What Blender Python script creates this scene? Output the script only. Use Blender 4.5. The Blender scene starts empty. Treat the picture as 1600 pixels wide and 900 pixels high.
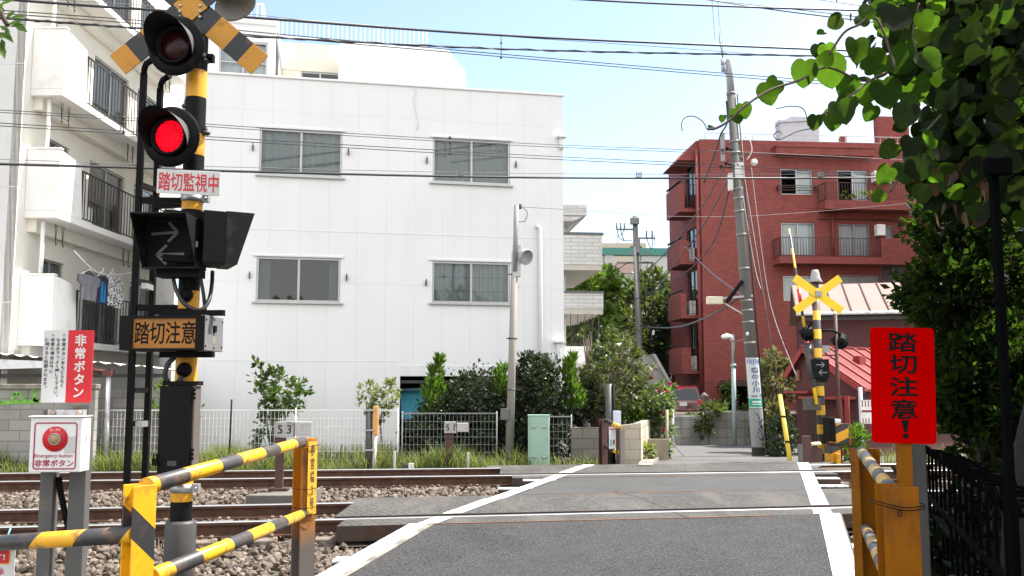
import bpy, math, random
from mathutils import Vector, Matrix
R = math.radians
rnd = random.Random(11)
SC = bpy.context.scene
COL = SC.collection

# ------------------------------------------------------------------ camera
FOC, HC, HY = 1480.0, 1.4, 605.0
PITCH = math.atan((HY - 450) / FOC)
CP, SP = math.cos(PITCH), math.sin(PITCH)
cd = bpy.data.cameras.new('camera')
cd.sensor_width = 36.0
cd.lens = 36.0 * FOC / 1600.0
cd.clip_start, cd.clip_end = 0.05, 3000
cam = bpy.data.objects.new('camera', cd)
COL.objects.link(cam)
cam.location = (0, 0, HC)
cam.rotation_euler = (math.pi / 2 + PITCH, 0, 0)
SC.camera = cam

# ------------------------------------------------------------------ light
SUN_AZ, SUN_EL = R(20), R(56)          # azimuth counter-clockwise from +X
sd = Vector((math.cos(SUN_AZ) * math.cos(SUN_EL), math.sin(SUN_AZ) * math.cos(SUN_EL), math.sin(SUN_EL)))
W = bpy.data.worlds.new('World'); SC.world = W; W.use_nodes = True
nt = W.node_tree; bg = nt.nodes['Background']
sky = nt.nodes.new('ShaderNodeTexSky'); sky.sky_type = 'NISHITA'; sky.sun_disc = False
sky.sun_elevation = SUN_EL
sky.sun_rotation = math.pi / 2 - SUN_AZ
sky.air_density = 1.0; sky.dust_density = 1.2; sky.ozone_density = 1.0
hs_ = nt.nodes.new('ShaderNodeHueSaturation'); hs_.inputs['Saturation'].default_value = .95     # camera white balance leans to the shade
hs_.inputs['Value'].default_value = .70
nt.links.new(sky.outputs[0], hs_.inputs['Color']); bg.inputs[1].default_value = 0.15
# unseen white cloud added behind the camera to brighten shaded fronts, thin white haze towards the sun
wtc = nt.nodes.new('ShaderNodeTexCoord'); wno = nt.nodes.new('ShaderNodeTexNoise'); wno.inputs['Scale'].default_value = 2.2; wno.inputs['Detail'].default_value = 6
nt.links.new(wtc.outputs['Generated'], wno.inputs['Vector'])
def wdot(d, a, c):
    v = nt.nodes.new('ShaderNodeVectorMath'); v.operation = 'DOT_PRODUCT'; v.inputs[1].default_value = Vector(d).normalized()
    nt.links.new(wtc.outputs['Generated'], v.inputs[0]); r_ = nt.nodes.new('ShaderNodeMapRange'); r_.interpolation_type = 'SMOOTHSTEP'
    r_.inputs[1].default_value = a; r_.inputs[2].default_value = c; nt.links.new(v.outputs['Value'], r_.inputs[0]); return r_.outputs[0]
def wmix(f, a, c):
    x = nt.nodes.new('ShaderNodeMix'); x.data_type = 'RGBA'; nt.links.new(f, x.inputs[0]); nt.links.new(a, x.inputs[6]); x.inputs[7].default_value = (*c, 1); return x.outputs[2]
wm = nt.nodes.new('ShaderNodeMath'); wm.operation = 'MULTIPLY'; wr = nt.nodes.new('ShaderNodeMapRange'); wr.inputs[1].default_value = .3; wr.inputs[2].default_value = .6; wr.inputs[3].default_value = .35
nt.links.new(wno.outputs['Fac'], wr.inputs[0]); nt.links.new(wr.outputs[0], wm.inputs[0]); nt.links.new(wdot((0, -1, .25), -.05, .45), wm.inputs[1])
c1 = wmix(wdot((.75, .6, .15), .74, .99), hs_.outputs[0], (3.0, 3.15, 3.2))
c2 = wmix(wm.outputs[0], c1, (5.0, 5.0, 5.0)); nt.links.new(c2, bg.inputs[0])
sl = bpy.data.lights.new('sun', 'SUN'); sl.energy = 3.7; sl.angle = R(0.5); sl.color = (1, .95, .88)
so = bpy.data.objects.new('sun', sl); COL.objects.link(so)
so.rotation_euler = sd.to_track_quat('Z', 'Y').to_euler()
so.location = sd * 60
SC.view_settings.view_transform = 'Standard'; SC.view_settings.look = 'None'
SC.view_settings.exposure = 1.6; SC.view_settings.gamma = 1.0; SC.view_settings.use_curve_mapping = False
SC.render.engine = 'CYCLES'
SC.cycles.use_denoising = True
try: SC.cycles.denoiser = 'OPENIMAGEDENOISE'
except Exception: pass
SC.cycles.max_bounces = 8; SC.cycles.transparent_max_bounces = 12; SC.cycles.caustics_reflective = False
SC.cycles.caustics_refractive = False

# ------------------------------------------------------------------ pixel helpers (1600 x 900 photo)
def ray(px, py):
    u, v = px - 800.0, py - 450.0
    return Vector((u, FOC * CP + v * SP, FOC * SP - v * CP))
CAMP = Vector((0, 0, HC))
def P(px, py, Y):
    d = ray(px, py); return CAMP + d * (Y / d.y)
def G(px, py, z=0.0):
    d = ray(px, py); return CAMP + d * ((z - HC) / d.z)
class Frame:
    """upright local frame: x along the face, y away, z up"""
    def __init__(s, px, Y, ang=0.0, z=0.0, py=HY):
        p = P(px, py, Y); s.O = Vector((p.x, p.y, z)); s.a = R(ang)
        s.X = Vector((math.cos(s.a), math.sin(s.a), 0)); s.N = Vector((-math.sin(s.a), math.cos(s.a), 0))
    def hit(s, px, py, yl=0.0):
        d = ray(px, py); t = ((s.O - CAMP).dot(s.N) + yl) / d.dot(s.N)
        w = CAMP + d * t - s.O
        return w.dot(s.X), w.z
    def rect(s, x0, x1, y0, y1, yl=0.0):
        my, mx = (y0 + y1) / 2, (x0 + x1) / 2
        a, b = s.hit(x0, my, yl)[0], s.hit(x1, my, yl)[0]
        return a, b, s.hit(mx, y1, yl)[1], s.hit(mx, y0, yl)[1]      # x0 x1 z0 z1
    def xat(s, px, py, x):
        """local y where the ray through a pixel meets local plane x"""
        d = ray(px, py); t = ((s.O - CAMP).dot(s.X) + x) / d.dot(s.X)
        w = CAMP + d * t - s.O
        return w.dot(s.N), w.z
    def w(s, x, y, z): return s.O + s.X * x + s.N * y + Vector((0, 0, z))

# ------------------------------------------------------------------ materials
_mats = {}
def mat(name, col, rough=.6, metal=0., var=0., vs=4., bump=0., bs=60., spec=.5, dirt=None, stripe=None,
        stretch=(1, 1, 1), emit=0., speck=None, isl=None, grain=None, coat=0., zfade=None):
    """dirt=(colour, amount 0-1, scale); stripe=(colour2, direction, period, phase, duty); speck=(colour, scale, threshold)"""
    if name in _mats: return _mats[name]
    m = bpy.data.materials.new(name); m.use_nodes = True; _mats[name] = m
    t = m.node_tree; N = t.nodes; L = t.links
    b = N['Principled BSDF']
    b.inputs['Roughness'].default_value = rough; b.inputs['Metallic'].default_value = metal
    b.inputs['Specular IOR Level'].default_value = spec
    if coat: b.inputs['Coat Weight'].default_value = coat; b.inputs['Coat Roughness'].default_value = .08
    tc = N.new('ShaderNodeTexCoord'); mp = N.new('ShaderNodeMapping'); mp.inputs['Scale'].default_value = stretch
    L.new(tc.outputs['Object'], mp.inputs[0])
    rgb = N.new('ShaderNodeRGB'); rgb.outputs[0].default_value = (*col, 1); cur = rgb.outputs[0]
    def mixc(fac, a, c2, blend='MIX'):
        x = N.new('ShaderNodeMix'); x.data_type = 'RGBA'; x.blend_type = blend
        if isinstance(fac, float): x.inputs[0].default_value = fac
        else: L.new(fac, x.inputs[0])
        L.new(a, x.inputs[6])
        if isinstance(c2, tuple): x.inputs[7].default_value = (*c2[:3], 1)
        else: L.new(c2, x.inputs[7])
        return x.outputs[2]
    def noise(scale, detail=4, rough_=.6):
        n = N.new('ShaderNodeTexNoise'); n.inputs['Scale'].default_value = scale; n.inputs['Detail'].default_value = detail
        n.inputs['Roughness'].default_value = rough_; L.new(mp.outputs[0], n.inputs['Vector']); return n.outputs['Fac']
    def rng(f, a, c, lo=0., hi=1.):
        r_ = N.new('ShaderNodeMapRange'); r_.inputs[1].default_value = a; r_.inputs[2].default_value = c
        r_.inputs[3].default_value = lo; r_.inputs[4].default_value = hi; L.new(f, r_.inputs[0]); return r_.outputs[0]
    def math_(op, a, c=None):
        x = N.new('ShaderNodeMath'); x.operation = op
        for i, q in enumerate((a, c)):
            if q is None: continue
            if isinstance(q, (int, float)): x.inputs[i].default_value = q
            else: L.new(q, x.inputs[i])
        return x.outputs[0]
    if stripe:
        c2, d, per, ph, duty = stripe
        vm = N.new('ShaderNodeVectorMath'); vm.operation = 'DOT_PRODUCT'; L.new(tc.outputs['Object'], vm.inputs[0])
        dv = Vector(d); vm.inputs[1].default_value = dv / dv.length
        f = math_('FRACT', math_('ADD', math_('DIVIDE', vm.outputs['Value'], per), ph))
        cur = mixc(math_('LESS_THAN', f, duty), cur, c2)
    if isl:
        g = N.new('ShaderNodeNewGeometry')
        f = g.outputs['Random Per Island']
        cr = N.new('ShaderNodeValToRGB'); cr.color_ramp.interpolation = 'LINEAR'
        els = cr.color_ramp.elements
        for i, c in enumerate(isl):
            e = els[i] if i < 2 else els.new(i / (len(isl) - 1))
            e.position = i / (len(isl) - 1); e.color = (*c, 1)
        L.new(f, cr.inputs[0]); cur = cr.outputs[0]
    if var:
        cur = mixc(1.0, cur, rng_rgb(N, L, rng(noise(vs), .3, .7, 1 - var, 1 + var)), 'MULTIPLY')
    if grain:
        cur = mixc(1.0, cur, rng_rgb(N, L, rng(noise(grain[0], 2, .8), .3, .7, 1 - grain[1], 1 + grain[1])), 'MULTIPLY')
    if speck:
        vo = N.new('ShaderNodeTexVoronoi'); vo.inputs['Scale'].default_value = speck[1]; L.new(mp.outputs[0], vo.inputs['Vector'])
        cur = mixc(math_('LESS_THAN', vo.outputs['Distance'], speck[2]), cur, speck[0])
    if dirt:
        f = rng(noise(dirt[2], 6, .65), .62 - .3 * dirt[1], .72 - .2 * dirt[1])
        f = math_('MULTIPLY', f, min(1., .4 + dirt[1]))
        cur = mixc(f, cur, dirt[0])
        ro = N.new('ShaderNodeMapRange'); ro.inputs[3].default_value = rough; ro.inputs[4].default_value = min(.95, rough + .3)
        L.new(f, ro.inputs[0]); L.new(ro.outputs[0], b.inputs['Roughness'])
    if zfade:                                             # worn paint below a ragged height: (colour, z0, z1)
        sx_ = N.new('ShaderNodeSeparateXYZ'); L.new(tc.outputs['Object'], sx_.inputs[0])
        f = rng(math_('ADD', sx_.outputs[2], math_('MULTIPLY', noise(7, 5), .5)), zfade[1], zfade[2], 1., 0.)
        cur = mixc(f, cur, zfade[0])
    L.new(cur, b.inputs['Base Color'])
    if bump:
        bn = N.new('ShaderNodeBump'); bn.inputs['Strength'].default_value = bump; bn.inputs['Distance'].default_value = .01
        L.new(noise(bs, 4), bn.inputs['Height']); L.new(bn.outputs[0], b.inputs['Normal'])
    if emit:
        L.new(cur, b.inputs['Emission Color']); b.inputs['Emission Strength'].default_value = emit
    return m
def rng_rgb(N, L, f):
    c = N.new('ShaderNodeCombineColor')
    for i in range(3): L.new(f, c.inputs[i])
    return c.outputs[0]

def leafmat(name, cols, trans=.35, rough=.45, gain=1., spec=.3):
    if name in _mats: return _mats[name]
    m = mat(name, cols[0], rough=rough, isl=cols, spec=spec, var=.22, vs=26)
    t = m.node_tree; N = t.nodes; L = t.links
    b = N['Principled BSDF']; out = N['Material Output']
    tr = N.new('ShaderNodeBsdfTranslucent'); mx = N.new('ShaderNodeMixShader'); mx.inputs[0].default_value = trans
    src = b.inputs['Base Color'].links[0].from_socket
    ht = N.new('ShaderNodeMix'); ht.data_type = 'RGBA'; ht.blend_type = 'MULTIPLY'; ht.inputs[0].default_value = 1
    L.new(src, ht.inputs[6]); ht.inputs[7].default_value = (2.2 * gain, 2.4 * gain, .9 * gain, 1)
    L.new(ht.outputs[2], tr.inputs[0])
    L.new(b.outputs[0], mx.inputs[1]); L.new(tr.outputs[0], mx.inputs[2]); L.new(mx.outputs[0], out.inputs[0])
    return m
def glassmat(name, tint, refl=.12):
    if name in _mats: return _mats[name]
    m = bpy.data.materials.new(name); m.use_nodes = True; _mats[name] = m
    N = m.node_tree.nodes; L = m.node_tree.links; N.remove(N['Principled BSDF'])
    tr = N.new('ShaderNodeBsdfTransparent'); tr.inputs[0].default_value = (*tint, 1)
    gl = N.new('ShaderNodeBsdfGlossy'); gl.inputs['Roughness'].default_value = .03
    fr = N.new('ShaderNodeLayerWeight'); fr.inputs[0].default_value = .25
    ad = N.new('ShaderNodeMath'); ad.operation = 'ADD'; ad.inputs[1].default_value = refl; ad.use_clamp = True
    L.new(fr.outputs['Fresnel'], ad.inputs[0])
    mx = N.new('ShaderNodeMixShader'); L.new(ad.outputs[0], mx.inputs[0]); L.new(tr.outputs[0], mx.inputs[1]); L.new(gl.outputs[0], mx.inputs[2])
    L.new(mx.outputs[0], N['Material Output'].inputs[0])
    return m
def patternmat(name, kind, col, c2, w, h, mortar=.02, rough=.85, bump=.4, dirt=None, var=.1, plane='XZ'):
    """brick / panel joints laid in the object's own x-z plane"""
    m = mat(name, col, rough=rough, var=0, bump=0)
    N = m.node_tree.nodes; L = m.node_tree.links; b = N['Principled BSDF']
    tc = N.new('ShaderNodeTexCoord'); sp = N.new('ShaderNodeSeparateXYZ'); cb = N.new('ShaderNodeCombineXYZ')
    L.new(tc.outputs['Object'], sp.inputs[0])
    if plane == 'XZ+Y':
        ad = N.new('ShaderNodeMath'); ad.operation = 'ADD'; L.new(sp.outputs[0], ad.inputs[0]); L.new(sp.outputs[1], ad.inputs[1]); L.new(ad.outputs[0], cb.inputs[0])
    else: L.new(sp.outputs[0], cb.inputs[0])
    L.new(sp.outputs[2], cb.inputs[1])
    br = N.new('ShaderNodeTexBrick'); L.new(cb.outputs[0], br.inputs['Vector'])
    br.inputs['Scale'].default_value = 1; br.inputs['Brick Width'].default_value = w; br.inputs['Row Height'].default_value = h
    br.inputs['Mortar Size'].default_value = mortar; br.inputs['Mortar Smooth'].default_value = .1
    br.offset = .5 if kind == 'brick' else 0
    br.inputs['Color1'].default_value = (*[c * (1 + var) for c in col], 1)
    br.inputs['Color2'].default_value = (*[c * (1 - var) for c in col], 1)
    br.inputs['Mortar'].default_value = (*c2, 1)
    cur = br.outputs['Color']
    n = N.new('ShaderNodeTexNoise'); n.inputs['Scale'].default_value = 1.3; n.inputs['Detail'].default_value = 6
    mp = N.new('ShaderNodeMapping'); mp.inputs['Scale'].default_value = (1, 1, .35); L.new(tc.outputs['Object'], mp.inputs[0]); L.new(mp.outputs[0], n.inputs['Vector'])
    if dirt:
        mr = N.new('ShaderNodeMapRange'); mr.inputs[1].default_value = .5; mr.inputs[2].default_value = .8; mr.inputs[4].default_value = dirt[1]
        L.new(n.outputs['Fac'], mr.inputs[0])
        x = N.new('ShaderNodeMix'); x.data_type = 'RGBA'; L.new(mr.outputs[0], x.inputs[0]); L.new(cur, x.inputs[6]); x.inputs[7].default_value = (*dirt[0], 1)
        cur = x.outputs[2]
    L.new(cur, b.inputs['Base Color'])
    bn = N.new('ShaderNodeBump'); bn.inputs['Strength'].default_value = bump; bn.inputs['Distance'].default_value = .01; bn.invert = True
    L.new(br.outputs['Fac'], bn.inputs['Height']); L.new(bn.outputs[0], b.inputs['Normal'])
    return m

# ------------------------------------------------------------------ mesh builder
class MB:
    def __init__(s): s.v = []; s.f = []; s.mi = []; s.sm = []
    def add(s, vs, fs, mi=0, sm=False):
        o = len(s.v); s.v.extend([tuple(v) for v in vs])
        for f in fs: s.f.append([i + o for i in f]); s.mi.append(mi); s.sm.append(sm)
        return s
    def bx(s, x0, x1, y0, y1, z0, z1, mi=0, T=None):
        vs = [Vector((x, y, z)) for z in (z0, z1) for y in (y0, y1) for x in (x0, x1)]
        if T is not None: vs = [T @ v for v in vs]
        return s.add(vs, [(0, 2, 3, 1), (4, 5, 7, 6), (0, 1, 5, 4), (1, 3, 7, 5), (3, 2, 6, 7), (2, 0, 4, 6)], mi)
    def box(s, c, d, mi=0, T=None):
        return s.bx(c[0] - d[0] / 2, c[0] + d[0] / 2, c[1] - d[1] / 2, c[1] + d[1] / 2, c[2] - d[2] / 2, c[2] + d[2] / 2, mi, T)
    def bar(s, p0, p1, w, h=None, mi=0, up=(0, 0, 1)):
        h = h or w; p0, p1 = Vector(p0), Vector(p1); d = (p1 - p0); u = Vector(up)
        if abs(d.normalized().dot(u)) > .99: u = Vector((0, 1, 0))
        x = d.cross(u).normalized() * w / 2; z = x.cross(d).normalized() * h / 2
        vs = [p + a * x + b * z for p in (p0, p1) for a, b in ((-1, -1), (1, -1), (1, 1), (-1, 1))]
        return s.add(vs, [(3, 2, 1, 0), (4, 5, 6, 7), (0, 1, 5, 4), (1, 2, 6, 5), (2, 3, 7, 6), (3, 0, 4, 7)], mi)
    def tube(s, pts, r, n=10, mi=0, caps=True, sm=True):
        pts = [Vector(p) for p in pts]; k = len(pts); rs = r if isinstance(r, (list, tuple)) else [r] * k
        vs = []; x = None
        for i, p in enumerate(pts):
            d = (pts[min(i + 1, k - 1)] - pts[max(i - 1, 0)]).normalized()
            if x is None: x = d.orthogonal().normalized()
            else:
                x = x - d * x.dot(d)
                x = x.normalized() if x.length > 1e-6 else d.orthogonal().normalized()
            y = d.cross(x)
            for j in range(n):
                a = 2 * math.pi * j / n; vs.append(p + (x * math.cos(a) + y * math.sin(a)) * rs[i])
        fs = [(i * n + j, i * n + (j + 1) % n, (i + 1) * n + (j + 1) % n, (i + 1) * n + j) for i in range(k - 1) for j in range(n)]
        s.add(vs, fs, mi, sm)
        if caps:
            o = len(s.v) - len(vs)
            s.f.append([o + j for j in reversed(range(n))]); s.mi.append(mi); s.sm.append(False)
            s.f.append([o + (k - 1) * n + j for j in range(n)]); s.mi.append(mi); s.sm.append(False)
        return s
    def lathe(s, prof, n=20, mi=0, T=None, a0=0., a1=2 * math.pi, sm=True):
        """profile of (r, h) about local z, moved by T"""
        full = abs(a1 - a0 - 2 * math.pi) < 1e-6; m = n if full else n + 1
        vs = []
        for r, h in prof:
            for j in range(m):
                a = a0 + (a1 - a0) * j / n; vs.append(Vector((r * math.cos(a), r * math.sin(a), h)))
        if T is not None: vs = [T @ v for v in vs]
        fs = []
        for i in range(len(prof) - 1):
            for j in range(n):
                k = (j + 1) % m if full else j + 1
                fs.append((i * m + j, i * m + k, (i + 1) * m + k, (i + 1) * m + j))
        return s.add(vs, fs, mi, sm)
    def prism(s, poly, y0, y1, mi=0, T=None):
        """polygon in x-z pushed from y0 to y1"""
        n = len(poly); vs = [Vector((x, y, z)) for y in (y0, y1) for x, z in poly]
        if T is not None: vs = [T @ v for v in vs]
        fs = [list(range(n)), [n + i for i in reversed(range(n))]] + [(i, n + i, n + (i + 1) % n, (i + 1) % n) for i in range(n)]
        return s.add(vs, fs, mi)
    def slab(s, poly, z0, z1, mi=0):
        n = len(poly); vs = [(x, y, z) for z in (z0, z1) for x, y in poly]
        return s.add(vs, [list(reversed(range(n))), [n + i for i in range(n)]] + [(i, (i + 1) % n, n + (i + 1) % n, n + i) for i in range(n)], mi)
    def sphere(s, c, r, mi=0, n=12, T=None):
        r = r if isinstance(r, (tuple, list)) else (r, r, r)
        vs = []; k = n // 2
        for i in range(k + 1):
            th = math.pi * i / k
            for j in range(n):
                a = 2 * math.pi * j / n
                vs.append(Vector((c[0] + r[0] * math.sin(th) * math.cos(a), c[1] + r[1] * math.sin(th) * math.sin(a), c[2] + r[2] * math.cos(th))))
        if T is not None: vs = [T @ v for v in vs]
        return s.add(vs, [(i * n + j, i * n + (j + 1) % n, (i + 1) * n + (j + 1) % n, (i + 1) * n + j) for i in range(k) for j in range(n)], mi, True)
    def wall(s, x0, x1, z0, z1, y0, y1, holes, mi=0):
        xs = sorted({x0, x1, *[q for h in holes for q in h[:2] if x0 < q < x1]})
        zs = sorted({z0, z1, *[q for h in holes for q in h[2:] if z0 < q < z1]})
        def inh(i, j):
            cx, cz = (xs[i] + xs[i + 1]) / 2, (zs[j] + zs[j + 1]) / 2
            return any(h[0] < cx < h[1] and h[2] < cz < h[3] for h in holes)
        nx, nz = len(xs) - 1, len(zs) - 1
        sol = [[not inh(i, j) for j in range(nz)] for i in range(nx)]
        for i in range(nx):
            for j in range(nz):
                if not sol[i][j]: continue
                a, b, c, d = xs[i], xs[i + 1], zs[j], zs[j + 1]
                s.add([(a, y0, c), (b, y0, c), (b, y0, d), (a, y0, d)], [(0, 1, 2, 3)], mi)
                s.add([(a, y1, c), (b, y1, c), (b, y1, d), (a, y1, d)], [(3, 2, 1, 0)], mi)
                for di, dj, q in ((-1, 0, [(a, y0, c), (a, y1, c), (a, y1, d), (a, y0, d)]), (1, 0, [(b, y0, c), (b, y1, c), (b, y1, d), (b, y0, d)]),
                                  (0, -1, [(a, y0, c), (b, y0, c), (b, y1, c), (a, y1, c)]), (0, 1, [(a, y0, d), (b, y0, d), (b, y1, d), (a, y1, d)])):
                    ii, jj = i + di, j + dj
                    if not (0 <= ii < nx and 0 <= jj < nz and sol[ii][jj]): s.add(q, [(0, 1, 2, 3)], mi)
        return s
    def obj(s, name, m, parent=None, bev=0., local=None, seg=2):
        me = bpy.data.meshes.new(name); me.from_pydata(s.v, [], s.f)
        for q in (m if isinstance(m, (list, tuple)) else [m]): me.materials.append(q)
        me.polygons.foreach_set('material_index', s.mi); me.polygons.foreach_set('use_smooth', s.sm); me.update()
        o = bpy.data.objects.new(name, me); COL.objects.link(o)
        if parent: o.parent = parent
        if local is not None: o.matrix_local = local
        if bev:
            md = o.modifiers.new('bevel', 'BEVEL'); md.width = bev; md.segments = seg; md.limit_method = 'ANGLE'; md.angle_limit = R(40)
            md.harden_normals = False
        return o

def tag(o, label=None, cat=None, group=None, kind=None):
    if label: o['label'] = label
    if cat: o['category'] = cat
    if group: o['group'] = group
    if kind: o['kind'] = kind
    return o
def thing(name, label, cat, fr=None, group=None, loc=None, rz=0., kind=None):
    o = bpy.data.objects.new(name, None); COL.objects.link(o); o.empty_display_size = .2
    if fr is not None: o.location = fr.O; o.rotation_euler = (0, 0, fr.a)
    elif loc is not None: o.location = loc; o.rotation_euler = (0, 0, rz)
    return tag(o, label, cat, group, kind)
def T_(x, y, z, rx=0., ry=0., rz=0.):
    return Matrix.Translation((x, y, z)) @ Matrix.Rotation(rz, 4, 'Z') @ Matrix.Rotation(ry, 4, 'Y') @ Matrix.Rotation(rx, 4, 'X')
def align(p, d):
    """matrix whose z axis points along d, at p"""
    return Matrix.Translation(p) @ Vector(d).to_track_quat('Z', 'Y').to_matrix().to_4x4()

# ------------------------------------------------------------------ lettering
_glyph = {}
def glyph(body, off=0.):
    k = (body, off)
    if k not in _glyph:
        c = bpy.data.curves.new('lettering', 'FONT'); c.body = body; c.offset = off; c.resolution_u = 3
        o = bpy.data.objects.new('lettering', c); COL.objects.link(o)
        bpy.context.view_layer.update()
        me = bpy.data.meshes.new_from_object(o.evaluated_get(bpy.context.evaluated_depsgraph_get()))
        vs = [v.co.copy() for v in me.vertices]; fs = [list(p.vertices) for p in me.polygons]
        bpy.data.objects.remove(o); bpy.data.curves.remove(c); bpy.data.meshes.remove(me)
        _glyph[k] = (vs, fs)
    return _glyph[k]
def text_mb(mb, body, x0, x1, z0, z1, y, off=.0, vertical=False, fit=True, mi=0, thick=.002, skew=0.):
    def put(vs, fs, f):
        n = len(vs); top = [f(v) for v in vs]
        mb.add([(a, y, b) for a, b in top], fs, mi)
    if not vertical:
        vs, fs = glyph(body, off)
        if not vs: return
        a, b = min(v.x for v in vs), max(v.x for v in vs); c, d = min(v.y for v in vs), max(v.y for v in vs)
        put(vs, fs, lambda v: (x0 + (v.x - a) / (b - a) * (x1 - x0), z0 + (v.y - c) / (d - c) * (z1 - z0)))
    else:
        n = len(body); cell = (z1 - z0) / n; s = cell * .92; sx = (x1 - x0)
        for i, ch in enumerate(body):
            vs, fs = glyph(ch, off)
            if not vs: continue
            a, b = min(v.x for v in vs), max(v.x for v in vs); c, d = min(v.y for v in vs), max(v.y for v in vs)
            zc = z1 - (i + .5) * cell; xc = (x0 + x1) / 2
            if ch in '。、': xc += sx * .3; zc += cell * .25
            put(vs, fs, lambda v: (xc + (v.x - (a + b) / 2) * sx * .98, zc + (v.y - (c + d) / 2) * s))
def text(body, rect, y, m, parent, name='lettering', off=0., vertical=False, local=None):
    mb = MB(); text_mb(mb, body, *rect, y, off, vertical)
    return mb.obj(name, m, parent, local=local)

# ------------------------------------------------------------------ foliage
def rvec(r):
    while True:
        v = Vector((r.uniform(-1, 1), r.uniform(-1, 1), r.uniform(-1, 1)))
        if .01 < v.length < 1: return v
HEART = [(0, 0), (.14, -.09), (.30, -.08), (.44, .05), (.51, .24), (.48, .47), (.36, .68), (.19, .85), (0, .96), (-.19, .85), (-.36, .68), (-.48, .47), (-.51, .24), (-.44, .05), (-.30, -.08), (-.14, -.09)]
def leaf(mb, p, d, n, size, asp=.5, heart=False, mi=0):
    d = d.normalized(); x = d.cross(n)
    x = x.normalized() if x.length > 1e-4 else d.orthogonal().normalized()
    nn = x.cross(d)
    if heart:
        q1, q2, q3 = rnd.uniform(-.1, .34), rnd.uniform(-.05, .34), rnd.uniform(-.12, .12)
        vs = [p + x * (a * size) + d * (b * size) + nn * (size * (q1 * abs(a) - q2 * b * b + q3 * a * b)) for a, b in HEART] + [p + d * (size * .35) - nn * (size * .03)]
        k = len(HEART)
        mb.add(vs, [(i, (i + 1) % k, k) for i in range(k)], mi, True)
    else:
        w = size * asp / 2
        mb.add([p, p + d * size * .5 + x * w + nn * size * .08, p + d * size, p + d * size * .5 - x * w + nn * size * .08], [(0, 1, 2, 3)], mi)
def leaves(mb, ells, size, asp=.5, r=rnd, clump=.22, heart=False, droop=.0, per=28, shell=.55, up=.6):
    """ells: (centre, radii, count). clumps of leaves through each ellipsoid's volume, thicker near its skin"""
    for c, rad, n in ells:
        c = Vector(c); k = max(3, n // per)
        for _ in range(k):
            v = rvec(r); q = v.normalized() * (v.length ** shell)
            cc = c + Vector((q.x * rad[0], q.y * rad[1], q.z * rad[2])) * .92
            out = q.normalized(); cs = clump * (sum(rad) / 3) * r.uniform(.6, 1.3)
            for _ in range(int(per * r.uniform(.5, 1.5))):
                g = Vector((r.gauss(0, 1), r.gauss(0, 1), r.gauss(0, .8))) * cs * .6
                d = (out * .7 + rvec(r) + Vector((0, 0, -droop)))
                nn = rvec(r) + Vector((0, 0, up))
                leaf(mb, cc + g, d, nn, size * r.uniform(.6, 1.25), asp, heart)
def branches(mb, base, ells, r0, r=rnd, limbs=5):
    base = Vector(base)
    for c, rad, n in ells:
        c = Vector(c)
        for i in range(limbs):
            v = rvec(r); e = c + Vector((v.x * rad[0], v.y * rad[1], abs(v.z) * rad[2])) * .8
            mid = base.lerp(e, .5) + rvec(r) * .12 * rad[0]
            mb.tube([base, base.lerp(mid, .5) + rvec(r) * .03, mid, e], [r0, r0 * .7, r0 * .45, r0 * .12], 6)
def tree(name, label, cat, base, ells, size, lm, bark, r0=.06, asp=.5, limbs=5, group=None, droop=0., clump=.22, per=28, fork=.35, shell=.55, up=.6):
    base = Vector(base)
    root = thing(name, label, cat, loc=base, group=group)
    lo = [(Vector(c) - base, rad, n) for c, rad, n in ells]
    top = min(lo, key=lambda e: e[0].z)[0]
    f = Vector((top.x * .5, top.y * .5, max(.15, top.z * fork)))
    t = MB(); t.tube([(0, 0, -.1), f * .5 + Vector((.02, 0, 0)), f], [r0 * 1.25, r0, r0 * .85], 8)
    branches(t, f, lo, r0 * .6, limbs=limbs); t.obj('trunk', bark, root)
    m = MB(); leaves(m, lo, size, asp, clump=clump, droop=droop, per=per, shell=shell, up=up); m.obj('crown', lm, root)
    return root
# ================================================================== SETTING
class Line:
    def __init__(s, a, b):
        s.p = Vector((a.x, a.y, 0)); d = Vector((b.x - a.x, b.y - a.y, 0)); s.d = d.normalized(); s.n = Vector((-s.d.y, s.d.x, 0))
    def at(s, X, off=0.):
        q = s.p + s.n * off; return q + s.d * ((X - q.x) / s.d.x)
    def cross(s, o, off=0., ooff=0.):
        q, k = s.p + s.n * off, o.p + o.n * ooff
        c = s.d.x * o.d.y - s.d.y * o.d.x
        w = k - q; t = (w.x * o.d.y - w.y * o.d.x) / c
        return q + s.d * t
    def dist(s, p): return (Vector((p.x, p.y, 0)) - s.p).dot(s.n)
LD = Line(G(700, 806.9), G(1330, 792.2)); LC = Line(G(500, 786.2), G(1330, 769.1))
LB_ = Line(G(500, 746), G(1330, 736)); LA = Line(G(500, 734), G(1330, 725.3))
OUTN = .52                                        # near deck edge, this far in front of the nearest rail
ORA = Line(LD.p - LD.n * OUTN, LD.p - LD.n * OUTN + LD.d)
def ramp(d):                                      # fall of the approach road, d metres in front of the deck edge
    d = max(0, d)
    return -.088 * d if d < 3.6 else -.317 - .03 * (d - 3.6)
def Gr(px, py):
    z = 0.
    for _ in range(40):
        p = G(px, py, z); z = .5 * z + .5 * ramp(-ORA.dist(p))
    return p
def gz(x, y):
    """ground level"""
    d = -ORA.dist(Vector((x, y, 0)))
    if d > -1: return -.30 + ramp(max(0, d)) * .8
    if y < 17.0: return -.30
    k = min(1, max(0, (x - .8) / 1.6)); base = -.22 - .004 * (y - 17)
    t = min(1, max(0, (y - 17.6) / 20)); low = -.05 - .85 * t
    return base * (1 - k) + low * k
GRASSY = (.045, .07, .02)
m_ground = mat('ground_soil', (.10, .085, .065), .95, var=.3, vs=2, bump=.6, bs=30, dirt=((.05, .06, .025), .4, .6))
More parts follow.
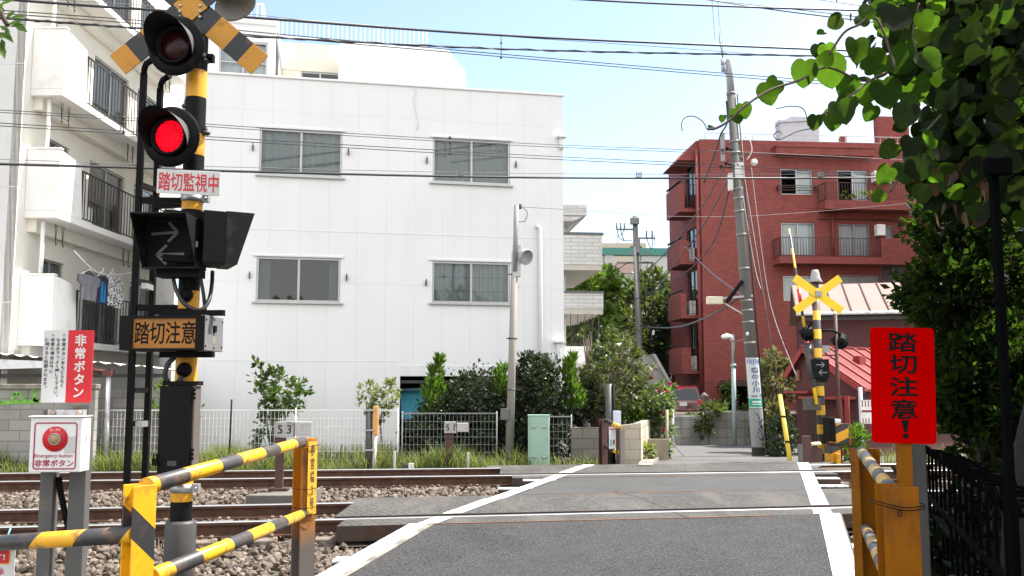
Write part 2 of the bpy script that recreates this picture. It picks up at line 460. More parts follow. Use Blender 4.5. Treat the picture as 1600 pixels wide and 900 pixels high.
m_asph = mat('asphalt', (.050, .0497, .0487), .9, var=.26, vs=.9, grain=(58, 1.), bump=.5, bs=170, spec=.2, speck=((.16, .155, .15), 48, .14), dirt=((.036, .0355, .035), .36, .9))
m_asph2 = mat('old_asphalt', (.050, .049, .047), .9, var=.16, vs=1.2, grain=(120, .4), bump=.4, bs=130, speck=((.25, .24, .22), 45, .1))
m_paint = mat('road_paint', (.80, .80, .78), .7, var=.05, vs=8, dirt=((.20, .19, .18), .42, 7), bump=.3, bs=120)
m_kerb = mat('kerb_concrete', (.27, .25, .21), .9, var=.15, vs=6, bump=.4, bs=90, dirt=((.13, .11, .09), .5, 3))
def grid_obj(name, xs, ys, fz, m):
    b = MB(); n = len(xs)
    b.add([(x, y, fz(x, y)) for y in ys for x in xs], [(j * n + i, j * n + i + 1, (j + 1) * n + i + 1, (j + 1) * n + i) for j in range(len(ys) - 1) for i in range(n - 1)])
    return tag(b.obj(name, m), kind='structure')
fr_ = lambda a, b, s: [a + (b - a) * i / s for i in range(s)]
grid_obj('ground', [-1500, -300, -80, -40] + fr_(-24, 24, 60) + [24, 40, 80, 300, 1500],
         [-60, -20, -6] + fr_(0, 40, 90) + [40, 60, 120, 400, 2600], gz, m_ground)

# approach road (ramp)
lA, lB = Gr(533, 898), Gr(683, 813); rA, rB = Gr(1301, 898), Gr(1281, 806)
LL = Line(lA, lB); RL = Line(rA, rB)
rows = [0, .5, 1, 1.5, 2, 2.5, 3, 3.3, 3.6, 3.9, 4.5, 6, 8, 11, 18, 30]
def strip(name, La, oa, Lb, ob, dz, m, rows=rows):
    b = MB(); vs = []
    for d in rows:
        for L_, o in ((La, oa), (Lb, ob)):
            q = L_.cross(ORA, o, -d); vs.append((q.x, q.y, ramp(d) + dz))
    b.add(vs, [(2 * i, 2 * i + 2, 2 * i + 3, 2 * i + 1) for i in range(len(rows) - 1)])
    return tag(b.obj(name, m), kind='structure')
strip('road', LL, 0., RL, 0., 0, m_asph)
strip('road_marking', LL, .17, LL, -.005, .006, m_paint, rows[:-1])
strip('road_marking', RL, .0, RL, -.22, .006, m_paint, rows[:-1])
strip('road_edge', LL, -.0, LL, -.07, .004, m_kerb)
def skirt(name, La, o1, o2, m):                     # the road's raised shoulder beside the ballast
    b = MB(); vs = []
    for d in rows:
        for o, dz in ((o1, .0), (o2, 0.), (o2, -.45), (o1, -.45)):
            q = La.cross(ORA, o, -d); vs.append((q.x, q.y, ramp(d) + dz))
    for i in range(len(rows) - 1):
        b.add([vs[4 * i + k] for k in range(4)] + [vs[4 * i + 4 + k] for k in range(4)], [(0, 4, 5, 1), (1, 5, 6, 2), (3, 7, 4, 0)])
    return tag(b.obj(name, m), kind='structure')
m_should = mat('shoulder_grime', (.085, .078, .068), .95, var=.3, vs=6, bump=.5, bs=60)
skirt('road_shoulder', LL, 0., .185, m_should); skirt('road_shoulder', RL, 0., -.24, m_should)

# crossing deck
m_deck = mat('deck_rubber', (.072, .068, .062), .85, spec=.3, var=.18, vs=1.1, grain=(38, .45), bump=.5, bs=60, stretch=(1, .25, 1), dirt=((.10, .09, .08), .4, 2.2),
             stripe=((.048, .046, .042), (1, .5, 0), .095, 0, .3))
m_deckside = mat('deck_dark_steel', (.05, .04, .035), .8, var=.3, vs=5, dirt=((.10, .05, .03), .5, 6))
m_rustedge = mat('rusty_steel_edge', (.16, .065, .022), .8, var=.4, vs=3, dirt=((.09, .05, .03), .5, 5))
def deckpiece(La, oa, Lb, ob, x0, x1, z1=0., th=.16):
    p = [La.at(x0, oa), La.at(x1, oa), Lb.at(x1, ob), Lb.at(x0, ob)]
    b = MB(); b.slab([(q.x, q.y) for q in p], z1 - th, z1)
    for i in range(len(b.mi)): b.mi[i] = 0 if i == 1 else 1
    return tag(b.obj('crossing_deck', [m_deck, m_deckside], bev=.006), kind='structure')
DL, DR, FL, FR_ = -1.78, 4.7, -.2, 5.3
deckpiece(LD, -OUTN, LD, -.045, DL, DR)
deckpiece(LD, .125, LC, -.045, -1.92, DR, .012, .13)
deckpiece(LC, .05, LC, .46, -2.0, DR)
deckpiece(LB_, -.46, LB_, -.045, FL + .2, FR_)
deckpiece(LB_, .13, LA, -.05, FL, FR_, .012, .13)
deckpiece(LA, .05, LA, .55, FL - .25, FR_)
b = MB()
for a, c in ((LD, -OUTN - .02), (LB_, -.48), (LC, .48)):
    p0, p1 = a.at(-.9 if a is LD else .6, c), a.at(2.9, c)
    b.bar((p0.x, p0.y, -.03), (p1.x, p1.y, -.03), .035, .066)
tag(b.obj('deck_edge_strip', m_rustedge), kind='structure')
# asphalt between the two tracks
CL = Line(G(713, 802), G(903, 733)); CR = Line(G(1266, 786), G(1247, 727))
p = [CL.cross(LC, -.1, .5), CR.cross(LC, .0, .5), CR.cross(LB_, .0, -.5), CL.cross(LB_, -.1, -.5)]
b = MB(); b.slab([(q.x, q.y) for q in p], -.3, -.003); tag(b.obj('road', m_asph2), kind='structure')
# painted edge lines over the deck
def mark(L_, o0, o1, a, oa, c, oc, z=.006):
    q = [L_.cross(a, o0, oa), L_.cross(a, o1, oa), L_.cross(c, o1, oc), L_.cross(c, o0, oc)]
    b.add([(v.x, v.y, z) for v in q], [(0, 1, 2, 3)])
b = MB()
for L_, o0, o1 in ((CL, .10, -.09), (CR, 0., -.2)):
    mark(L_, o0, o1, LD, -OUTN, LD, -.05); mark(L_, o0, o1, LD, .13, LC, -.05, .017); mark(L_, o0, o1, LC, .055, LB_, -.05)
    mark(L_, o0, o1, LB_, .135, LA, -.055, .017); mark(L_, o0, o1, LA, .055, LA, .42)
tag(b.obj('road_marking', m_paint), kind='structure')
b = MB()                                            # support below the asphalt's edge, with paint on the timber ends
b2 = MB()
for px, py, w, l in ((800, 762, .16, .32), (838, 749, .16, .34), (1283, 746, -.16, .3), (1290, 758, -.16, .34)):
    c = G(px, py); s = 1 if w > 0 else -1
    b.bx(c.x - l * .6, c.x + l * .9, c.y - .09, c.y + .09, -.25, -.02)
    b2.bx(c.x - l * .6, c.x + l * .9, c.y - .09, c.y + .09, -.02, -.004)
for px, py, l in ((585, 869, .5), (1335, 849, .45)):
    c = Gr(px, py)
    s = -1 if px < 800 else 1; x_ = sorted((c.x - s * .12, c.x + s * .36))
    b.bx(x_[0], x_[1], c.y - .12, c.y + .12, c.z - .22, c.z - .04)
    b2.bx(x_[0], x_[1], c.y - .12, c.y + .12, c.z - .04, c.z - .022)
tag(b.obj('road_edge_timber', m_deckside), kind='structure'); tag(b2.obj('road_marking', m_paint), kind='structure')

b = MB()                                            # skewed panel joints in the deck
for a, oa, c, oc, xa, xb in ((LC, .44, LC, .06, 962, 984), (LC, -.06, LD, .13, 995, 1040), (LD, -.06, LD, -OUTN + .02, 1053, 1076)):
    y0, y1 = {962: (768, 773), 995: (777, 795), 1053: (800, 809)}[xa]; p, q = G(xa, y0), G(xb, y1)
    z = .0135 if xa == 995 else .0015; b.bar((p.x, p.y, z), (q.x, q.y, z), .03, .004)
tag(b.obj('deck_joint', m_deckside), kind='structure')
# street beyond, sinking to the right-hand valley
def street_pt(px, py, Y): return P(px, py, Y).x
ys = [17.0 + .5 * i for i in range(45)]
def sx(y, a, c): return a + (c - a) * (y - 17.4) / 21
b = MB(); vs = []
for y in ys:
    for x in (sx(y, 2.55, 6.6), sx(y, 5.6, 16.)): vs.append((x, y, gz(x, y) + .03))
b.add(vs, [(2 * i, 2 * i + 1, 2 * i + 3, 2 * i + 2) for i in range(len(ys) - 1)]); tag(b.obj('street', mat('street_asphalt', (.115, .113, .107), .9, var=.14, vs=1.2, grain=(60, .5), spec=.3, bump=.3, bs=120)), kind='structure')
b = MB()
for i in range(len(ys) - 1):
    y0, y1 = ys[i] + .01, ys[i + 1] - .01; a, c = sx(y0, 2.3, 6.3), sx(y1, 2.3, 6.3)
    b.add([(a, y0, gz(a, y0) + .1), (a + .26, y0, gz(a, y0) + .1), (c + .26, y1, gz(c, y1) + .1), (c, y1, gz(c, y1) + .1)] +
          [(a, y0, gz(a, y0) - .2), (a + .26, y0, gz(a, y0) - .2), (c + .26, y1, gz(c, y1) - .2), (c, y1, gz(c, y1) - .2)],
          [(0, 1, 2, 3), (0, 4, 5, 1), (1, 5, 6, 2), (2, 6, 7, 3), (3, 7, 4, 0)])
tag(b.obj('kerb', m_kerb), kind='structure')

# ------------------------------------------------------------------ tracks
m_rail = mat('rail_rust', (.075, .038, .026), .8, metal=.3, var=.3, vs=6, dirt=((.14, .065, .04), .5, 9))
m_railtop = mat('rail_polished', (.50, .50, .50), .36, metal=1., var=.05, vs=3)
m_sleeper = mat('sleeper_concrete', (.20, .17, .14), .9, var=.2, vs=5, dirt=((.09, .055, .035), .6, 4), bump=.4)
def rail_mesh(L_, x0, x1, org):
    a, c = L_.at(x0), L_.at(x1); ln = (c - a).length
    prof = [(-.064, -.155), (.064, -.155), (.064, -.144), (.012, -.128), (.010, -.045), (.034, -.036), (.034, -.006), (.026, .004), (-.026, .004), (-.034, -.006), (-.034, -.036), (-.010, -.045), (-.012, -.128), (-.064, -.144)]
    X = L_.d.cross(Vector((0, 0, 1))).normalized(); T = Matrix(((X.x, L_.d.x, 0, a.x - org.x), (X.y, L_.d.y, 0, a.y - org.y), (0, 0, 1, -org.z), (0, 0, 0, 1)))
    m = MB(); m.prism(prof, 0, ln, 0, T)
    for i, f in enumerate(m.f):
        if len(f) == 4 and all(m.v[k][2] + org.z > -.007 for k in f): m.mi[i] = 1
    return m
def track(L1, L2, label, x0, x1, deck):
    org = L1.at(-3).copy(); org.z = -.3
    root = thing('railway_track', label, 'railway track', loc=org)
    for L_ in (L1, L2): rail_mesh(L_, x0, x1, org).obj('rail', [m_rail, m_railtop], root)
    ln = 0; proto = None; s = 0
    mid = Line((L1.p + L2.p) / 2, (L1.p + L2.p) / 2 + L1.d + L2.d)
    k = int((x1 - x0) / .6)
    for i in range(k):
        x = x0 + .3 + i * .6
        if deck[0] < x < deck[1]: continue
        c = mid.at(x); ang = math.atan2(mid.d.y, mid.d.x)
        if proto is None:
            m = MB(); m.bx(-.11, .11, -1.05, 1.05, -.17, 0)
            for y in (-.72, .72):
                for dx in (-.05, .05): m.bx(dx - .02, dx + .02, y - .13, y + .13, 0., .03)
            proto = m.obj('sleeper', m_sleeper, root, bev=.012); o = proto
        else:
            o = proto.copy(); COL.objects.link(o); o.parent = root
        o.location = (c.x - org.x, c.y - org.y, -.158 - org.z); o.rotation_euler = (0, 0, ang)
    return root
track(LD, LC, 'near railway track, rusty sided rails passing closest behind the striped guard rail', -9, 9, (DL, DR))
track(LB_, LA, 'far railway track with white detector loops between rails, beside the grass verge', -13, 13, (FL, FR_))

# white track antennas lying between the far rails
m_white = mat('white_paint', (.78, .78, .76), .5, var=.05, vs=5, dirt=((.35, .30, .25), .35, 5))
m_beac = mat('beacon_white', (.75, .72, .66), .5, var=.06, vs=4, dirt=((.50, .24, .10), .45, 4))
for (x0, x1, y), lab, dm in (((145, 236, 746), 'white track detector coil behind the emergency button posts', .1), ((470, 563, 741), 'white track detector coil right of the lettered yellow post', .1), ((602, 678, 740), 'white track detector coil with an orange rusty corner', .1)):
    a, c = G(x0, y, -.06), G(x1, y, -.06); mid = (a + c) / 2
    mid = Vector((mid.x, LB_.at(mid.x, .55).y, -.14)); h = (c.x - a.x) / 2
    r = thing('track_detector', lab, 'track detector', loc=mid, rz=math.atan2(LB_.d.y, LB_.d.x), group='detector coils between the far rails')
    m = MB(); m.slab([(-h, -.13), (-h + .12, -.22), (h - .12, -.22), (h, -.13), (h, .13), (h - .12, .22), (-h + .12, .22), (-h, .13)], -.02, .02); m.obj('base', m_beac, r, bev=.01)
    m = MB(); m.slab([(-h + .1, -.1), (-h + .2, -.15), (h - .2, -.15), (h - .1, -.1), (h - .1, .1), (h - .2, .15), (-h + .2, .15), (-h + .1, .1)], .02, .085); m.obj('cover', m_beac, r, bev=.02)

# ballast: real stones
m_stone = mat('ballast_stone', (.3, .25, .2), .9, isl=[(.045, .033, .027), (.165, .13, .10), (.11, .082, .062), (.22, .185, .148), (.135, .097, .07), (.085, .064, .05)], var=.2, vs=20)
ICO = [(0, .526, .851), (0, .526, -.851), (0, -.526, .851), (0, -.526, -.851), (.526, .851, 0), (.526, -.851, 0), (-.526, .851, 0), (-.526, -.851, 0), (.851, 0, .526), (-.851, 0, .526), (.851, 0, -.526), (-.851, 0, -.526)]
ICF = [(0, 2, 8), (0, 9, 2), (0, 8, 4), (0, 6, 9), (0, 4, 6), (1, 10, 3), (1, 3, 11), (1, 4, 10), (1, 11, 6), (1, 6, 4), (2, 7, 5), (2, 5, 8), (2, 9, 7), (3, 5, 7), (3, 10, 5), (3, 7, 11), (4, 8, 10), (5, 10, 8), (6, 11, 9), (7, 9, 11)]
def ico_faces():
    out = []
    vs = [Vector(v) for v in ICO]
    for a in range(12):
        for b_ in range(a + 1, 12):
            for c in range(b_ + 1, 12):
                if all(abs((vs[i] - vs[j]).length - 1.0515) < .03 for i, j in ((a, b_), (b_, c), (a, c))):
                    n = (vs[b_] - vs[a]).cross(vs[c] - vs[a])
                    out.append((a, b_, c) if n.dot(vs[a]) > 0 else (a, c, b_))
    return out
ICF = ico_faces()
rs = random.Random(5)
SHAPES = []
for _ in range(24):
    k = [rs.uniform(.72, 1.2) for _ in ICO]; sc = (rs.uniform(.8, 1.3), rs.uniform(.65, 1.1), rs.uniform(.5, .85))
    SHAPES.append([Vector((v[0] * q * sc[0], v[1] * q * sc[1], v[2] * q * sc[2])) for v, q in zip(ICO, k)])
def scatter(mb, n, region, zf, size, ok):
    for _ in range(n):
        x, y = rs.uniform(*region[:2]), rs.uniform(*region[2:])
        if not ok(x, y): continue
        s = size * rs.uniform(.55, 1.25); M_ = Matrix.Rotation(rs.uniform(0, 6.28), 3, rvec(rs).normalized()) * s
        c = Vector((x, y, zf(x, y) + rs.uniform(-.3, .6) * s))
        mb.add([M_ @ v + c for v in rs.choice(SHAPES)], ICF)
def nearok(x, y):
    q = Vector((x, y, 0))
    if LL.dist(q) < .16 and RL.dist(q) > -.3: return False
    return LD.dist(q) < -.0 and not (LD.dist(q) > -OUTN - .03 and DL < x < DR)
mb = MB()
scatter(mb, 5200, (-6, -.7, 5.9, 10.8), lambda x, y: gz(x, y) + .06, .047, nearok)
scatter(mb, 700, (2.4, 4.2, 5.9, 10.8), lambda x, y: gz(x, y) + .07, .047, nearok)
def midok(x, y):
    q = Vector((x, y, 0))
    if LC.dist(q) < .07 or LB_.dist(q) > -.07: return False
    if CL.dist(q) < .3 and CR.dist(q) > -.28: return False
    if -2.0 < x < DR and LC.dist(q) < .48: return False
    if FL < x < FR_ and LB_.dist(q) > -.48: return False
    return True
scatter(mb, 9500, (-9.5, 5.5, 11.3, 16.3), lambda x, y: gz(x, y) + .10, .047, midok)
def inok(x, y):
    q = Vector((x, y, 0)); return LD.dist(q) > .05 and LC.dist(q) < -.05 and not (-1.95 < x < DR)
scatter(mb, 2600, (-9, -1.9, 9.4, 12.6), lambda x, y: gz(x, y) + .09, .045, inok)
def infar(x, y):
    q = Vector((x, y, 0)); return LB_.dist(q) > .05 and LA.dist(q) < .6 and abs(LA.dist(q)) > .06 and not (FL < x < FR_)
scatter(mb, 3800, (-10, .2, 14.0, 17.6), lambda x, y: gz(x, y) + .09, .045, infar)
tag(mb.obj('ballast', m_stone), 'grey brown crushed stone ballast around the rails', 'ballast', kind='stuff')

# grass verge
m_grass = leafmat('grass_blades', [(.07, .10, .03), (.12, .14, .05), (.05, .08, .022), (.17, .17, .085), (.085, .12, .035), (.20, .18, .10), (.06, .095, .025)], .4, .6)
rg = random.Random(9)
def blades(mb, n, x0, x1, y0, y1, h0, h1, w=.012, dens=None):
    for _ in range(n):
        x, y = rg.uniform(x0, x1), rg.uniform(y0, y1)
        k = .5 + .5 * math.sin(x * 1.7 + .6) * math.sin(y * 2.1 + x * .37) + .25 * math.sin(x * 4.3)
        if rg.random() > .35 + .65 * max(0, k): continue
        h = rg.uniform(h0, h1) * (.55 + .6 * max(0, k)); a = rg.uniform(0, 6.28); b_ = rg.uniform(.15, .8) * h
        z = gz(x, y) - .02; t = Vector((math.cos(a), math.sin(a), 0)); u = Vector((-t.y, t.x, 0)) * w * rg.uniform(.6, 1.4)
        p = Vector((x, y, z)); q = p + t * b_ * .3 + Vector((0, 0, h * .6)); e = p + t * b_ + Vector((0, 0, h))
        mb.add([p - u, p + u, q + u * .8, e, q - u * .8], [(0, 1, 2, 4), (4, 2, 3)])
mb = MB()
blades(mb, 26000, -12, .1, 17.2, 19.6, .20, .60, .009)
blades(mb, 900, .1, 1.6, 17.7, 18.9, .1, .4)
blades(mb, 700, 6.9, 12, 17.8, 19.8, .2, .5)
blades(mb, 160, -3.1, -1.5, 6.3, 7.6, .10, .30, .008)
blades(mb, 60, -.95, -.6, 6.9, 7.6, .08, .24, .008)
tag(mb.obj('grass', m_grass), 'sunlit green weeds along the far side of the tracks', 'grass', kind='stuff')
# ================================================================== BUILDINGS
m_alu = mat('aluminium_frame', (.40, .40, .39), .35, metal=.6, var=.05)
m_alud = mat('dark_frame', (.10, .10, .10), .4, metal=.5)
m_room = mat('dark_room', (.035, .038, .04), .9, var=.3, vs=1)
m_curt = mat('curtain_greengrey', (.30, .335, .325), .9, var=.12, vs=14, stretch=(1, 1, .1))
m_curtw = mat('curtain_white', (.75, .76, .76), .9, var=.12, vs=14, stretch=(1, 1, .1))
m_glass = glassmat('window_glass', (.78, .83, .83), .05)
m_glassd = glassmat('window_glass_dark', (.45, .5, .5), .06)
def window(root, x0, x1, z0, z1, y, frame=m_alu, glass=m_glass, curtain=None, sill=True, sash=2, open_=0., local=None, w=.045, depth=.12, sillw=.05, rails=()):
    """sliding sash window in an opening of the local x-z wall; face at y (negative is outside)"""
    m = MB(); d = .07
    m.bx(x0, x0 + w, y, y + d, z0, z1); m.bx(x1 - w, x1, y, y + d, z0, z1)
    m.bx(x0 + w, x1 - w, y, y + d, z1 - w, z1); m.bx(x0 + w, x1 - w, y, y + d, z0, z0 + w)
    for i in range(1, sash):
        xm = x0 + (x1 - x0) * i / sash; m.bx(xm - w * .5, xm + w * .5, y + .004, y + d - .004, z0 + w, z1 - w)
    for zz in rails: m.bx(x0 + w, x1 - w, y + .01, y + d - .01, zz - .015, zz + .015)
    f = m.obj('window', frame, root, local=local)
    m = MB()
    for i in range(sash):
        a, c = x0 + (x1 - x0) * i / sash, x0 + (x1 - x0) * (i + 1) / sash
        if i < open_: continue
        m.add([(a, y + .03 + .012 * (i % 2), z0 + w), (c, y + .03 + .012 * (i % 2), z0 + w), (c, y + .03 + .012 * (i % 2), z1 - w), (a, y + .03 + .012 * (i % 2), z1 - w)], [(0, 1, 2, 3)])
    if m.v: m.obj('pane', glass, f)
    if curtain:
        m = MB(); n = max(12, int((x1 - x0) * 26)); xs = [x0 + .03 + (x1 - x0 - .06) * i / n for i in range(n + 1)]
        if open_: xs = [x for x in xs if x > x0 + (x1 - x0) * open_ / sash]
        vs = []
        for z in (z0 + w, z1 - w):
            for i, x in enumerate(xs): vs.append((x, y + depth + .022 * math.sin(i * 1.25) + .01 * math.sin(i * .41), z))
        k = len(xs); m.add(vs, [(i, i + 1, k + i + 1, k + i) for i in range(k - 1)], 0, True); m.obj('curtain', curtain, f)
    if sill:
        m = MB(); m.bx(x0 - .07, x1 + .07, y - sillw - .04, y + .02, z0 - .045, z0 - .003); m.obj('sill', frame, f, bev=.005)
    return f
def backbox(root, x0, x1, z0, z1, y0, y1, local=None, m_=m_room):
    m = MB()
    m.add([(x0, y1, z0), (x1, y1, z0), (x1, y1, z1), (x0, y1, z1), (x0, y0, z0), (x1, y0, z0), (x1, y0, z1), (x0, y0, z1)],
          [(0, 1, 2, 3), (0, 4, 5, 1), (1, 5, 6, 2), (2, 6, 7, 3), (3, 7, 4, 0)])
    return m.obj('room', m_, root, local=local)

# ---------------------------------------------------------------- white panel building
WB = Frame(600, 22, 11.8, -.22)
wb = thing('office_building', 'white panel walled building with four sliding windows behind the hedge', 'building', WB)
m_panel = patternmat('white_panels', 'stack', (.74, .735, .73), (.655, .65, .645), .665, 4.0, .007, .75, .25, ((.58, .57, .555), .30), .012)
m_wplain = mat('white_render', (.72, .715, .71), .8, var=.04, vs=2, bump=.15, bs=50, dirt=((.60, .58, .54), .18, 1.2))
m_cream = mat('cream_render', (.66, .61, .50), .85, var=.05, vs=2, bump=.15, bs=50, dirt=((.5, .45, .36), .2, 1.1))
holes = []
wins = [((405, 535, 203, 275), m_curt, 0), ((676, 797, 218, 287), m_curt, 0), ((400, 532, 402, 472), None, 0), ((675, 797, 409, 474), m_curt, 1)]
for r_, *_ in wins: holes.append(WB.rect(*r_))
gx0, gx1 = WB.hit(625, 600)[0], WB.hit(866, 600)[0]; gz1 = WB.hit(640, 588)[1]
holes.append((gx0, gx1, -1, gz1))
wx0, wx1 = WB.hit(300, 300)[0], WB.hit(880, 300)[0]; wtop = WB.hit(880, 151)[1]
m = MB(); m.wall(wx0, wx1, -.4, wtop, 0, .22, holes); m.bx(wx1 - .2, wx1 - .003, .223, 9, -.4, wtop - .01); m.bx(wx0 + .003, wx0 + .2, .223, 9, -.4, wtop - .01)
m.bx(wx0 + .2, wx1 - .2, .223, 9, wtop - .7, wtop - .5)
m.obj('wall', m_panel, wb, bev=.012)
m = MB(); m.bx(wx0 - .02, wx1 + .03, -.035, .255, wtop + .002, wtop + .055); m.obj('coping', m_wplain, wb, bev=.01)
m = MB()                                             # raised joints between storeys
for py in (361, 564):
    z = WB.hit(500, py)[1]
    if py < 400: m.bx(wx0, wx1, -.006, .002, z - .009, z + .009)
    else: m.bx(wx0, gx0 - .05, -.006, .002, z - .009, z + .009)
m.obj('joint_cover', m_wplain, wb)
for i, (h, (r_, cu, lat)) in enumerate(zip(holes, wins)):
    window(wb, *h, .03, curtain=cu, glass=m_glassd if cu is None else m_glass, w=.05)
    backbox(wb, h[0] - .3, h[1] + .3, h[2] - .3, h[3] + .3, .24, 2.2)
    m = MB(); m.bx(h[0] - .08, h[1] + .08, -.03, .03, h[3] + .003, h[3] + .05); m.obj('window_head', m_wplain, wb, bev=.006)
    for sx_ in (h[0] - .16, h[1] + .12):              # little black shutter catches beside each window
        m = MB(); zc = (h[2] + h[3]) / 2 + (.05 if i % 2 == 0 else -.05); m.bx(sx_, sx_ + .035, -.07, 0, zc - .05, zc + .07); m.tube([(sx_ + .017, -.06, zc + .07), (sx_ + .017, -.09, zc + .1)], .012, 6); m.obj('shutter_catch', m_alud, wb)
    if cu is None:                                     # drawn-back curtains at the edges of the dark window
        for a_, c_ in ((h[0] + .06, h[0] + .30), (h[1] - .26, h[1] - .06)):
            m = MB(); k = 9; m.add([(a_ + (c_ - a_) * q / k, .2 + .02 * (q % 2), z) for z in (h[2] + .05, h[3] - .05) for q in range(k + 1)], [(q, q + 1, k + 2 + q, k + 1 + q) for q in range(k)], 0, True); m.obj('curtain', m_curt, wb)
    if lat:                                            # pale lattice behind the lower right glass
        m = MB()
        for k in range(1, 8): x = h[0] + (h[1] - h[0]) * k / 8; m.bx(x - .01, x + .01, .09, .1, h[2], h[3])
        for k in range(1, 3): z = h[2] + (h[3] - h[2]) * k / 3; m.bx(h[0], h[1], .101, .111, z - .01, z + .01)
        m.obj('lattice', mat('lattice_grey', (.40, .44, .44), .8), wb)
# garage opening with teal tarpaulin
m_teal = mat('teal_tarpaulin', (.008, .17, .23), .6, var=.2, vs=5)
backbox(wb, gx0 - .02, gx1 + .02, -.6, gz1 + .02, .225, 5)
m = MB(); x1_ = WB.hit(700, 620)[0]
m.add([(gx0 + .05, .5, gz1 - .28), (x1_, .5, gz1 - .25), (x1_, .18, gz1 - .95), (gx0 + .05, .12, gz1 - 1.0)], [(0, 1, 2, 3)]); m.obj('awning', m_teal, wb)
m = MB(); m.bx(gx0, gx1, -.012, .1, gz1 + .002, gz1 + .26); m.obj('lintel', m_wplain, wb, bev=.01)
m = MB(); m.bx(gx0 + .02, gx1 - .02, .24, .34, gz1 - .16, gz1 - .09); m.bx(gx0 + .02, gx1 - .02, .3, .36, gz1 - .32, gz1 - .29); m.obj('shutter_rail', m_alud, wb)
# downpipe, crack cable, vent caps
x, z = WB.hit(843, 357, -.08); m = MB(); m.tube([(x - .05, 0, z + .06), (x - .03, -.06, z + .06), (x + .02, -.09, z), (x + .02, -.09, 0.2)], .055, 8); m.obj('downpipe', m_wplain, wb)
pts = [WB.hit(*q, -.015) for q in ((648, 137), (650, 143), (646, 155), (649, 170), (654, 190), (652, 204))]
m = MB(); m.tube([(a, -.02, b_) for a, b_ in pts], .011, 5); m.obj('loose_cable', m_wplain, wb)
for px, py in ((877, 214), (873, 534)):
    x, z = WB.hit(px, py, -.05); m = MB(); m.bx(x - .12, x + .12, -.16, -.002, z - .03, z + .03); m.bx(x - .05, x + .05, -.1, -.002, z - .3 if py < 300 else z - 1.2, z - .03); m.obj('vent_cap', m_wplain, wb, bev=.01)
# set-back top storey
sb = 2.6
xa, xb = WB.hit(530, 100, sb)[0], WB.hit(728, 120, sb)[0]; zt = WB.hit(600, 70, sb)[1]; zc = WB.hit(728, 112, sb)[1]; xc = WB.hit(700, 80, sb)[0]
m = MB(); m.prism([(xa, wtop - .5), (xb, wtop - .5), (xb, zc), (xc, zt), (xa, zt)], sb, sb + 4.5); m.obj('penthouse', m_wplain, wb, bev=.02)
ya = 4.2; xl = WB.hit(446, 100, ya)[0]; zt2 = WB.hit(480, 68, ya)[1]
m = MB(); zw = WB.hit(480, 111, ya)[1]; hx = WB.hit(470, 110, ya)[0]
m.bx(xl - 1, xa + .6, ya, ya + 2, zw, zt2); m.bx(xl - 1, hx, ya, ya + .2, wtop - .5, zw - .01); m.obj('wall', m_cream, wb)
window(wb, hx, WB.hit(531, 115, ya)[0], wtop - .4, zw, ya + .05, sill=False); backbox(wb, hx - .1, xa + .4, wtop - .5, zw, ya + .3, ya + 1.9)
y0 = .9; xr = WB.hit(430, 90, y0)[0]; xl0 = WB.hit(290, 90, y0)[0]; zt3 = WB.hit(420, 40, y0)[1]
wh = WB.rect(342, 418, 64, 119, y0)
m = MB(); m.wall(xl0, xr, wtop - .5, zt3, y0, y0 + .2, [wh]); m.bx(xr - .2, xr, y0 + .203, y0 + .7, wtop - .5, zt3); m.bx(xl0, xr + .06, y0 - .06, ya + 2, zt3 + .002, zt3 + .12)
m.bx(xr - .2, xr, y0 + 2.3, ya, wtop - .5, zt3); m.bx(xr - .2, xr, y0 + .7, y0 + 2.3, wtop + .95, zt3); m.obj('wall', m_wplain, wb, bev=.015)
window(wb, *wh, y0 + .03, curtain=m_curtw, rails=(wh[2] + .35,)); backbox(wb, wh[0] - .2, wh[1] + .2, wh[2] - .2, wh[3] + .2, y0 + .21, y0 + 1.6)
Tq = Matrix.Translation((xr, 0, 0)) @ Matrix.Rotation(R(90), 4, 'Z')
window(wb, y0 + .72, y0 + 2.28, wtop - .1, wtop + .93, .05, curtain=m_curt, sill=False, local=Tq)
def baluster_rail(root, x0, x1, z0, z1, y, step, m_, r=.012, name='railing', local=None, post=1.2, T=None):
    m = MB(); n = max(2, int((x1 - x0) / step))
    m.bx(x0, x1, y - .02, y + .02, z1 - .03, z1); m.bx(x0, x1, y - .015, y + .015, z0 + .05, z0 + .075)
    for i in range(n + 1):
        x = x0 + (x1 - x0) * i / n; m.bx(x - r / 2, x + r / 2, y - r / 2, y + r / 2, z0 + .076, z1 - .031)
    k = max(1, int((x1 - x0) / post))
    for i in range(k + 1):
        x = x0 + .02 + (x1 - x0 - .04) * i / k; m.bx(x - .02, x + .02, y - .019, y + .019, z0, z1 - .032)
    if T is not None: m.v = [tuple(T @ Vector(v)) for v in m.v]
    return m.obj(name, m_, root, local=local)
yr = 5.; baluster_rail(wb, WB.hit(434, 50, yr)[0], WB.hit(668, 50, yr)[0], WB.hit(550, 68, yr)[1], WB.hit(550, 37, yr)[1], yr, .13, m_white, .025)
yr = 3.; baluster_rail(wb, WB.hit(300, 20, yr)[0], WB.hit(411, 20, yr)[0], zt3 + .12, WB.hit(400, 5, yr)[1], yr, .14, m_white, .025)
yr2 = 3.; Tq2 = Matrix.Translation((WB.hit(411, 20, yr)[0], 0, 0)) @ Matrix.Rotation(R(90), 4, 'Z')
baluster_rail(wb, yr, yr + 2.2, zt3 + .12, WB.hit(400, 5, yr)[1], 0, .14, m_white, .025, local=Tq2)

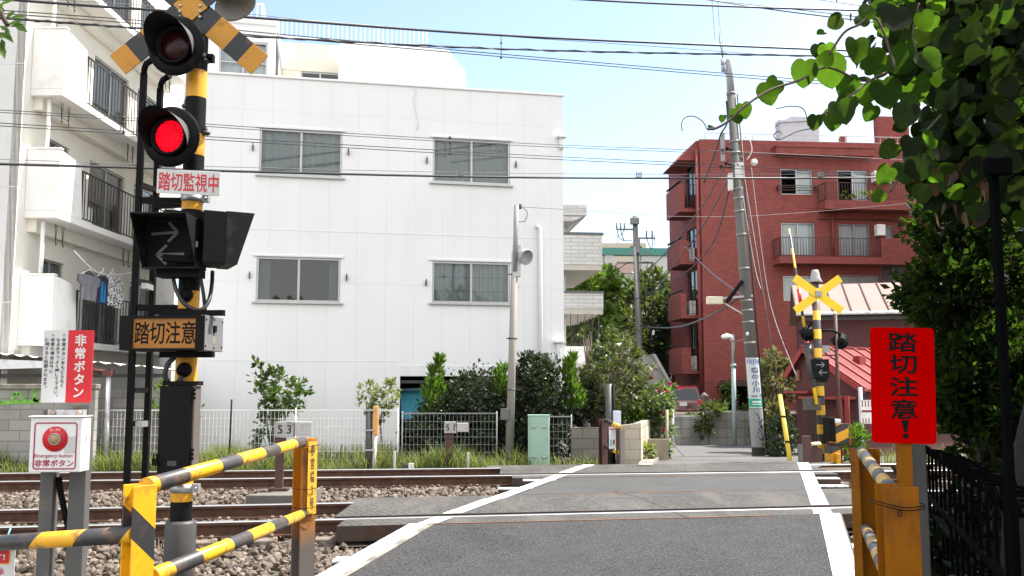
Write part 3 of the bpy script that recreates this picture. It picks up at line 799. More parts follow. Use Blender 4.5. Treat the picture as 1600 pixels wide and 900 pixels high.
# ---------------------------------------------------------------- cream apartment block with balconies
LBF = Frame(38, 20, -.5, -.22, 110)
lb = thing('apartment_block', 'cream apartment block with tiers of side balconies and laundry', 'apartment block', LBF)
m_lb = mat('cream_white_render', (.78, .745, .665), .85, var=.05, vs=1.5, bump=.2, bs=50, dirt=((.6, .56, .48), .12, .8))
m_lbw = mat('white_parapet', (.80, .785, .75), .8, var=.03, vs=2, bump=.15, bs=60, dirt=((.62, .6, .55), .14, 1.3))
m_iron = mat('dark_iron', (.045, .04, .038), .5, metal=.4, var=.2, dirt=((.12, .06, .03), .3, 8))
zb = [LBF.hit(75, q, .3)[1] for q in (540, 340, 149)]; zb.append(zb[-1] + zb[-1] - zb[-2]); st = zb[2] - zb[1]
ph = LBF.hit(75, 45, .3)[1] - zb[2]
BW, BL = .72, 8.0
m = MB(); m.bx(-9, 0, 0, 9, -.3, zb[0] - 2.2) if False else None
m.wall(-9, -.003, zb[0] - .55, zb[3] + 4, 0, .2, [])
for z in (zb[2] + .62, zb[1] + .62, zb[0] + .9): m.bx(-9, -.003, -.006, -.0005, z - .01, z + .01)
m.obj('end_wall', mat('grey_white_render', (.62, .615, .60), .85, var=.04, vs=1.5, bump=.2, bs=50, dirt=((.5, .49, .47), .2, .8)), lb)
side = Matrix.Rotation(R(90), 4, 'Z')
sw = []; ws = []
for i, z in enumerate(zb):
    for a, c in (((52, 75), (160, 215)) if False else ((1.1, 2.2), (3.3, 5.4), (6.0, 7.6))):
        hh = (a, c, z + .16, z + .16 + 1.85); ws.append((i, hh)); sw.append(hh)
m = MB(); m.wall(0, 9.5, -.3, zb[3] + 4, 0, .2, sw); m.obj('wall', m_lb, lb, local=side)
for i, h in ws:
    window(lb, *h, .05, frame=m_alu if h[0] > 1 else m_alud, glass=m_glassd, curtain=m_curt if (i + int(h[0])) % 2 == 0 else m_curtw, sill=False, local=side)
m = MB(); m.bx(-1.8, -1.7, .2, 9.4, 0, zb[3] + 3.5); m.obj('room', m_room, lb)
for i, z in enumerate(zb):
    m = MB(); m.bx(.003, BW, .3, BL, z, z + .15)
    m.bx(.003, BW, .3, .42, z + .152, z + ph); m.bx(-.0, BW + .02, .28, .44, z + ph + .002, z + ph + .04)
    for a, c, s in ((.423, 1.35, 1), (BL - 1.35, BL, 0)):
        hi = z + ph
        poly = [(a, z + .152), (c + (.12 if s else 0), z + .152), (c, hi - .12 if s else hi), (a, hi)]
        m.prism([(p_, q_) for p_, q_ in poly], -.10, 0, 0, Matrix.Translation((BW - .1, 0, 0)) @ Matrix.Rotation(R(90), 4, 'Z'))
    m.obj('balcony', m_lbw, lb, bev=.008)
    baluster_rail(lb, 1.5, BL - 1.38, z + .152, z + ph - .2, 0, .17, m_iron, .018, local=Matrix.Translation((BW - .05, 0, 0)) @ side, post=2.6)
    m = MB(); m.bx(.003, .2, .46, BL - .1, z - .28, z - .003); m.obj('beam', m_lb, lb)
    m = MB(); m.tube([(.33, .5, z + ph - .1 - st * 0), (.33, .5, z + st - .005)], .045, 8); m.obj('drain_pipe', m_lbw, lb)
    for yy in (1.0, 4.6, 7.0):                          # wire clothes-pole brackets hung under the soffit
        m = MB(); zt_ = z + st - .005
        for dy in (-.16, .16):
            m.tube([(.45, yy + dy - .05, zt_), (.45, yy + dy, zt_ - .42), (.45, yy + dy + .03, zt_ - .47), (.45, yy + dy + .06, zt_ - .40)], .008, 5)
            m.tube([(.45, yy + dy + .05, zt_), (.45, yy + dy, zt_ - .42)], .008, 5)
        m.tube([(.45, yy - .16, zt_ - .34), (.45, yy + .16, zt_ - .34)], .007, 5); m.obj('clothes_bracket', m_iron, lb)
m = MB(); m.bx(-9, 0, .2, 9.5, zb[0] - .3, zb[0] - .1); m.obj('beam', m_lb, lb)
for y_ in (2.3,):
    m = MB(); m.bx(.08, .42, y_ - .35, y_ + .35, zb[1] + .152, zb[1] + .152 + .5); m.obj('air_conditioner', m_white, lb, bev=.02)
# laundry on the lowest balcony
m_line = mat('white_cord', (.8, .8, .8), .6)
def yz(px, py, x): return LBF.xat(px, py, x)
xl_ = .95
lp = [yz(*q, xl_) for q in ((116, 392), (136, 413), (152, 426), (168, 429), (186, 429), (205, 426))]
ll = thing('clothes_line', 'white sagging line and hangers below the second tier of balconies', 'clothes line', loc=LBF.w(xl_, *lp[0]), rz=LBF.a)
m = MB(); m.tube([(0, a - lp[0][0], b_ - lp[0][1]) for a, b_ in lp], .012, 6); m.obj('cord', m_line, ll)
m_shirts = [mat('grey_cloth', (.20, .20, .22), .9, var=.12, vs=9, bump=.4, bs=14), mat('navy_cloth', (.02, .025, .06), .9, var=.2, vs=9), mat('blue_cloth', (.01, .22, .48), .9, var=.2, vs=9), mat('patterned_cloth', (.7, .7, .7), .9, speck=((.04, .04, .05), 16, .42))]
def garment(px0, px1, py0, py1, mt, lab, kind='shirt', sleeves=True):
    a, z1 = yz(px0, py0, xl_); c, _ = yz(px1, py0, xl_); z0 = yz((px0 + px1) / 2, py1, xl_)[1]
    w, h = c - a, z1 - z0; o = LBF.w(xl_, (a + c) / 2, z1)
    r_ = thing('hanging_' + kind, lab, kind, loc=o, rz=LBF.a, group='laundry on the balcony line')
    m = MB(); nx, nz = 12, 10; vs = []
    for s in (-1, 1):
        for j in range(nz + 1):
            for i in range(nx + 1):
                u, v = i / nx - .5, j / nz
                wid = w * (.62 + .1 * math.sin(v * 4) * .2 + .08 * v)
                if sleeves and v < .35: wid = w * (1.0 - .1 * v)
                yy = u * wid; fold = .03 * math.sin(u * 17 + v * 2) * v
                vs.append((s * .018 + fold, yy, -v * h - (.10 * abs(u) * h if v < .5 else 0) * (1 - v)))
    k = (nx + 1) * (nz + 1)
    fs = [(s * k + j * (nx + 1) + i, s * k + j * (nx + 1) + i + 1, s * k + (j + 1) * (nx + 1) + i + 1, s * k + (j + 1) * (nx + 1) + i) for s in (0, 1) for j in range(nz) for i in range(nx)]
    m.add(vs, fs, 0, True); m.obj('cloth', mt, r_)
    m = MB(); m.tube([(0, -w * .38, -.02), (0, 0, .13), (0, w * .38, -.02), (0, -w * .38, -.02)], .009, 5); m.tube([(0, 0, .13), (0, .02, .2), (0, .05, .17)], .007, 5); m.obj('hanger', m_line, r_)
garment(122, 158, 425, 470, m_shirts[0], 'grey long tee shirt hanging at the near end of the line')
garment(150, 172, 428, 476, m_shirts[1], 'navy shirt hanging beside the grey tee shirt', sleeves=False)
garment(153, 167, 438, 473, m_shirts[2], 'small bright blue cloth hanging among the dark laundry', 'cloth', False)
garment(166, 184, 430, 478, m_shirts[3], 'black and white mottled cloth hanging mid line', 'cloth', False)
garment(178, 196, 440, 482, m_shirts[3], 'black and white patterned shorts on a white hanger at far end of line', 'shorts', False)

# ---------------------------------------------------------------- carport and block walls at the left
CPF = Frame(0, 18.7, 0, -.22)
m_cp = mat('carport_white', (.70, .70, .70), .6, var=.08, vs=3, dirt=((.35, .33, .3), .35, 2))
cpz0, cpz1 = CPF.hit(0, 553)[1], CPF.hit(225, 573)[1]
cp = thing('carport', 'low white corrugated carport roof in front of the cream block', 'carport', CPF)
xA, xB = -1.5, CPF.hit(228, 570)[0]
m = MB(); n = 60; vs = []
for j in range(2):
    for i in range(n + 1):
        x = xA + (xB - xA) * i / n; vs.append((x, 2.6 * j, cpz0 + (cpz1 - cpz0) * (x - 0) / (xB) + .02 * math.cos(i * 1.6) - .05 * j))
m.add(vs, [(i, i + 1, n + 2 + i, n + 1 + i) for i in range(n)], 0, True); m.obj('roof', m_cp, cp)
m = MB(); m.add([(xA, -.05, cpz0 - .05), (xB * .62, -.05, cpz0 + (cpz1 - cpz0) * .62 - .02), (xB * .62, -.05, cpz0 - .25), (xA, -.05, cpz0 - .34), (xA, -.01, cpz0 - .05), (xB * .62, -.01, cpz0 + (cpz1 - cpz0) * .62 - .02), (xB * .62, -.01, cpz0 - .25), (xA, -.01, cpz0 - .34)],
                [(0, 1, 2, 3), (4, 5, 6, 7), (0, 4, 5, 1), (3, 2, 6, 7), (1, 5, 6, 2)]); m.obj('fascia', m_cp, cp)
m = MB()
for i in range(4): m.tube([(xA + (xB - xA) * (i + .3) / 4, .1, -.1), (xA + (xB - xA) * (i + .3) / 4, .1, cpz1 - .05)], .03, 8)
m.bx(xA, xB, 1.2, 1.26, cpz1 - .2, cpz1 - .12); m.obj('post', m_alud, cp)
x_, z_ = CPF.hit(172, 583, .06)
m = MB(); m.bx(x_ - .09, x_ + .09, -.1, .08, z_ - .06, z_ + .06, 1); m.tube([(x_, 0, z_ - .06), (x_, 0, .2)], .045, 10, 0); m.tube([(x_ - .5, 0, z_ + .08), (x_, 0, z_ + .02)], .05, 8, 1)
m.obj('downpipe', [m_cp, mat('maroon_pipe', (.10, .03, .025), .6)], cp)
m_block = patternmat('block_wall', 'brick', (.29, .275, .25), (.17, .16, .145), .42, .2, .008, .95, .5, ((.09, .085, .07), .75), .12)
BWF = Frame(0, 18.2, 0, -.22)
bw = thing('block_wall', 'grey concrete block wall with faint green spray paint at left', 'wall', BWF)
bz = BWF.hit(60, 600)[1]; bx1 = BWF.hit(148, 640)[0]
m = MB(); m.bx(-2.5, bx1, 0, .14, -.2, bz - .10); m.obj('wall', m_block, bw, bev=.006)
m = MB(); m.bx(-2.55, bx1 + .02, -.04, .18, bz - .098, bz); m.obj('coping', m_kerb, bw, bev=.015)
m_spray = mat('green_spray', (.17, .40, .06), .8, var=.3, vs=9)
m = MB()
for pl in (((-14, 628), (2, 626)), ((18, 625), (22, 614), (30, 614), (34, 625)), ((42, 626), (44, 606), (50, 603), (56, 612), (52, 624), (60, 626)), ((0, 630), (30, 628), (62, 627))):
    q = [BWF.hit(a, b_, -.006) for a, b_ in pl]
    for (a, b_), (c, d) in zip(q, q[1:]): m.bar((a, -.004, b_), (c, -.004, d), .005, .075, up=(0, 0, 1))
m.obj('graffiti', m_spray, bw)
BW2 = Frame(160, 19.3, 0, -.22)
b2_ = thing('garden_wall', 'stained grey wall behind the mesh fence below the carport', 'wall', BW2)
m = MB(); m.bx(-.5, BW2.hit(300, 600)[0], 0, .14, -.2, BW2.hit(200, 607)[1]); m.obj('wall', m_block, b2_, bev=.006)

# ---------------------------------------------------------------- white brick flats behind, right of the white building
m_wbrick = patternmat('white_brick', 'brick', (.46, .46, .45), (.32, .32, .31), .42, .11, .012, .85, .5, ((.45, .44, .40), .4), .08)
QF = Frame(882, 27, 6, -.6)
qb = thing('brick_flats', 'white brick flats with stacked balconies peeking past the office corner', 'apartment block', QF)
x0, x1 = -3.5, QF.hit(941, 400)[0]
def qr(y): return QF.hit(900, y)[1]
m = MB(); m.bx(x0, .25, 1.2, 8, -1, qr(300)); m.obj('wall', m_wplain, qb)
for y0_, y1_, e in ((367, 413, x1), (458, 482, x1 + .02)):
    m = MB(); m.bx(x0, e, .0, .12, qr(y1_), qr(y0_)); m.bx(e - .12, e, .123, 5, qr(y1_), qr(y0_)); m.obj('balcony_parapet', m_wbrick, qb)
    m = MB(); m.bx(x0, e - .01, .02, 5, qr(y1_) - .16, qr(y1_) - .003); m.obj('balcony_floor', mat('grey_soffit', (.40, .38, .34), .85, var=.08), qb)
m = MB(); m.bx(x0, e + .02, -.02, .14, qr(367) + .002, qr(367) + .08); m.bx(x0, e + .02, -.02, .14, qr(458) + .002, qr(458) + .06); m.obj('coping', m_alud, qb)
e2 = QF.hit(917, 330)[0]; m = MB(); m.bx(x0, e2, .0, 5, qr(336), qr(320)); m.prism([(x0, qr(345)), (.3, qr(345)), (e2 - .05, qr(336) - .003), (x0, qr(336) - .003)], .05, 5); m.obj('eave', m_wbrick, qb)
m = MB(); m.bx(x0, x1, .0, .14, qr(567), qr(541)); m.bx(x1 - .14, x1, .143, 5, qr(567), qr(541)); m.bx(x0, x1 - .02, .15, 5, qr(567) - .12, qr(567)); m.obj('balcony_parapet', m_wplain, qb, bev=.01)
baluster_rail(qb, QF.hit(880, 500)[0] - .4, x1 - .1, qr(541), qr(476), .05, .2, m_iron, .016)
baluster_rail(qb, .05, 4.6, qr(541), qr(476), 0, .5, m_iron, .016, local=Matrix.Translation((x1 - .1, 0, 0)) @ side)
m = MB(); m.bx(x0, x1 - .5, 1, 6, -1, qr(567) - .13); m.obj('wall', m_cream, qb)

# ---------------------------------------------------------------- red brick apartment house
RF = Frame(1097, 46, 5, .25, 400)
rb = thing('brick_apartment', 'red brick apartment house of several storeys beyond the street', 'apartment block', RF)
m_red = patternmat('red_brick', 'brick', (.225, .048, .038), (.125, .033, .027), .30, .10, .010, .8, .4, ((.10, .022, .018), .5), .14, 'XZ+Y')
m_redp = mat('red_paint', (.20, .033, .024), .7, var=.15, vs=2, dirt=((.1, .03, .025), .3, 1.5))
m_redrail = mat('maroon_rail', (.06, .022, .02), .5, metal=.3)
rtop = RF.hit(1250, 221)[1]; RX1 = 17.0
rh = {}
for k, q in dict(a=(1220, 1270, 264, 304), b=(1309, 1357, 266, 315), c=(1221, 1274, 348, 399), d=(1311, 1360, 350, 400), e=(1384, 1397, 352, 372),
                 f=(1377, 1418, 411, 442), g=(1224, 1270, 431, 470), h=(1313, 1376, 430, 470), i=(1378, 1396, 268, 286), j=(1128, 1178, 604, 660)).items(): rh[k] = RF.rect(*q)
m = MB(); m.wall(0, RX1, -.6, rtop, 0, .25, list(rh.values())); m.obj('wall', m_red, rb)
LH = [(RF.hit(1090, 0, 0)[0], 0)]
rsides = []
lz = {k: RF.hit(1075, k, 1.8)[1] for k in (262, 314, 340, 391, 415, 442, 470, 487, 503, 520, 568, 590, 378)}
for z0_, z1_ in ((lz[314], lz[314] + 2.0), (lz[415] - .1, lz[415] + 1.9), (lz[487] + .1, lz[487] + 2.1), (lz[568] + .0, lz[568] + 2.0)):
    rsides.append((-2.7, -.9, z0_, z1_))
rsl = Matrix.Rotation(R(-90), 4, 'Z')                     # x' -> -y ; y' -> +x
m = MB(); m.wall(-6.2, -.253, -.6, rtop, 0, .25, rsides); m.obj('wall', m_red, rb, local=rsl)
m = MB(); m.bx(.3, RX1, .3, 6, rtop - .6, rtop - .4); m.bx(RX1 - .3, RX1 - .01, .26, 9, -.6, rtop); m.obj('roof', m_redp, rb)
for k in 'abcdefgh':
    h = rh[k]; window(rb, *h, .08, frame=m_alu, glass=m_glass, curtain=m_curtw if k not in 'f' else m_curt, sill=False, open_=1 if k in 'ab' else 0, sash=1 if k == 'e' else 2, w=.05, depth=.14)
    backbox(rb, h[0] - .1, h[1] + .1, h[2] - .1, h[3] + .1, .27, 2)
for h in rsides: window(rb, *h, .08, frame=m_alud, glass=m_glassd, curtain=m_curtw if h is rsides[0] else None, sill=False, local=rsl)
m = MB(); m.bx(1.2, 1.3, .9, 6, 0, rtop - .7); m.obj('room', m_room, rb)
h = rh['j']; backbox(rb, h[0] - .05, h[1] + .6, h[2] - .3, h[3] + .1, .27, 4.5)
m = MB(); m.prism([(h[0] - .25, h[3] + .02), (h[1] + .6, h[3] + .02), (h[1] + .6, h[3] + .3), (h[0] - .05, h[3] + .3)], -1.0, -.003); m.obj('canopy', mat('maroon_canopy', (.05, .02, .02), .7), rb)
# left side balconies
for i, (zt_, zb_) in enumerate(((296, 338), (382, 418), (462, 500), (545, 585))):
    za, zc_ = RF.hit(1052, zt_, 1.8)[1], RF.hit(1060, zb_, 1.8)[1]
    m = MB(); m.bx(-.95, -.003, .5, 3.1, zc_, zc_ + .16); m.bx(-.95, -.83, .5, 3.1, zc_ + .162, za); m.bx(-.827, -.5 if i % 2 else -.7, .5, .6, zc_ + .162, za); m.bx(-.827, -.003, 3.0, 3.1, zc_ + .162, za)
    m.obj('balcony', m_red, rb)
    baluster_rail(rb, -.7, -.01, zc_ + .16, za, .55, .14, m_redrail, .02)
    m = MB(); m.bx(-.97, -.81, .5, 3.1, za + .15, za + .19); m.tube([(-.89, .55, za), (-.89, .55, za + .15)], .02, 6); m.tube([(-.89, 3., za), (-.89, 3., za + .15)], .02, 6); m.obj('railing', m_redrail, rb)
    if i: 
        m = MB(); m.bx(-.45, -.1, .9, 1.5, zc_ + .165, zc_ + .9); m.obj('air_conditioner', m_white, rb, bev=.03)
m = MB(); m.prism([(-1.05, RF.hit(1053, 258, 1.8)[1] - .1), (0, RF.hit(1053, 258, 1.8)[1] - .1), (0, rtop), (-.1, rtop)], .3, 3.4); m.obj('eave', m_redp, rb)
m = MB(); m.tube([(-.14, .12, 0), (-.14, .12, rtop - .5)], .09, 8); m.obj('downpipe', m_redp, rb)
x_ = RF.hit(1297, 0)[0]; m = MB(); m.tube([(RF.hit(1299, 330)[0], -.1, RF.hit(1299, 405)[1]), (RF.hit(1299, 330)[0], -.1, RF.hit(1299, 328)[1])], .075, 8); m.obj('downpipe', m_redp, rb)
# front balconies
def fbal(x0p, x1p, y_top, y_bot, rail, solid=None, dep=1.0):
    x0, x1 = RF.hit(x0p, y_bot, -dep)[0], RF.hit(x1p, y_bot, -dep)[0]; z1, z0 = RF.hit(x0p, y_top, -dep)[1], RF.hit(x0p, y_bot, -dep)[1]
    m = MB(); m.bx(x0, x1, -dep, -.003, z0, z1)
    zr = RF.hit(x0p, rail, -dep)[1]
    xe = x1
    if solid:
        xe = RF.hit(solid, y_bot, -dep)[0]; m.bx(xe, x1, -dep, -dep + .12, z1 + .002, zr); m.bx(x1 - .12, x1, -dep + .122, -.003, z1 + .002, zr)
    m.obj('balcony', m_red, rb)
    baluster_rail(rb, x0 + .05, xe - .02, z1, zr, -dep + .05, .14, m_redrail, .02, post=2.5)
    baluster_rail(rb, -dep + .07, -.01, z1, zr, 0, .14, m_redrail, .02, post=2.5, local=Matrix.Translation((x0 + .06, 0, 0)) @ Matrix.Rotation(R(90), 4, 'Z'))
fbal(1290, 1440, 312, 326, 284)
fbal(1219, 1424, 400, 411, 370, 1378)
x0, x1, z0, z1 = RF.rect(1213, 1367, 231, 242, -.5); m = MB(); m.bx(x0, x1, -.5, -.003, z0, z1); m.bx(x0 - .05, x1 + .05, -.55, -.002, z1 + .002, z1 + .1); m.obj('ledge', m_red, rb)
x0, x1, z0, z1 = RF.rect(1216, 1276, 290, 297, -.25); m = MB()
for z in (z0, (z0 + z1) / 2 + .02, z1): m.bx(x0, x1, -.25, -.22, z - .015, z + .015)
for x in (x0, x1 - .03): m.bx(x, x + .03, -.25, 0, z0, z1)
m.obj('window_guard', m_redrail, rb)
for q, d in (((1367, 1396, 267, 283), -.5), ((1371, 1384, 350, 368), -.4)):
    x0, x1, z0, z1 = RF.rect(*q, d); m = MB(); m.bx(x0, x1, d, -.03, z0, z1); m.obj('air_conditioner', m_white, rb, bev=.03)
m = MB(); x0, x1, z0, z1 = RF.rect(1278, 1392, 343, 345, -.06); m.tube([(x0, -.06, z1), (x1, -.06, z1), (x1 + .5, -.06, z1 - .1), (x1 + .5, -.06, z1 - 1)], .03, 6); m.obj('pipe', m_redrail, rb)
# flower boxes on the upper balcony
m = MB(); x0, z0 = RF.hit(1316, 312, -.8); leaves(m, [((x0 + .2 + .42 * k, -.82, z0 + .24), (.22, .12, .16), 26) for k in range(4)], .12, .6); m.obj('balcony_plants', leafmat('leaf_bright', [(.10, .18, .03), (.18, .26, .06), (.07, .13, .02)]), rb)
baluster_rail(rb, RF.hit(1104, 220)[0], RF.hit(1470, 220)[0], rtop + .02, RF.hit(1200, 207)[1], .3, .3, m_alu, .014, post=2.2)
m_box = mat('grey_steel_box', (.42, .45, .48), .5, var=.06)
x0, x1, z0, z1 = RF.rect(1219, 1280, 183, 222, 2.5); xs_ = RF.hit(1236, 200, 2.5)[0]
m = MB(); m.bx(x0, x1, 2.5, 3.2, rtop - .4, z1 - .15); m.prism([(x0 - .05, z1 - .35), (xs_, z1), (x1, z1), (x1, z1 - .15), (x0, z1 - .15 - .18)], 2.42, 3.25); m.obj('roof_cabinet', m_box, rb)
x0, x1, z0, z1 = RF.rect(1372, 1412, 182, 224, 2.); m = MB(); m.bx(x0, x1 + .3, 2., 2.5, rtop - .4, z1); m.obj('roof_block', m_red, rb)
for q in ((1314, 1323),): 
    x0, x1, z0, z1 = RF.rect(q[0], q[1], 213, 224, 1.5); m = MB(); m.bx(x0, x1, 1.5, 1.8, z0, z1); m.obj('roof_vent', m_redp, rb)
# rear wall pieces of the block to the right, seen through leaves
RF2 = Frame(1440, 41, 5, .2)
rb2 = thing('red_building', 'plain red walled building half hidden by the leafy shrubs at right', 'building', RF2)
m = MB(); m.bx(0, 6, 0, .4, -.6, RF2.hit(1450, 262)[1]); m.obj('wall', m_red, rb2)
x0, x1, z0, z1 = RF2.rect(1442, 1456, 355, 420); m = MB(); m.bx(x0, x1, -.02, .02, z0, z1); m.obj('window', m_glassd, rb2)

# ---------------------------------------------------------------- low maroon house with pink metal roofs
m_maroon = patternmat('maroon_boards', 'stack', (.085, .020, .020), (.035, .010, .010), .09, 9., .008, .7, .5, ((.05, .015, .012), .4), .06, 'XZ+Y')
m_roofp = mat('pink_metal_roof', (.17, .034, .031), .75, spec=.2, var=.14, vs=1.6, dirt=((.30, .10, .09), .3, 2))
m_roofw = mat('pale_pink_metal_roof', (.27, .19, .165), .7, spec=.25, var=.08, vs=1.2)
m_trim = mat('red_trim', (.24, .018, .015), .5, var=.1)
HF = Frame(1345, 33, -14, -.85)
hs = thing('maroon_house', 'maroon boarded house with a broad pale pink seamed metal roof', 'house', HF)
ez, rz_ = HF.hit(1340, 487)[1], HF.hit(1340, 443, 3.2)[1]
x0, x1 = HF.hit(1243, 470)[0], HF.hit(1500, 470)[0]
m = MB(); m.bx(x0 + .3, x1, .5, 6.4, -.3, ez - .06); m.obj('wall', m_maroon, hs)
m = MB(); m.add([(x0, 0, ez), (x1, 0, ez), (x1, 3.2, rz_), (x0, 3.2, rz_), (x0, 6.4, ez), (x1, 6.4, ez)] + [(x0, 0, ez - .07), (x1, 0, ez - .07), (x1, 3.2, rz_ - .07), (x0, 3.2, rz_ - .07), (x0, 6.4, ez - .07), (x1, 6.4, ez - .07)],
    [(0, 1, 2, 3), (3, 2, 5, 4), (6, 9, 8, 7), (9, 10, 11, 8), (0, 6, 7, 1), (0, 3, 9, 6), (3, 4, 10, 9), (1, 7, 8, 2)]); m.obj('roof', m_roofw, hs)
m = MB(); k = int((x1 - x0) / .62)
for i in range(k + 1):
    x = x0 + .02 + i * .62; m.bar((x, -.01, ez + .02), (x, 3.2, rz_ + .02), .035, .05)
    m.box((x, .02, ez - .02), (.07, .12, .09))
m.obj('roof_seam', mat('seam_brown', (.06, .028, .024), .6), hs)
m = MB(); m.tube([(x0, -.08, ez - .05), (x1, -.08, ez - .05)], .06, 8); m.obj('gutter', m_white, hs)
m = MB(); m.bx(x0 + .3, x1, .44, .497, ez - .25, ez - .1); m.obj('frieze', m_alud, hs)
# front shed with gable
d_, r_d = Vector((.62, -.785, 0)), Vector((.785, .62, 0))
SHF = Frame(1253, 25, 0, -.62)
sh = bpy.data.objects.new('gabled_shed', None); COL.objects.link(sh); sh.location = SHF.O
sh.rotation_euler = (0, 0, math.atan2(d_.y, d_.x)); tag(sh, 'small dark red gabled shed with a glossy pink roof behind the far crossing signal', 'shed')
def shl(px, py, off):                                    # local point on plane local y=off (x along the gable, y along the ridge)
    rr = ray(px, py); t = ((SHF.O - CAMP).dot(r_d) + off) / rr.dot(r_d); w = CAMP + rr * t - SHF.O
    return w.dot(d_), w.z
ax, az = shl(1253, 541, -.15); lx, lz_ = shl(1226, 585, -.15); ex, ez2 = shl(1352, 608, -.15)
wl, wr = lx + .22, ex - .3
def zl(x): return az - .1 + (lz_ - az) * (ax - x) / (ax - lx) if x < ax else az - .1 + (ez2 - az) * (x - ax) / (ex - ax)
m = MB(); m.prism([(wl, -.4), (wr, -.4), (wr, zl(wr)), (ax, zl(ax)), (wl, zl(wl))], 0, 6); m.obj('wall', m_maroon, sh)
m = MB(); m.prism([(ax, az), (ex, ez2), (ex, ez2 - .06), (ax, az - .06)], -.15, 6.5); m.prism([(ax, az), (ax, az - .06), (lx, lz_ - .06), (lx, lz_)], -.15, 6.5); m.obj('roof', m_roofp, sh)
m = MB()
for k in range(12):
    y = -.13 + .58 * k; m.bar((ax, y, az + .02), (ex, y, ez2 + .02), .05, .045)
m.bar((ax, -.16, az + .02), (ax, 6.5, az + .02), .12, .05); m.obj('roof_seam', m_trim, sh)
m = MB(); m.bar((ax, -.17, az - .08), (ex, -.17, ez2 - .08), .04, .12); m.bar((ax, -.17, az - .08), (lx, -.17, lz_ - .08), .04, .12); m.obj('barge_board', m_trim, sh)
cx, cz = shl(1346, 575, 1.4); m = MB(); m.bx(cx - .18, cx + .02, 1.3, 1.6, cz - .3, cz + .32); m.obj('chimney', m_trim, sh, bev=.01)
wx, wz = shl(1247, 586, -.02); m = MB(); m.bx(wx - .06, wx + .05, -.06, -.002, wz - .15, wz + .13); m.obj('vent_hood', mat('rust_vent', (.25, .11, .07), .8), sh)
a, z_ = shl(1233, 612, -.1); c, z2 = shl(1270, 609, -.1); m = MB(); m.bx(a, c, -.35, -.002, z_ - .04, z_ + .02); m.obj('canopy', m_trim, sh)
a, z_ = shl(1262, 622, -.1); c, z2 = shl(1335, 612, -.1); m = MB(); m.bx(a, c, -.5, -.002, z_ - .02, z_ + .05); m.obj('canopy', m_trim, sh)
a, c = shl(1262, 650, 0)[0], shl(1290, 650, 0)[0]; m = MB(); m.bx(a, c, -.03, -.002, -.4, shl(1275, 637, 0)[1]); m.obj('door', mat('slatted_door', (.05, .02, .018), .7, stripe=((.02, .012, .01), (1, 0, 0), .1, 0, .3)), sh)
for q in ((1311, 1316), (1322, 1328)):
    a, c = shl(q[0], 640, -.5)[0], shl(q[1], 640, -.5)[0]; m = MB(); m.bx(a, c, -.55, -.5, -.4, shl(1315, 618, -.5)[1]); m.obj('post', m_trim, sh)
# white poster on a post by the shed
PFq = Frame(1352, 22.3, 0, -.4)
po = thing('notice_board', 'white notice with red marks standing beside the maroon shed', 'notice board', PFq)
x0, x1, z0, z1 = PFq.rect(1344, 1364, 625, 662); m = MB(); m.bx(x0, x1, -.02, .0, z0, z1); m.obj('board', m_white, po)
m = MB()
for k in range(4): x = x0 + .04 + k * .07; m.bx(x, x + .022, -.0235, -.021, z1 - .16, z1 - .01); m.bx(x, x + .022, -.0235, -.021, z0 + .01, z0 + .13)
m.bx(x0 + .03, x1 - .03, -.0235, -.021, (z0 + z1) / 2 - .01, (z0 + z1) / 2 + .04); m.obj('print', m_trim, po)
m = MB(); m.tube([(x0 + .03, .03, -.1), (x0 + .03, .03, z1 + .3)], .05, 8); m.obj('post', m_box, po)

# ---------------------------------------------------------------- far: girder viaduct and grey wall
VF = Frame(960, 85, 3, 0)
vi = thing('viaduct', 'distant viaduct with a green steel girder behind the trees', 'viaduct', VF)
x0, x1 = VF.hit(820, 390)[0], VF.hit(1110, 390)[0]; z0, z1 = VF.hit(960, 398)[1], VF.hit(960, 387)[1]
m = MB(); m.bx(x0, x1, 0, 1.0, z0, z1); m.obj('girder', mat('green_steel', (.05, .21, .17), .5, var=.08), vi)
baluster_rail(vi, x0, x1, z1 + .3, VF.hit(960, 366)[1], .2, 1.6, m_alu, .08, post=1.6)
m = MB(); a, c = VF.hit(945, 400)[0], VF.hit(960, 400)[0]; m.bx(a, c, .1, 1, -5, z0 - .01); m.obj('pier', mat('pale_concrete', (.45, .44, .42), .9, var=.1), vi)
m_pale = mat('pale_wall', (.48, .475, .46), .9, var=.1, vs=.6)
a, c = VF.hit(1003, 400)[0], VF.hit(1100, 400)[0]; m = MB(); m.bx(a, c, .2, 1.2, -6, z0 - .02); m.obj('wall', m_pale, vi)
FB = Frame(960, 105, 0, 0)
fb = thing('distant_building', 'distant building with cream and salmon bands below the green girder', 'building', FB)
x0, x1 = FB.hit(870, 400)[0], FB.hit(1010, 400)[0]
m = MB(); m.bx(x0, x1, 0, 4, -6, FB.hit(960, 427)[1]); m.obj('wall', mat('olive_wall', (.30, .33, .26), .9, var=.1), fb)
m = MB(); m.bx(x0, x1, -.1, 4, FB.hit(960, 427)[1] + .01, FB.hit(960, 412)[1]); m.obj('band', mat('salmon_wall', (.42, .30, .26), .9), fb)
m = MB(); m.bx(x0, x1, -.1, 4, FB.hit(960, 412)[1] + .01, FB.hit(960, 380)[1]); m.obj('wall', mat('cream_wall', (.48, .43, .33), .9), fb)
HF2 = Frame(1010, 44, 0, -.9)
wh_ = thing('grey_house', 'small grey house with a ribbed side above the flowering bush', 'house', HF2)
x0, x1, z0, z1 = HF2.rect(985, 1044, 560, 600); m = MB(); m.prism([(x0 - 1.5, -1), (x1, -1), (x1, z0 + .1), (x1 - .6, z1 + .1), (x0 - 1.5, z1 - .1)], 0, 4); m.obj('wall', mat('grey_wall', (.27, .265, .255), .9, var=.1), wh_)
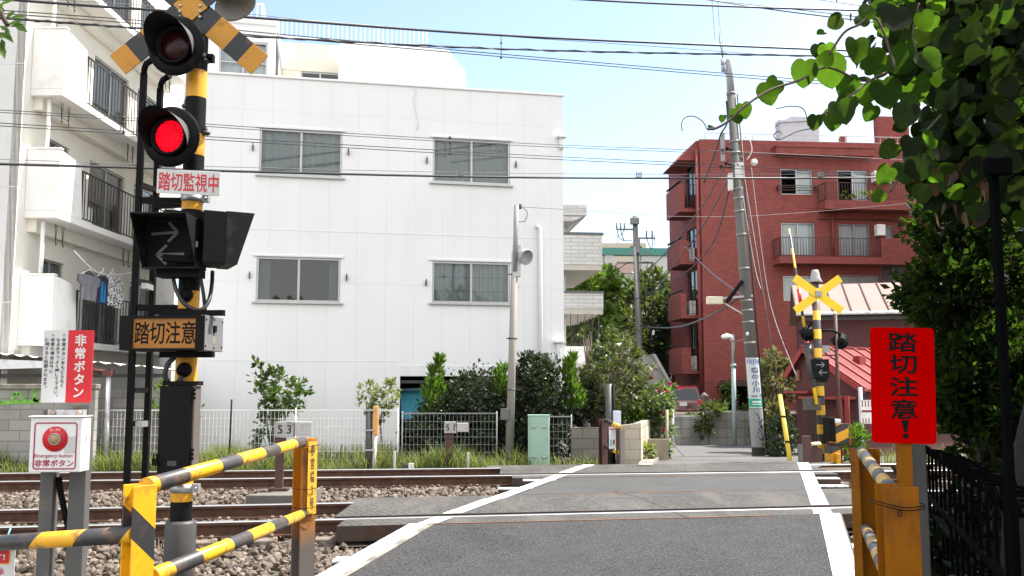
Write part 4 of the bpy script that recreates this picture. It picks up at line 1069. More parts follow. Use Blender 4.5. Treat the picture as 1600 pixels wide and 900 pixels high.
m = MB(); m.prism([(x1 - .75, z1 + .2), (x1 - .6, z1 + .2), (x1 + .1, z0 + .1), (x1 - .05, z0 + .1)], -.2, 4); m.obj('roof', mat('ribbed_grey_sheet', (.3, .3, .29), .5, stripe=((.3, .3, .29), (0, 0, 1), .16, 0, .3)), wh_)

# ---------------------------------------------------------------- retaining wall, block piers
RWF = Frame(1120, 38, 1, -.92)
rw = thing('retaining_wall', 'grey stone block retaining wall below the red apartment garden', 'wall', RWF)
m_stonew = patternmat('stone_blocks', 'stack', (.25, .245, .23), (.14, .14, .125), .36, .34, .012, .95, .7, ((.09, .09, .075), .8), .16)
xa, xm, xb = RWF.hit(1040, 660)[0], RWF.hit(1108, 660)[0], RWF.hit(1215, 660)[0]
m = MB(); m.bx(xm, xb, 0, .5, -.3, RWF.hit(1150, 643)[1]); m.bx(xa - 3, xm - .003, .1, .5, -.3, RWF.hit(1080, 650)[1]); m.obj('wall', m_stonew, rw, bev=.02)
m = MB(); m.bx(xa - 3, xb + 12, .5, 30, -.5, RWF.hit(1150, 648)[1]); m.obj('garden_bed', m_ground, rw)
KF = Frame(945, 18.75, 4, -.2)
kw = thing('block_wall', 'dark stained grey block wall behind the notice frame', 'wall', KF)
x0, x1, z0, z1 = KF.rect(893, 948, 668, 735); m = MB(); m.bx(x0, x1, 0, .13, -.2, z1); m.obj('wall', patternmat('dark_block', 'brick', (.17, .155, .13), (.09, .085, .075), .45, .2, .008, .95, .4, ((.06, .055, .045), .6), .1), kw, bev=.006)
K2 = Frame(966, 18.6, -12, -.2)
k2 = thing('block_pier', 'sunlit pale block wall end beside the orange notice frame', 'wall', K2)
x0, x1, z0, z1 = K2.rect(966, 1002, 660, 725)
m = MB(); m.prism([(x0, -.2), (x1, -.2), (x1, z1), (x0 + .2, z1 - .04), (x0, z1 - .06)], 0, .15); m.bx(x1 - .14, x1, .153, 3.5, -.2, z1 - .02); m.obj('wall', patternmat('pale_block', 'brick', (.42, .38, .30), (.28, .25, .20), .40, .2, .007, .95, .5, ((.25, .21, .15), .6), .06, 'XZ+Y'), k2, bev=.01)
# ================================================================== CROSSING EQUIPMENT
YEL, BLK = (.48, .205, .001), (.007, .007, .008)
m_yel = mat('signal_yellow', (.72, .34, .008), .45, var=.08, vs=5, dirt=((.20, .09, .03), .28, 7))
m_blk = mat('black_paint', BLK, .6, var=.25, vs=5, spec=.12, dirt=((.022, .017, .014), .28, 6))
m_blk2 = mat('black_steel', (.005, .0046, .005), .65, var=.3, vs=6, spec=.12, dirt=((.022, .013, .011), .3, 9))
m_galv = mat('galvanised_steel', (.42, .42, .42), .45, metal=.7, var=.12, vs=8, dirt=((.25, .16, .10), .25, 6))
m_grey = mat('grey_paint', (.33, .33, .33), .55, var=.1, vs=5, dirt=((.22, .18, .14), .25, 5))
m_darkgrey = mat('dark_grey_steel', (.05, .049, .047), .55, var=.2, vs=5, dirt=((.14, .09, .06), .3, 6))
m_sgrey = mat('sign_white', (.60, .60, .59), .5, var=.04, vs=4, dirt=((.5, .48, .45), .2, 3))
m_redtx = mat('sign_red', (.56, .010, .018), .5, var=.06, vs=4)
m_blktx = mat('letter_black', (.008, .008, .009), .6, spec=.08)
m_whitetx = mat('letter_white', (.75, .72, .70), .5)
m_lens_on = mat('lit_red_lens', (.90, .003, .016), .6, emit=.36, spec=.08, speck=((.40, .0, .004), 48, .34))
m_lens_off = mat('dark_red_lens', (.025, .002, .003), .25, spec=.25)
m_amber = mat('amber_panel', (.34, .125, .004), .45, var=.08, vs=5)
m_rub = mat('rubber_cable', (.02, .02, .022), .5)
SFx = Frame(290, 7.2, 0, -.32)
sg = thing('crossing_signal', 'near black and yellow level crossing signal with its lower red lamp lit', 'crossing signal', SFx)
zpx = lambda y, yl=0.: SFx.hit(300, y, yl)[1]
bands = [(-70, 1), (-15, 0), (112, 1), (154, 0), (211, 1), (244, 0), (303, 1), (329, 0), (455, 1), (483, 0), (555, 1), (598, 0), (746, 1), (783, 0), (905, 0)]
m = MB()
for (a, k), (c, _) in zip(bands, bands[1:]): m.tube([(0, 0, zpx(c)), (0, 0, zpx(a))], .079, 24, k, caps=False)
m.lathe([(.079, 0), (.085, .0), (.085, .03), (0, .05)], 20, 0, T_(0, 0, zpx(-70)))
m.obj('pole', [m_blk, m_yel], sg)
m = MB(); m.tube([(0, 0, -.25), (0, 0, zpx(818)), (0, 0, zpx(813))], [.115, .113, .10], 24); m.obj('base_sleeve', m_darkgrey, sg)
for y0, y1 in ((306, 316), (756, 769), (86, 97)):
    m = MB(); m.lathe([(.079, 0), (.086, 0), (.086, zpx(y0) - zpx(y1)), (.079, zpx(y0) - zpx(y1))], 24, 0, T_(0, 0, zpx(y1))); m.bx(.07, .13, -.03, .03, zpx(y1), zpx(y0)); m.tube([(.11, -.05, (zpx(y0) + zpx(y1)) / 2), (.11, .05, (zpx(y0) + zpx(y1)) / 2)], .012, 6); m.obj('clamp', m_galv if y0 > 100 else m_blk2, sg)
# crossbuck
m_cb = mat('crossbuck_stripes', YEL, .45, var=.06, vs=5, stripe=(BLK, (1, 0, 0), .33, -.275, .45), dirt=((.18, .09, .02), .12, 6))
cx, cz = SFx.hit(298, 10, -.12)
for ang, dy in ((41, -.125), (-40.5, -.113)):
    m = MB(); m.bx(-.72, .72, -.005, .005, -.098, .098); m.obj('crossbuck_board', m_cb, sg, bev=.002, local=T_(cx, dy, cz, 0, R(-ang), 0))
for dx in (-.078, .078):
    for dz in (-.09, -.045, .0, .06): MB().sphere((cx + dx, -.134, cz + dz), (.014, .010, .014), n=8).obj('bolt', m_galv, sg)
m = MB(); m.bx(cx - .1, cx + .1, -.105, -.07, cz - .13, cz + .1); m.obj('bracket', m_blk2, sg)
# bell horn
hx, hz = SFx.hit(352, -22, .15)
m = MB(); m.lathe([(.05, -.14), (.06, -.02), (.075, .03), (.12, .15), (.165, .21), (.168, .225), (.15, .215), (.06, .05)], 24, 0, align((hx, .15, hz), (.45, -.25, -.8))); m.tube([(0, .05, hz + .1), (hx, .15, hz + .12)], .025, 8); m.obj('bell', m_grey, sg)
# lamps
def lampset(px, py, lit):
    x, z = SFx.hit(px, py, -.24); T = T_(x, -.24, z, R(94), 0, R(-9))       # z axis of T -> -y (towards the road user)
    m = MB(); m.lathe([(.0, -.02), (.20, -.02), (.228, .0), (.228, .012), (.16, .018)], 48, 0, T); m.lathe([(.135, .018), (.14, .06), (.125, .06), (.125, .0), (0, .0)], 40, 0, T); m.lathe([(.0, -.17), (.09, -.16), (.12, -.10), (.125, -.02)], 32, 0, T)
    m.obj('lamp_plate', m_blk, sg)
    m = MB(); n = 40; vs = []
    def lng(a): return .06 + .22 * max(0., min(1., (math.sin(a) + .45) / 1.45))
    for off, k in ((.0, 0), (.006, 1)):
        for j in range(n + 1):
            a = R(-28) + (math.pi + R(56)) * j / n
            for h, rr in ((.015, .150 + off), (lng(a), .172 + off)): vs.append(T @ Vector((rr * math.cos(a), rr * math.sin(a), h)))
    k = 2 * (n + 1)
    fs = [(o + 2 * j, o + 2 * j + 2, o + 2 * j + 3, o + 2 * j + 1) for o in (0, k) for j in range(n)] + [(2 * j + 1, 2 * j + 3, k + 2 * j + 3, k + 2 * j + 1) for j in range(n)] + [(1, 0, k, k + 1), (2 * n, 2 * n + 1, k + 2 * n + 1, k + 2 * n)]
    m.add(vs, fs, 0, True)
    for i in range(n, 2 * n): m.mi[i] = 1
    m.obj('lamp_hood', [m_blk, mat('weathered_hood', (.085, .085, .087), .5, var=.15, vs=8)], sg)
    m = MB(); m.lathe([(.122, .012), (.10, .03), (.06, .042), (0, .047)], 32, 0, T); m.obj('lamp_lens', m_lens_on if lit else m_lens_off, sg)
    m = MB(); m.tube([(x, -.1, z), (x + (0 - x) * .5, -.05, z - .02), (0, 0, z - .02)], .025, 8); m.bx(-.10, .02, -.07, .06, z - .06, z + .02); m.obj('lamp_arm', m_blk2, sg)
lampset(276, 72, False); lampset(268, 214, True)
# little galvanised fittings
for px, py in ((290, 166), (320, 95), (322, 208)):
    x, z = SFx.hit(px, py, -.02); m = MB(); m.sphere((x, -.02, z), (.035, .035, .02), n=10); m.tube([(x, -.02, z), (x, -.02, z + .05)], .012, 6); m.obj('fitting', m_darkgrey, sg)
# side ladder
l1, _ = SFx.hit(216, 330, -.05); l2, _ = SFx.hit(243, 330, .18)
m = MB(); zt1, zt2 = zpx(103, -.05), zpx(128, .18)
for lx_, ly, zt_, dx in ((l1, -.05, zt1, .05), (l2, .18, zt2, .05)):
    m.bx(lx_ - .021, lx_ + .021, ly - .021, ly + .021, -.2, zt_ - .06); m.tube([(lx_, ly, zt_ - .08), (lx_ + .01, ly - .02, zt_ - .03), (lx_ + dx * .7, ly - .05, zt_), (lx_ + dx * 2.2, ly - .1, zt_ + .02)], .024, 8)
for py in (185, 290, 440, 610, 662):
    z = zpx(py); m.bar((l1, -.05, z), (l2, .18, z), .03, .04)
for py, y_, xl2 in ((313, -.04, l1), (322, .16, l2), (481, -.04, l1), (487, .16, l2)):
    z = zpx(py, y_); m.bar((xl2, y_, z), (-.02, y_ * .4, z), .045, .045)
m.obj('ladder', m_blk2, sg)
for py in (447, 663): z = zpx(py); MB().bar((l1 + .06, -.03, z), (l2, .14, z), .045, .042).obj('tread', m_galv, sg)
# cable loops
def cab(pts, r=.016, mm=m_rub):
    m = MB(); q = [Vector((*SFx.hit(a, b_, y), y)) for a, b_, y in pts]; q = [Vector((v.x, v.z, v.y)) for v in q]
    m.tube(catmull(q, 6), r, 8); return m.obj('cable', mm, sg)
def catmull(p, n=6):
    p = [Vector(v) for v in p]; out = []
    for i in range(len(p) - 1):
        a, b_, c, d = p[max(i - 1, 0)], p[i], p[i + 1], p[min(i + 2, len(p) - 1)]
        for k in range(n):
            t = k / n; out.append(.5 * ((2 * b_) + (c - a) * t + (2 * a - 5 * b_ + 4 * c - d) * t * t + (3 * b_ - a - 3 * c + d) * t ** 3))
    return out + [p[-1]]
cab([(270, 430, -.14), (276, 455, -.16), (290, 476, -.17), (312, 485, -.16), (326, 470, -.1), (331, 445, 0), (332, 424, 0.05)])
cab([(313, 432, -.12), (318, 460, -.12), (321, 490, -.08)], .014)
cab([(273, 558, -.16), (262, 570, -.19), (258, 588, -.19), (268, 601, -.16), (280, 596, -.12), (284, 585, -.1)], .02)
for px, py in ((288, 461), (286, 578)):
    x, z = SFx.hit(px, py, -.1); m = MB(); m.lathe([(.05, -.05), (.055, .03), (.03, .05), (0, .05)], 16, 0, align((x, -.08, z), (.5, -1, .1))); m.obj('cable_gland', m_blk2, sg)
# --- red lettered notice plate
NF = Frame(297, 6.98, 13, 0)
nb = thing('notice_plate', 'white plate with red lettering clamped below the lit red lamp', 'sign', NF)
x0, x1, z0, z1 = NF.rect(245, 344, 266, 304); m = MB(); m.bx(x0, x1, -.002, .006, z0, z1); m.obj('plate', m_sgrey, nb, bev=.003)
text('踏切監視中', (x0 + .012, x1 - .012, z0 + .022, z1 - .022), -.0045, m_redtx, nb, off=.013)
# --- direction indicator boxes
def arrow_box(fr, lab, x0, x1, z0, z1, arrows, hood=(.34, .07)):
    ab = thing('direction_indicator', lab, 'direction indicator', fr)
    m = MB(); m.bx(x0, x1, 0, .16, z0, z1); m.obj('box', m_blk, ab, bev=.006)
    t, b_ = hood; m = MB(); w = .008
    for xa in (x0, x1 - w): m.v and None; m.prism([(0, 0)] * 0 or [(-b_, z0 - .004), (-.002, z0 - .004), (-.002, z1 + .004), (-t, z1 + .004)], -w, 0, 0, Matrix.Translation((xa, 0, 0)) @ Matrix.Rotation(R(90), 4, 'Z'))
    m.add([(x0 + w, -t, z1 - .004), (x1 - w, -t, z1 - .004), (x1 - w, -.002, z1 - .004), (x0 + w, -.002, z1 - .004), (x0 + w, -t, z1 + .004), (x1 - w, -t, z1 + .004), (x1 - w, -.002, z1 + .004), (x0 + w, -.002, z1 + .004)], [(0, 1, 2, 3), (7, 6, 5, 4), (0, 4, 5, 1)])
    m.bx(x0 + w, x1 - w, -b_, -.002, z0 - .004, z0 + .004); m.obj('hood', mat('hood_paint', (.009, .009, .010), .55, var=.3, vs=5, spec=.2, dirt=((.045, .045, .045), .3, 4)), ab)
    if arrows:
        m = MB()
        for s, (ax0, az0), (ax1, az1) in ((1, fr.hit(237, 366), fr.hit(277, 363)), (-1, fr.hit(288, 397), fr.hit(247, 398))):
            L_ = abs(ax1 - ax0); d = 1 if ax1 > ax0 else -1
            m.bar((ax0, -.004, az0), (ax1, -.004, az1), .004, .020, up=(0, 0, 1))
            for q in (1, -1): m.bar((ax1 + d * .008, -.0046, az1), (ax1 - d * .065, -.0046, az1 + q * .072), .004, .020, up=(0, 0, 1))
        m.obj('arrows', mat('arrow_grey', (.13, .13, .125), .5), ab)
    for dz in (.25, .75):
        z = z0 + (z1 - z0) * dz; MB().bx(x1 - .002, x1 + .008, -.035, -.015, z - .03, z + .03).obj('hinge', m_blk2, ab)
    return ab
AF = Frame(268, 7.0, 0, 0)
x0, x1, z0, z1 = AF.rect(229, 313, 345, 420)
ab = arrow_box(AF, 'black hooded box with two grey direction arrows facing the camera on near signal', x0, x1, z0, z1, True)
m = MB(); m.bx(x0 + .08, x1 + .0, .0, .14, z0 - .06, z0 - .005); m.bx(x0 + .08, x1, -.02, .0, z0 - .06, z0 - .04); m.obj('bracket', m_blk2, ab)
m = MB(); xx, zz = AF.hit(308, 382, -.07); m.bx(x1 + .0005, x1 + .003, -.1, -.06, zz - .022, zz + .022); m.obj('label_plate', mat('cream_sticker', (.6, .55, .4), .5), ab)
A2 = Frame(338, 7.12, 118, 0)
w_ = .17; zc0, zc1 = A2.hit(338, 419)[1], A2.hit(338, 343)[1]
a2 = arrow_box(A2, 'second black hooded indicator box turned away with a padlock on its side', -w_, w_, zc0, zc1, False, (.21, .09))
m = MB(); m.bx(w_ + .001, w_ + .03, -.10, -.07, zc0 + .21, zc0 + .25); m.bx(w_ + .002, w_ + .025, -.11, -.05, zc0 + .14, zc0 + .209); m.obj('padlock', mat('brass_padlock', (.30, .10, .08), .4, metal=.6), a2)
for z in (zc1 - .03, zc0 + .03): MB().bar((-.05, .16, z), (-.05, .42, z), .05, .05).obj('bracket', m_blk2, a2)
for z in (zc1 - .1, zc0 + .1): MB().lathe([(.05, 0), (.055, .05), (.035, .06), (0, .06)], 14, 0, align((0, .16, z), (0, 1, 0))).obj('cable_gland', m_blk2, a2)
# --- lettered light box
BFx = Frame(255, 6.9, -5, 0)
bx_ = thing('lettered_light_box', 'black warning box with an amber lettered face on the near signal', 'illuminated sign', BFx)
x0, x1, z0, z1 = BFx.rect(187, 319, 493, 547); dp = .34
px0, px1, pz0, pz1 = BFx.rect(206, 305, 497, 544)
m = MB(); m.wall(x0, x1, z0, z1, 0, .03, [(px0, px1, pz0, pz1)], 0); m.bx(x0, x1, .031, dp, z0, z1); m.obj('case', m_blk, bx_, bev=.004)
m = MB(); m.bx(x1 - .03, x1 + .004, .005, dp + .004, z0 - .003, z1 + .003); m.obj('end_panel', mat('end_grey', (.16, .16, .165), .5, var=.08, vs=5), bx_, bev=.004)
m = MB(); zc = (z0 + z1) / 2
for y_, z in ((.02, z1 - .03), (.02, z0 + .03), (dp - .02, z1 - .03), (dp - .02, z0 + .03), (dp / 2, z1 - .02), (dp / 2, z0 + .02)): MB().sphere((x1 + .005, y_, z), (.006, .009, .009), n=8).obj('screw', m_blk2, bx_)
m.bx(x1 + .004, x1 + .018, dp / 2 - .02, dp / 2 + .02, zc + .01, zc + .06); m.obj('latch', m_blk2, bx_)
m = MB(); m.bx(x1 + .0045, x1 + .006, dp / 2 - .035, dp / 2 + .03, zc - .075, zc - .02); m.obj('label_plate', mat('dull_label', (.22, .20, .16), .5), bx_)
m = MB(); m.bx(px0, px1, .018, .03, pz0, pz1); m.obj('panel', m_amber, bx_)
text('踏切注意', (px0 + .012, px1 - .004, pz0 + .03, pz1 - .022), .0165, m_blktx, bx_, off=.012)
for z, e in ((z1 + .006, .09), (z0 - .05, .02)):
    m = MB(); m.bx(x0 + .25, x1 + e, .12, .16, z, z + .042); m.bx(x0 + .25, x1 + e, .09, .119, z, z + .008); m.obj('bracket', m_blk2, bx_)
# --- equipment cabinet
CF = Frame(275, 6.98, 0, 0)
cb_ = thing('equipment_cabinet', 'tall black steel cabinet with padlock on the near signal pole', 'cabinet', CF)
x0, x1, z0, z1 = CF.rect(247, 299, 603, 744)
m = MB(); m.bx(x0, x1, 0, .16, z0, z1); m.obj('case', mat('cabinet_black', (.008, .008, .009), .65, var=.2, vs=3, bump=.15, bs=200, spec=.12, dirt=((.02, .018, .016), .25, 4)), cb_, bev=.006)
m = MB(); m.bx(x0 + .01, x1 - .006, -.008, -.001, z0 + .012, z1 - .012); m.obj('door', mat('cabinet_black', (.022, .022, .024)), cb_, bev=.003)
m = MB(); m.bx(x1 + .0005, x1 + .012, .01, .15, z0 + .0, z1); m.obj('side_plate', mat('brown_side', (.11, .09, .08), .55, dirt=((.10, .07, .05), .4, 5)), cb_)
m = MB(); m.bx(x0 + .01, x1 + .03, .02, .14, z1 + .004, z1 + .035); m.obj('bracket', m_blk2, cb_)
for dz in (.18, .85):
    m = MB()
    for k in range(3): m.tube([(x1 + .014, .0, z0 + (z1 - z0) * dz + k * .03), (x1 + .014, .0, z0 + (z1 - z0) * dz + k * .03 + .022)], .01, 8)
    m.obj('hinge', m_blk2, cb_)
a, c = CF.hit(242, 720, -.02); m = MB(); m.bx(a - .02, a + .02, -.03, -.005, c - .035, c + .015); m.tube([(a - .012, -.018, c + .015), (a - .010, -.018, c + .045), (a + .010, -.018, c + .045), (a + .014, -.018, c + .015)], .006, 6); m.obj('padlock', m_blk2, cb_)
a, e, c, d = CF.rect(262, 276, 720, 728); m = MB(); m.bx(a, e, -.0115, -.009, c, d); m.obj('maker_plate', m_darkgrey, cb_)

# --- emergency button station
EF = Frame(95, 5.6, 3, -.4)
es = thing('button_stand', 'grey twin post stand carrying the emergency button box', 'stand', EF)
m_post = mat('grey_steel_post', (.085, .085, .083), .6, var=.12, vs=5, dirt=((.22, .15, .09), .25, 5))
for a, c in ((64, 85), (109, 135)):
    x0, x1 = EF.hit(a, 745, .03)[0], EF.hit(c, 745, .03)[0]; zt = EF.hit(110, 640 if a < 100 else 632, .05)[1]
    m = MB(); m.bx(x0, x1, .02, .03, -.3, zt); m.bx(x0, x0 + .008, .0305, .09, -.3, zt); m.bx(x1 - .012, x1, .0305, .10, -.3, zt); m.obj('post', [m_post], es, bev=.002)
x0, x1, z0, z1 = EF.rect(74, 135, 640, 653, -.005); m = MB(); m.bx(x0, x1, -.005, .008, z0, z1); m.obj('cross_plate', m_galv, es, bev=.004)
for px in (82, 123):
    x, z = EF.hit(px, 645.5, -.01); MB().lathe([(.018, 0), (.018, .008), (.011, .014), (0, .016)], 12, 0, align((x, -.006, z), (0, -1, 0))).obj('bolt', mat('rusty_bolt', (.36, .26, .2), .5, metal=.5, dirt=((.3, .12, .06), .5, 30)), es)
p_ = [Vector((EF.hit(a, b_, .06)[0], .06, EF.hit(a, b_, .06)[1])) for a, b_ in ((92, 745), (94, 765), (98, 785), (102, 805), (106, 825), (106, 860))]
m = MB(); q = catmull(p_, 10); m.tube(q, [.020 if i % 2 else .0165 for i in range(len(q))], 10, sm=False); m.obj('conduit', m_blk2, es)
eb = thing('emergency_button_box', 'white emergency button box with a red ringed push button', 'emergency button', EF)
x0, x1, z0, z1 = EF.rect(46, 127, 652, 738, -.14)
m_box2 = mat('box_enamel', (.72, .72, .73), .4, var=.04, vs=4, dirt=((.45, .43, .42), .15, 5))
m = MB(); m.bx(x0, x1, -.14, -.006, z0, z1); m.obj('housing', m_box2, eb, bev=.006)
m = MB(); m.bx(x0 - .008, x1 + .008, -.155, -.004, z1 + .001, z1 + .008); m.obj('lid', m_box2, eb, bev=.003)
f_ = -.1425
a, e, c, d = EF.rect(52.5, 120, 660, 733.5, -.14); m = MB(); n = 6; rr = .016
def rrect(x0, x1, z0, z1, r, n=5):
    o = []
    for cx_, cz_, s in ((x1 - r, z1 - r, 0), (x0 + r, z1 - r, 90), (x0 + r, z0 + r, 180), (x1 - r, z0 + r, 270)):
        for k in range(n + 1): o.append((cx_ + r * math.cos(R(s + 90 * k / n)), cz_ + r * math.sin(R(s + 90 * k / n))))
    return o
o_, i_ = rrect(a, e, c, d, .018), rrect(a + .007, e - .007, c + .007, d - .007, .012); k = len(o_)
m.add([(x, f_, z) for x, z in o_ + i_], [(j, (j + 1) % k, k + (j + 1) % k, k + j) for j in range(k)])
m.obj('printed_border', mat('crimson_print', (.34, .008, .04), .5), eb)
bxc, bzc = EF.hit(86.5, 686, -.14)
m = MB(); m.lathe([(0, 0), (.071, 0), (.071, .003), (0, .003)], 40, 0, T_(bxc, f_ + .001, bzc, R(90))); m.obj('red_disc', m_redtx, eb)
m = MB(); m.lathe([(.034, .003), (.034, .012), (.029, .014), (.029, .008)], 32, 0, T_(bxc, f_, bzc, R(90))); m.obj('button_ring', m_galv, eb)
m = MB(); m.lathe([(.028, .008), (.027, .013), (0, .016)], 28, 0, T_(bxc, f_, bzc, R(90))); m.obj('push_button', mat('tan_button', (.36, .25, .12), .45), eb)
text('強く押す', (bxc - .03, bxc + .03, bzc + .044, bzc + .060), f_ - .0035, m_whitetx, eb)
a, e, c, d = EF.rect(54, 113.5, 709, 716.5, -.14); text('Emergency button', (a, e, c, d), f_, mat('crimson_print', (.34, .008, .04)), eb, off=.008)
a, e, c, d = EF.rect(54, 115, 718, 729.5, -.14); text('非常ボタン', (a, e, c, d), f_, mat('crimson_print', (.34, .008, .04)), eb, off=.02)
a, e, c, d = EF.rect(101, 118, 682, 708, -.14); m = MB(); m.bx(a, e, f_ + .0005, f_ + .0015, c, d); m.obj('tape_patch', mat('silver_tape', (.5, .5, .5), .4), eb)
m = MB(); m.bx(x1 + .0005, x1 + .0015, -.09, -.06, z0 + .17, z0 + .21); m.obj('barcode_label', mat('barcode', (.6, .6, .62), .6, stripe=((.1, .1, .12), (0, 0, 1), .008, 0, .5)), eb)
eg = thing('emergency_sign', 'half white half red vertical instruction sign above the emergency button box', 'sign', EF)
x0, x1, z0, z1 = EF.rect(67, 145, 516, 629, .02); xm_ = x0 + (x1 - x0) * .49
m = MB(); m.bx(x0, xm_, .012, .02, z0, z1, 0); m.bx(xm_, x1, .012, .02, z0, z1, 1); m.obj('board', [m_sgrey, m_redtx], eg)
w_ = x1 - x0; h_ = z1 - z0
m = MB(); text_mb(m, '非常ボタン', xm_ + w_ * .14, x1 - w_ * .13, z0 + h_ * .05, z1 - h_ * .05, .0095, .03, True); m.obj('lettering', mat('letter_pink_white', (.72, .62, .60), .5), eg)
cols = ['非常ボタンをもどらなく', 'なるまでつよく押して下さい。', '非常の場合以外に', '使用すると処罰されます。']
ends = [.80, .95, .60, .83]
m = MB()
for i, (t_, e_) in enumerate(zip(cols, ends)):
    xr = xm_ - w_ * (.03 + .112 * i); z_hi = z1 - h_ * .105
    text_mb(m, t_, xr - w_ * .095, xr - w_ * .005, z1 - h_ * e_, z_hi, .0095, .012, True)
for i in (0, 2):
    xr = xm_ - w_ * (.08 + .112 * i); T = T_(xr, .0095, z1 - h_ * .07, R(90)); m.lathe([(.0045, 0), (.0065, 0)], 14, 0, T)
m.obj('lettering', m_blktx, eg)

# --- left guard rail with striped pipes
def hpost(root, p, ang, w, zt, zb, mats, name='post', dep=None):
    dep = dep or w
    m = MB(); t = .009
    m.bx(-w / 2, w / 2, -dep / 2, -dep / 2 + t, zb, zt); m.bx(-w / 2, w / 2, dep / 2 - t, dep / 2, zb, zt); m.bx(-t / 2, t / 2, -dep / 2 + t, dep / 2 - t, zb, zt)
    return m.obj(name, mats, root, bev=.0025, local=Matrix.Translation(p) @ Matrix.Rotation(R(ang), 4, 'Z'))
m_stp = mat('post_stripes', (.82, .42, .012), .42, var=.08, vs=6, stripe=((.035, .036, .04), (1, 0, 1), .235, .33, .40), dirt=((.11, .055, .03), .42, 8))
m_orp = mat('orange_post', (.52, .19, .008), .5, var=.15, vs=4, dirt=((.14, .06, .03), .5, 5), stretch=(1, 1, .35), zfade=((.13, .11, .10), .95, 1.25))
m_pipe = mat('pipe_stripes', (.80, .42, .014), .4, var=.07, vs=5, stripe=((.05, .05, .052), (.42, 1, .42), .78, .18, .43), dirt=((.14, .08, .045), .38, 9))
m_pipe2 = mat('pipe_stripes_across', (.80, .40, .014), .4, var=.07, vs=5, stripe=((.04, .04, .042), (1, .0, -.9), .34, .12, .5), dirt=((.14, .08, .045), .38, 9))
q1, q2 = P(219, 757, 4.1), P(477, 684, 7.3)
o1 = Vector((q1.x, q1.y, -.5))
gr = thing('guard_rail', 'near left guard rail of black and yellow pipes between yellow steel posts', 'guard rail', loc=o1)
p1 = Vector((0, 0, 0)); p2 = Vector((q2.x - o1.x, q2.y - o1.y, 0))
hpost(gr, p1, 46, .102, q1.z + .5, -.2, [m_stp])
hpost(gr, p2, 44, .128, q2.z + .5, -.1, [m_orp])
def pipe(root, org, pts, r, mm, name='pipe'):
    m = MB(); m.tube([Vector(p) - org for p in pts], r, 18); return m.obj(name, mm, root)
pipe(gr, o1, [P(228, 760, 4.12), P(474, 690, 7.26)], .037, m_pipe)
pipe(gr, o1, [P(236, 902, 4.14), P(474, 803, 7.26)], .037, m_pipe)
pipe(gr, o1, [P(-150, 858, 4.85), P(212, 835, 4.08)], .036, m_pipe2)
NPx = Frame(486, 7.24, 44, 0)
x0, x1, z0, z1 = NPx.rect(480.5, 494.5, 690, 803)
m = MB(); m.bx(x0, x1, -.004, .0, z0, z1); npl = m.obj('name_plate', mat('name_plate_yellow', (.86, .50, .06), .45, var=.06, vs=5, dirt=((.4, .2, .06), .2, 5)), gr)
npl.matrix_local = Matrix.Translation(NPx.O - o1) @ Matrix.Rotation(NPx.a, 4, 'Z')
m = MB(); text_mb(m, '参宮橋3号', x0 + .018, x1 - .02, z0 + .03, z1 - .015, -.0055, .012, True); m.obj('lettering', mat('letter_brown', (.07, .05, .035), .6), npl)
m = MB()
for yy in (696, 763, 792, 803):
    z = NPx.hit(487, yy)[1]; m.tube(catmull([(-.075, .13, z + .0), (-.09, -.008, z), (0, -.012, z - .004), (.075, -.008, z + .004), (.08, .13, z)], 4), .0025, 5)
w2 = m.obj('tie_wire', m_blk2, gr); w2.matrix_local = npl.matrix_local
# little white placard tied to the left pipe
LF_ = Frame(5, 4.58, 2, 0)
lp_ = thing('hanging_placard', 'white warning placard tied under the striped pipe at left edge', 'placard', LF_)
x0, x1, z0, z1 = LF_.rect(-75, 22, 853, 960); m = MB(); m.bx(x0, x1, -.003, .0, z0, z1); m.obj('board', m_sgrey, lp_)
a, e, c, d = LF_.rect(-70, 15, 860, 880)
m = MB(); m.prism(rrect(a - .006, e + .006, c - .006, d + .006, .012), -.0045, -.003, 1); m.prism(rrect(a, e, c, d, .01), -.0055, -.0046, 0); m.obj('red_panel', [m_redtx, m_yel], lp_)
text('危険です!', (a + .02, e - .018, c + .012, d - .012), -.0065, m_whitetx, lp_, off=.02)
m = MB()
for k in range(6):
    x, z = LF_.hit(0, 898); m.bar((x, -.0045, z), (x + .02 * math.cos(k * .4), -.0045, z + .035 * math.sin(.3 + k * .3)), .002, .003, up=(0, 0, 1))
m.obj('drawn_rays', mat('pink_ink', (.6, .1, .2), .6), lp_)
x, z = LF_.hit(18, 857); m = MB(); m.tube([(x - .005, -.01, z), (x, -.05, z + .06), (x + .01, -.04, z + .1)], .004, 6); m.obj('tie', mat('turquoise_tie', (.2, .6, .6), .5), lp_)

# --- right guard rail
q3, q4 = P(1400, 758, 4.1), P(1351, 701, 6.2)
o3 = Vector((q3.x, q3.y, -.5))
g2 = thing('guard_rail', 'shaded right guard rail of rusty orange posts with striped pipes', 'guard rail', loc=o3)
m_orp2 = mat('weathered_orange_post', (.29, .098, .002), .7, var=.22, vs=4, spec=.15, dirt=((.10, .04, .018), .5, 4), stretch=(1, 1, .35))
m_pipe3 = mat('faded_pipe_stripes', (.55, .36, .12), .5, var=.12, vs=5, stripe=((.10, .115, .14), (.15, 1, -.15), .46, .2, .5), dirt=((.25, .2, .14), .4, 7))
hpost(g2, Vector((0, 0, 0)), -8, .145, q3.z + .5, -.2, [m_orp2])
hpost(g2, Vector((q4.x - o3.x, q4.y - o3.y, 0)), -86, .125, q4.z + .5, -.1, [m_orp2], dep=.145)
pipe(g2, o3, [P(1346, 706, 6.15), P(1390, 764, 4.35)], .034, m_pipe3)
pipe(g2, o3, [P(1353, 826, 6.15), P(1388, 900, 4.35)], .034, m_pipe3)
m = MB()
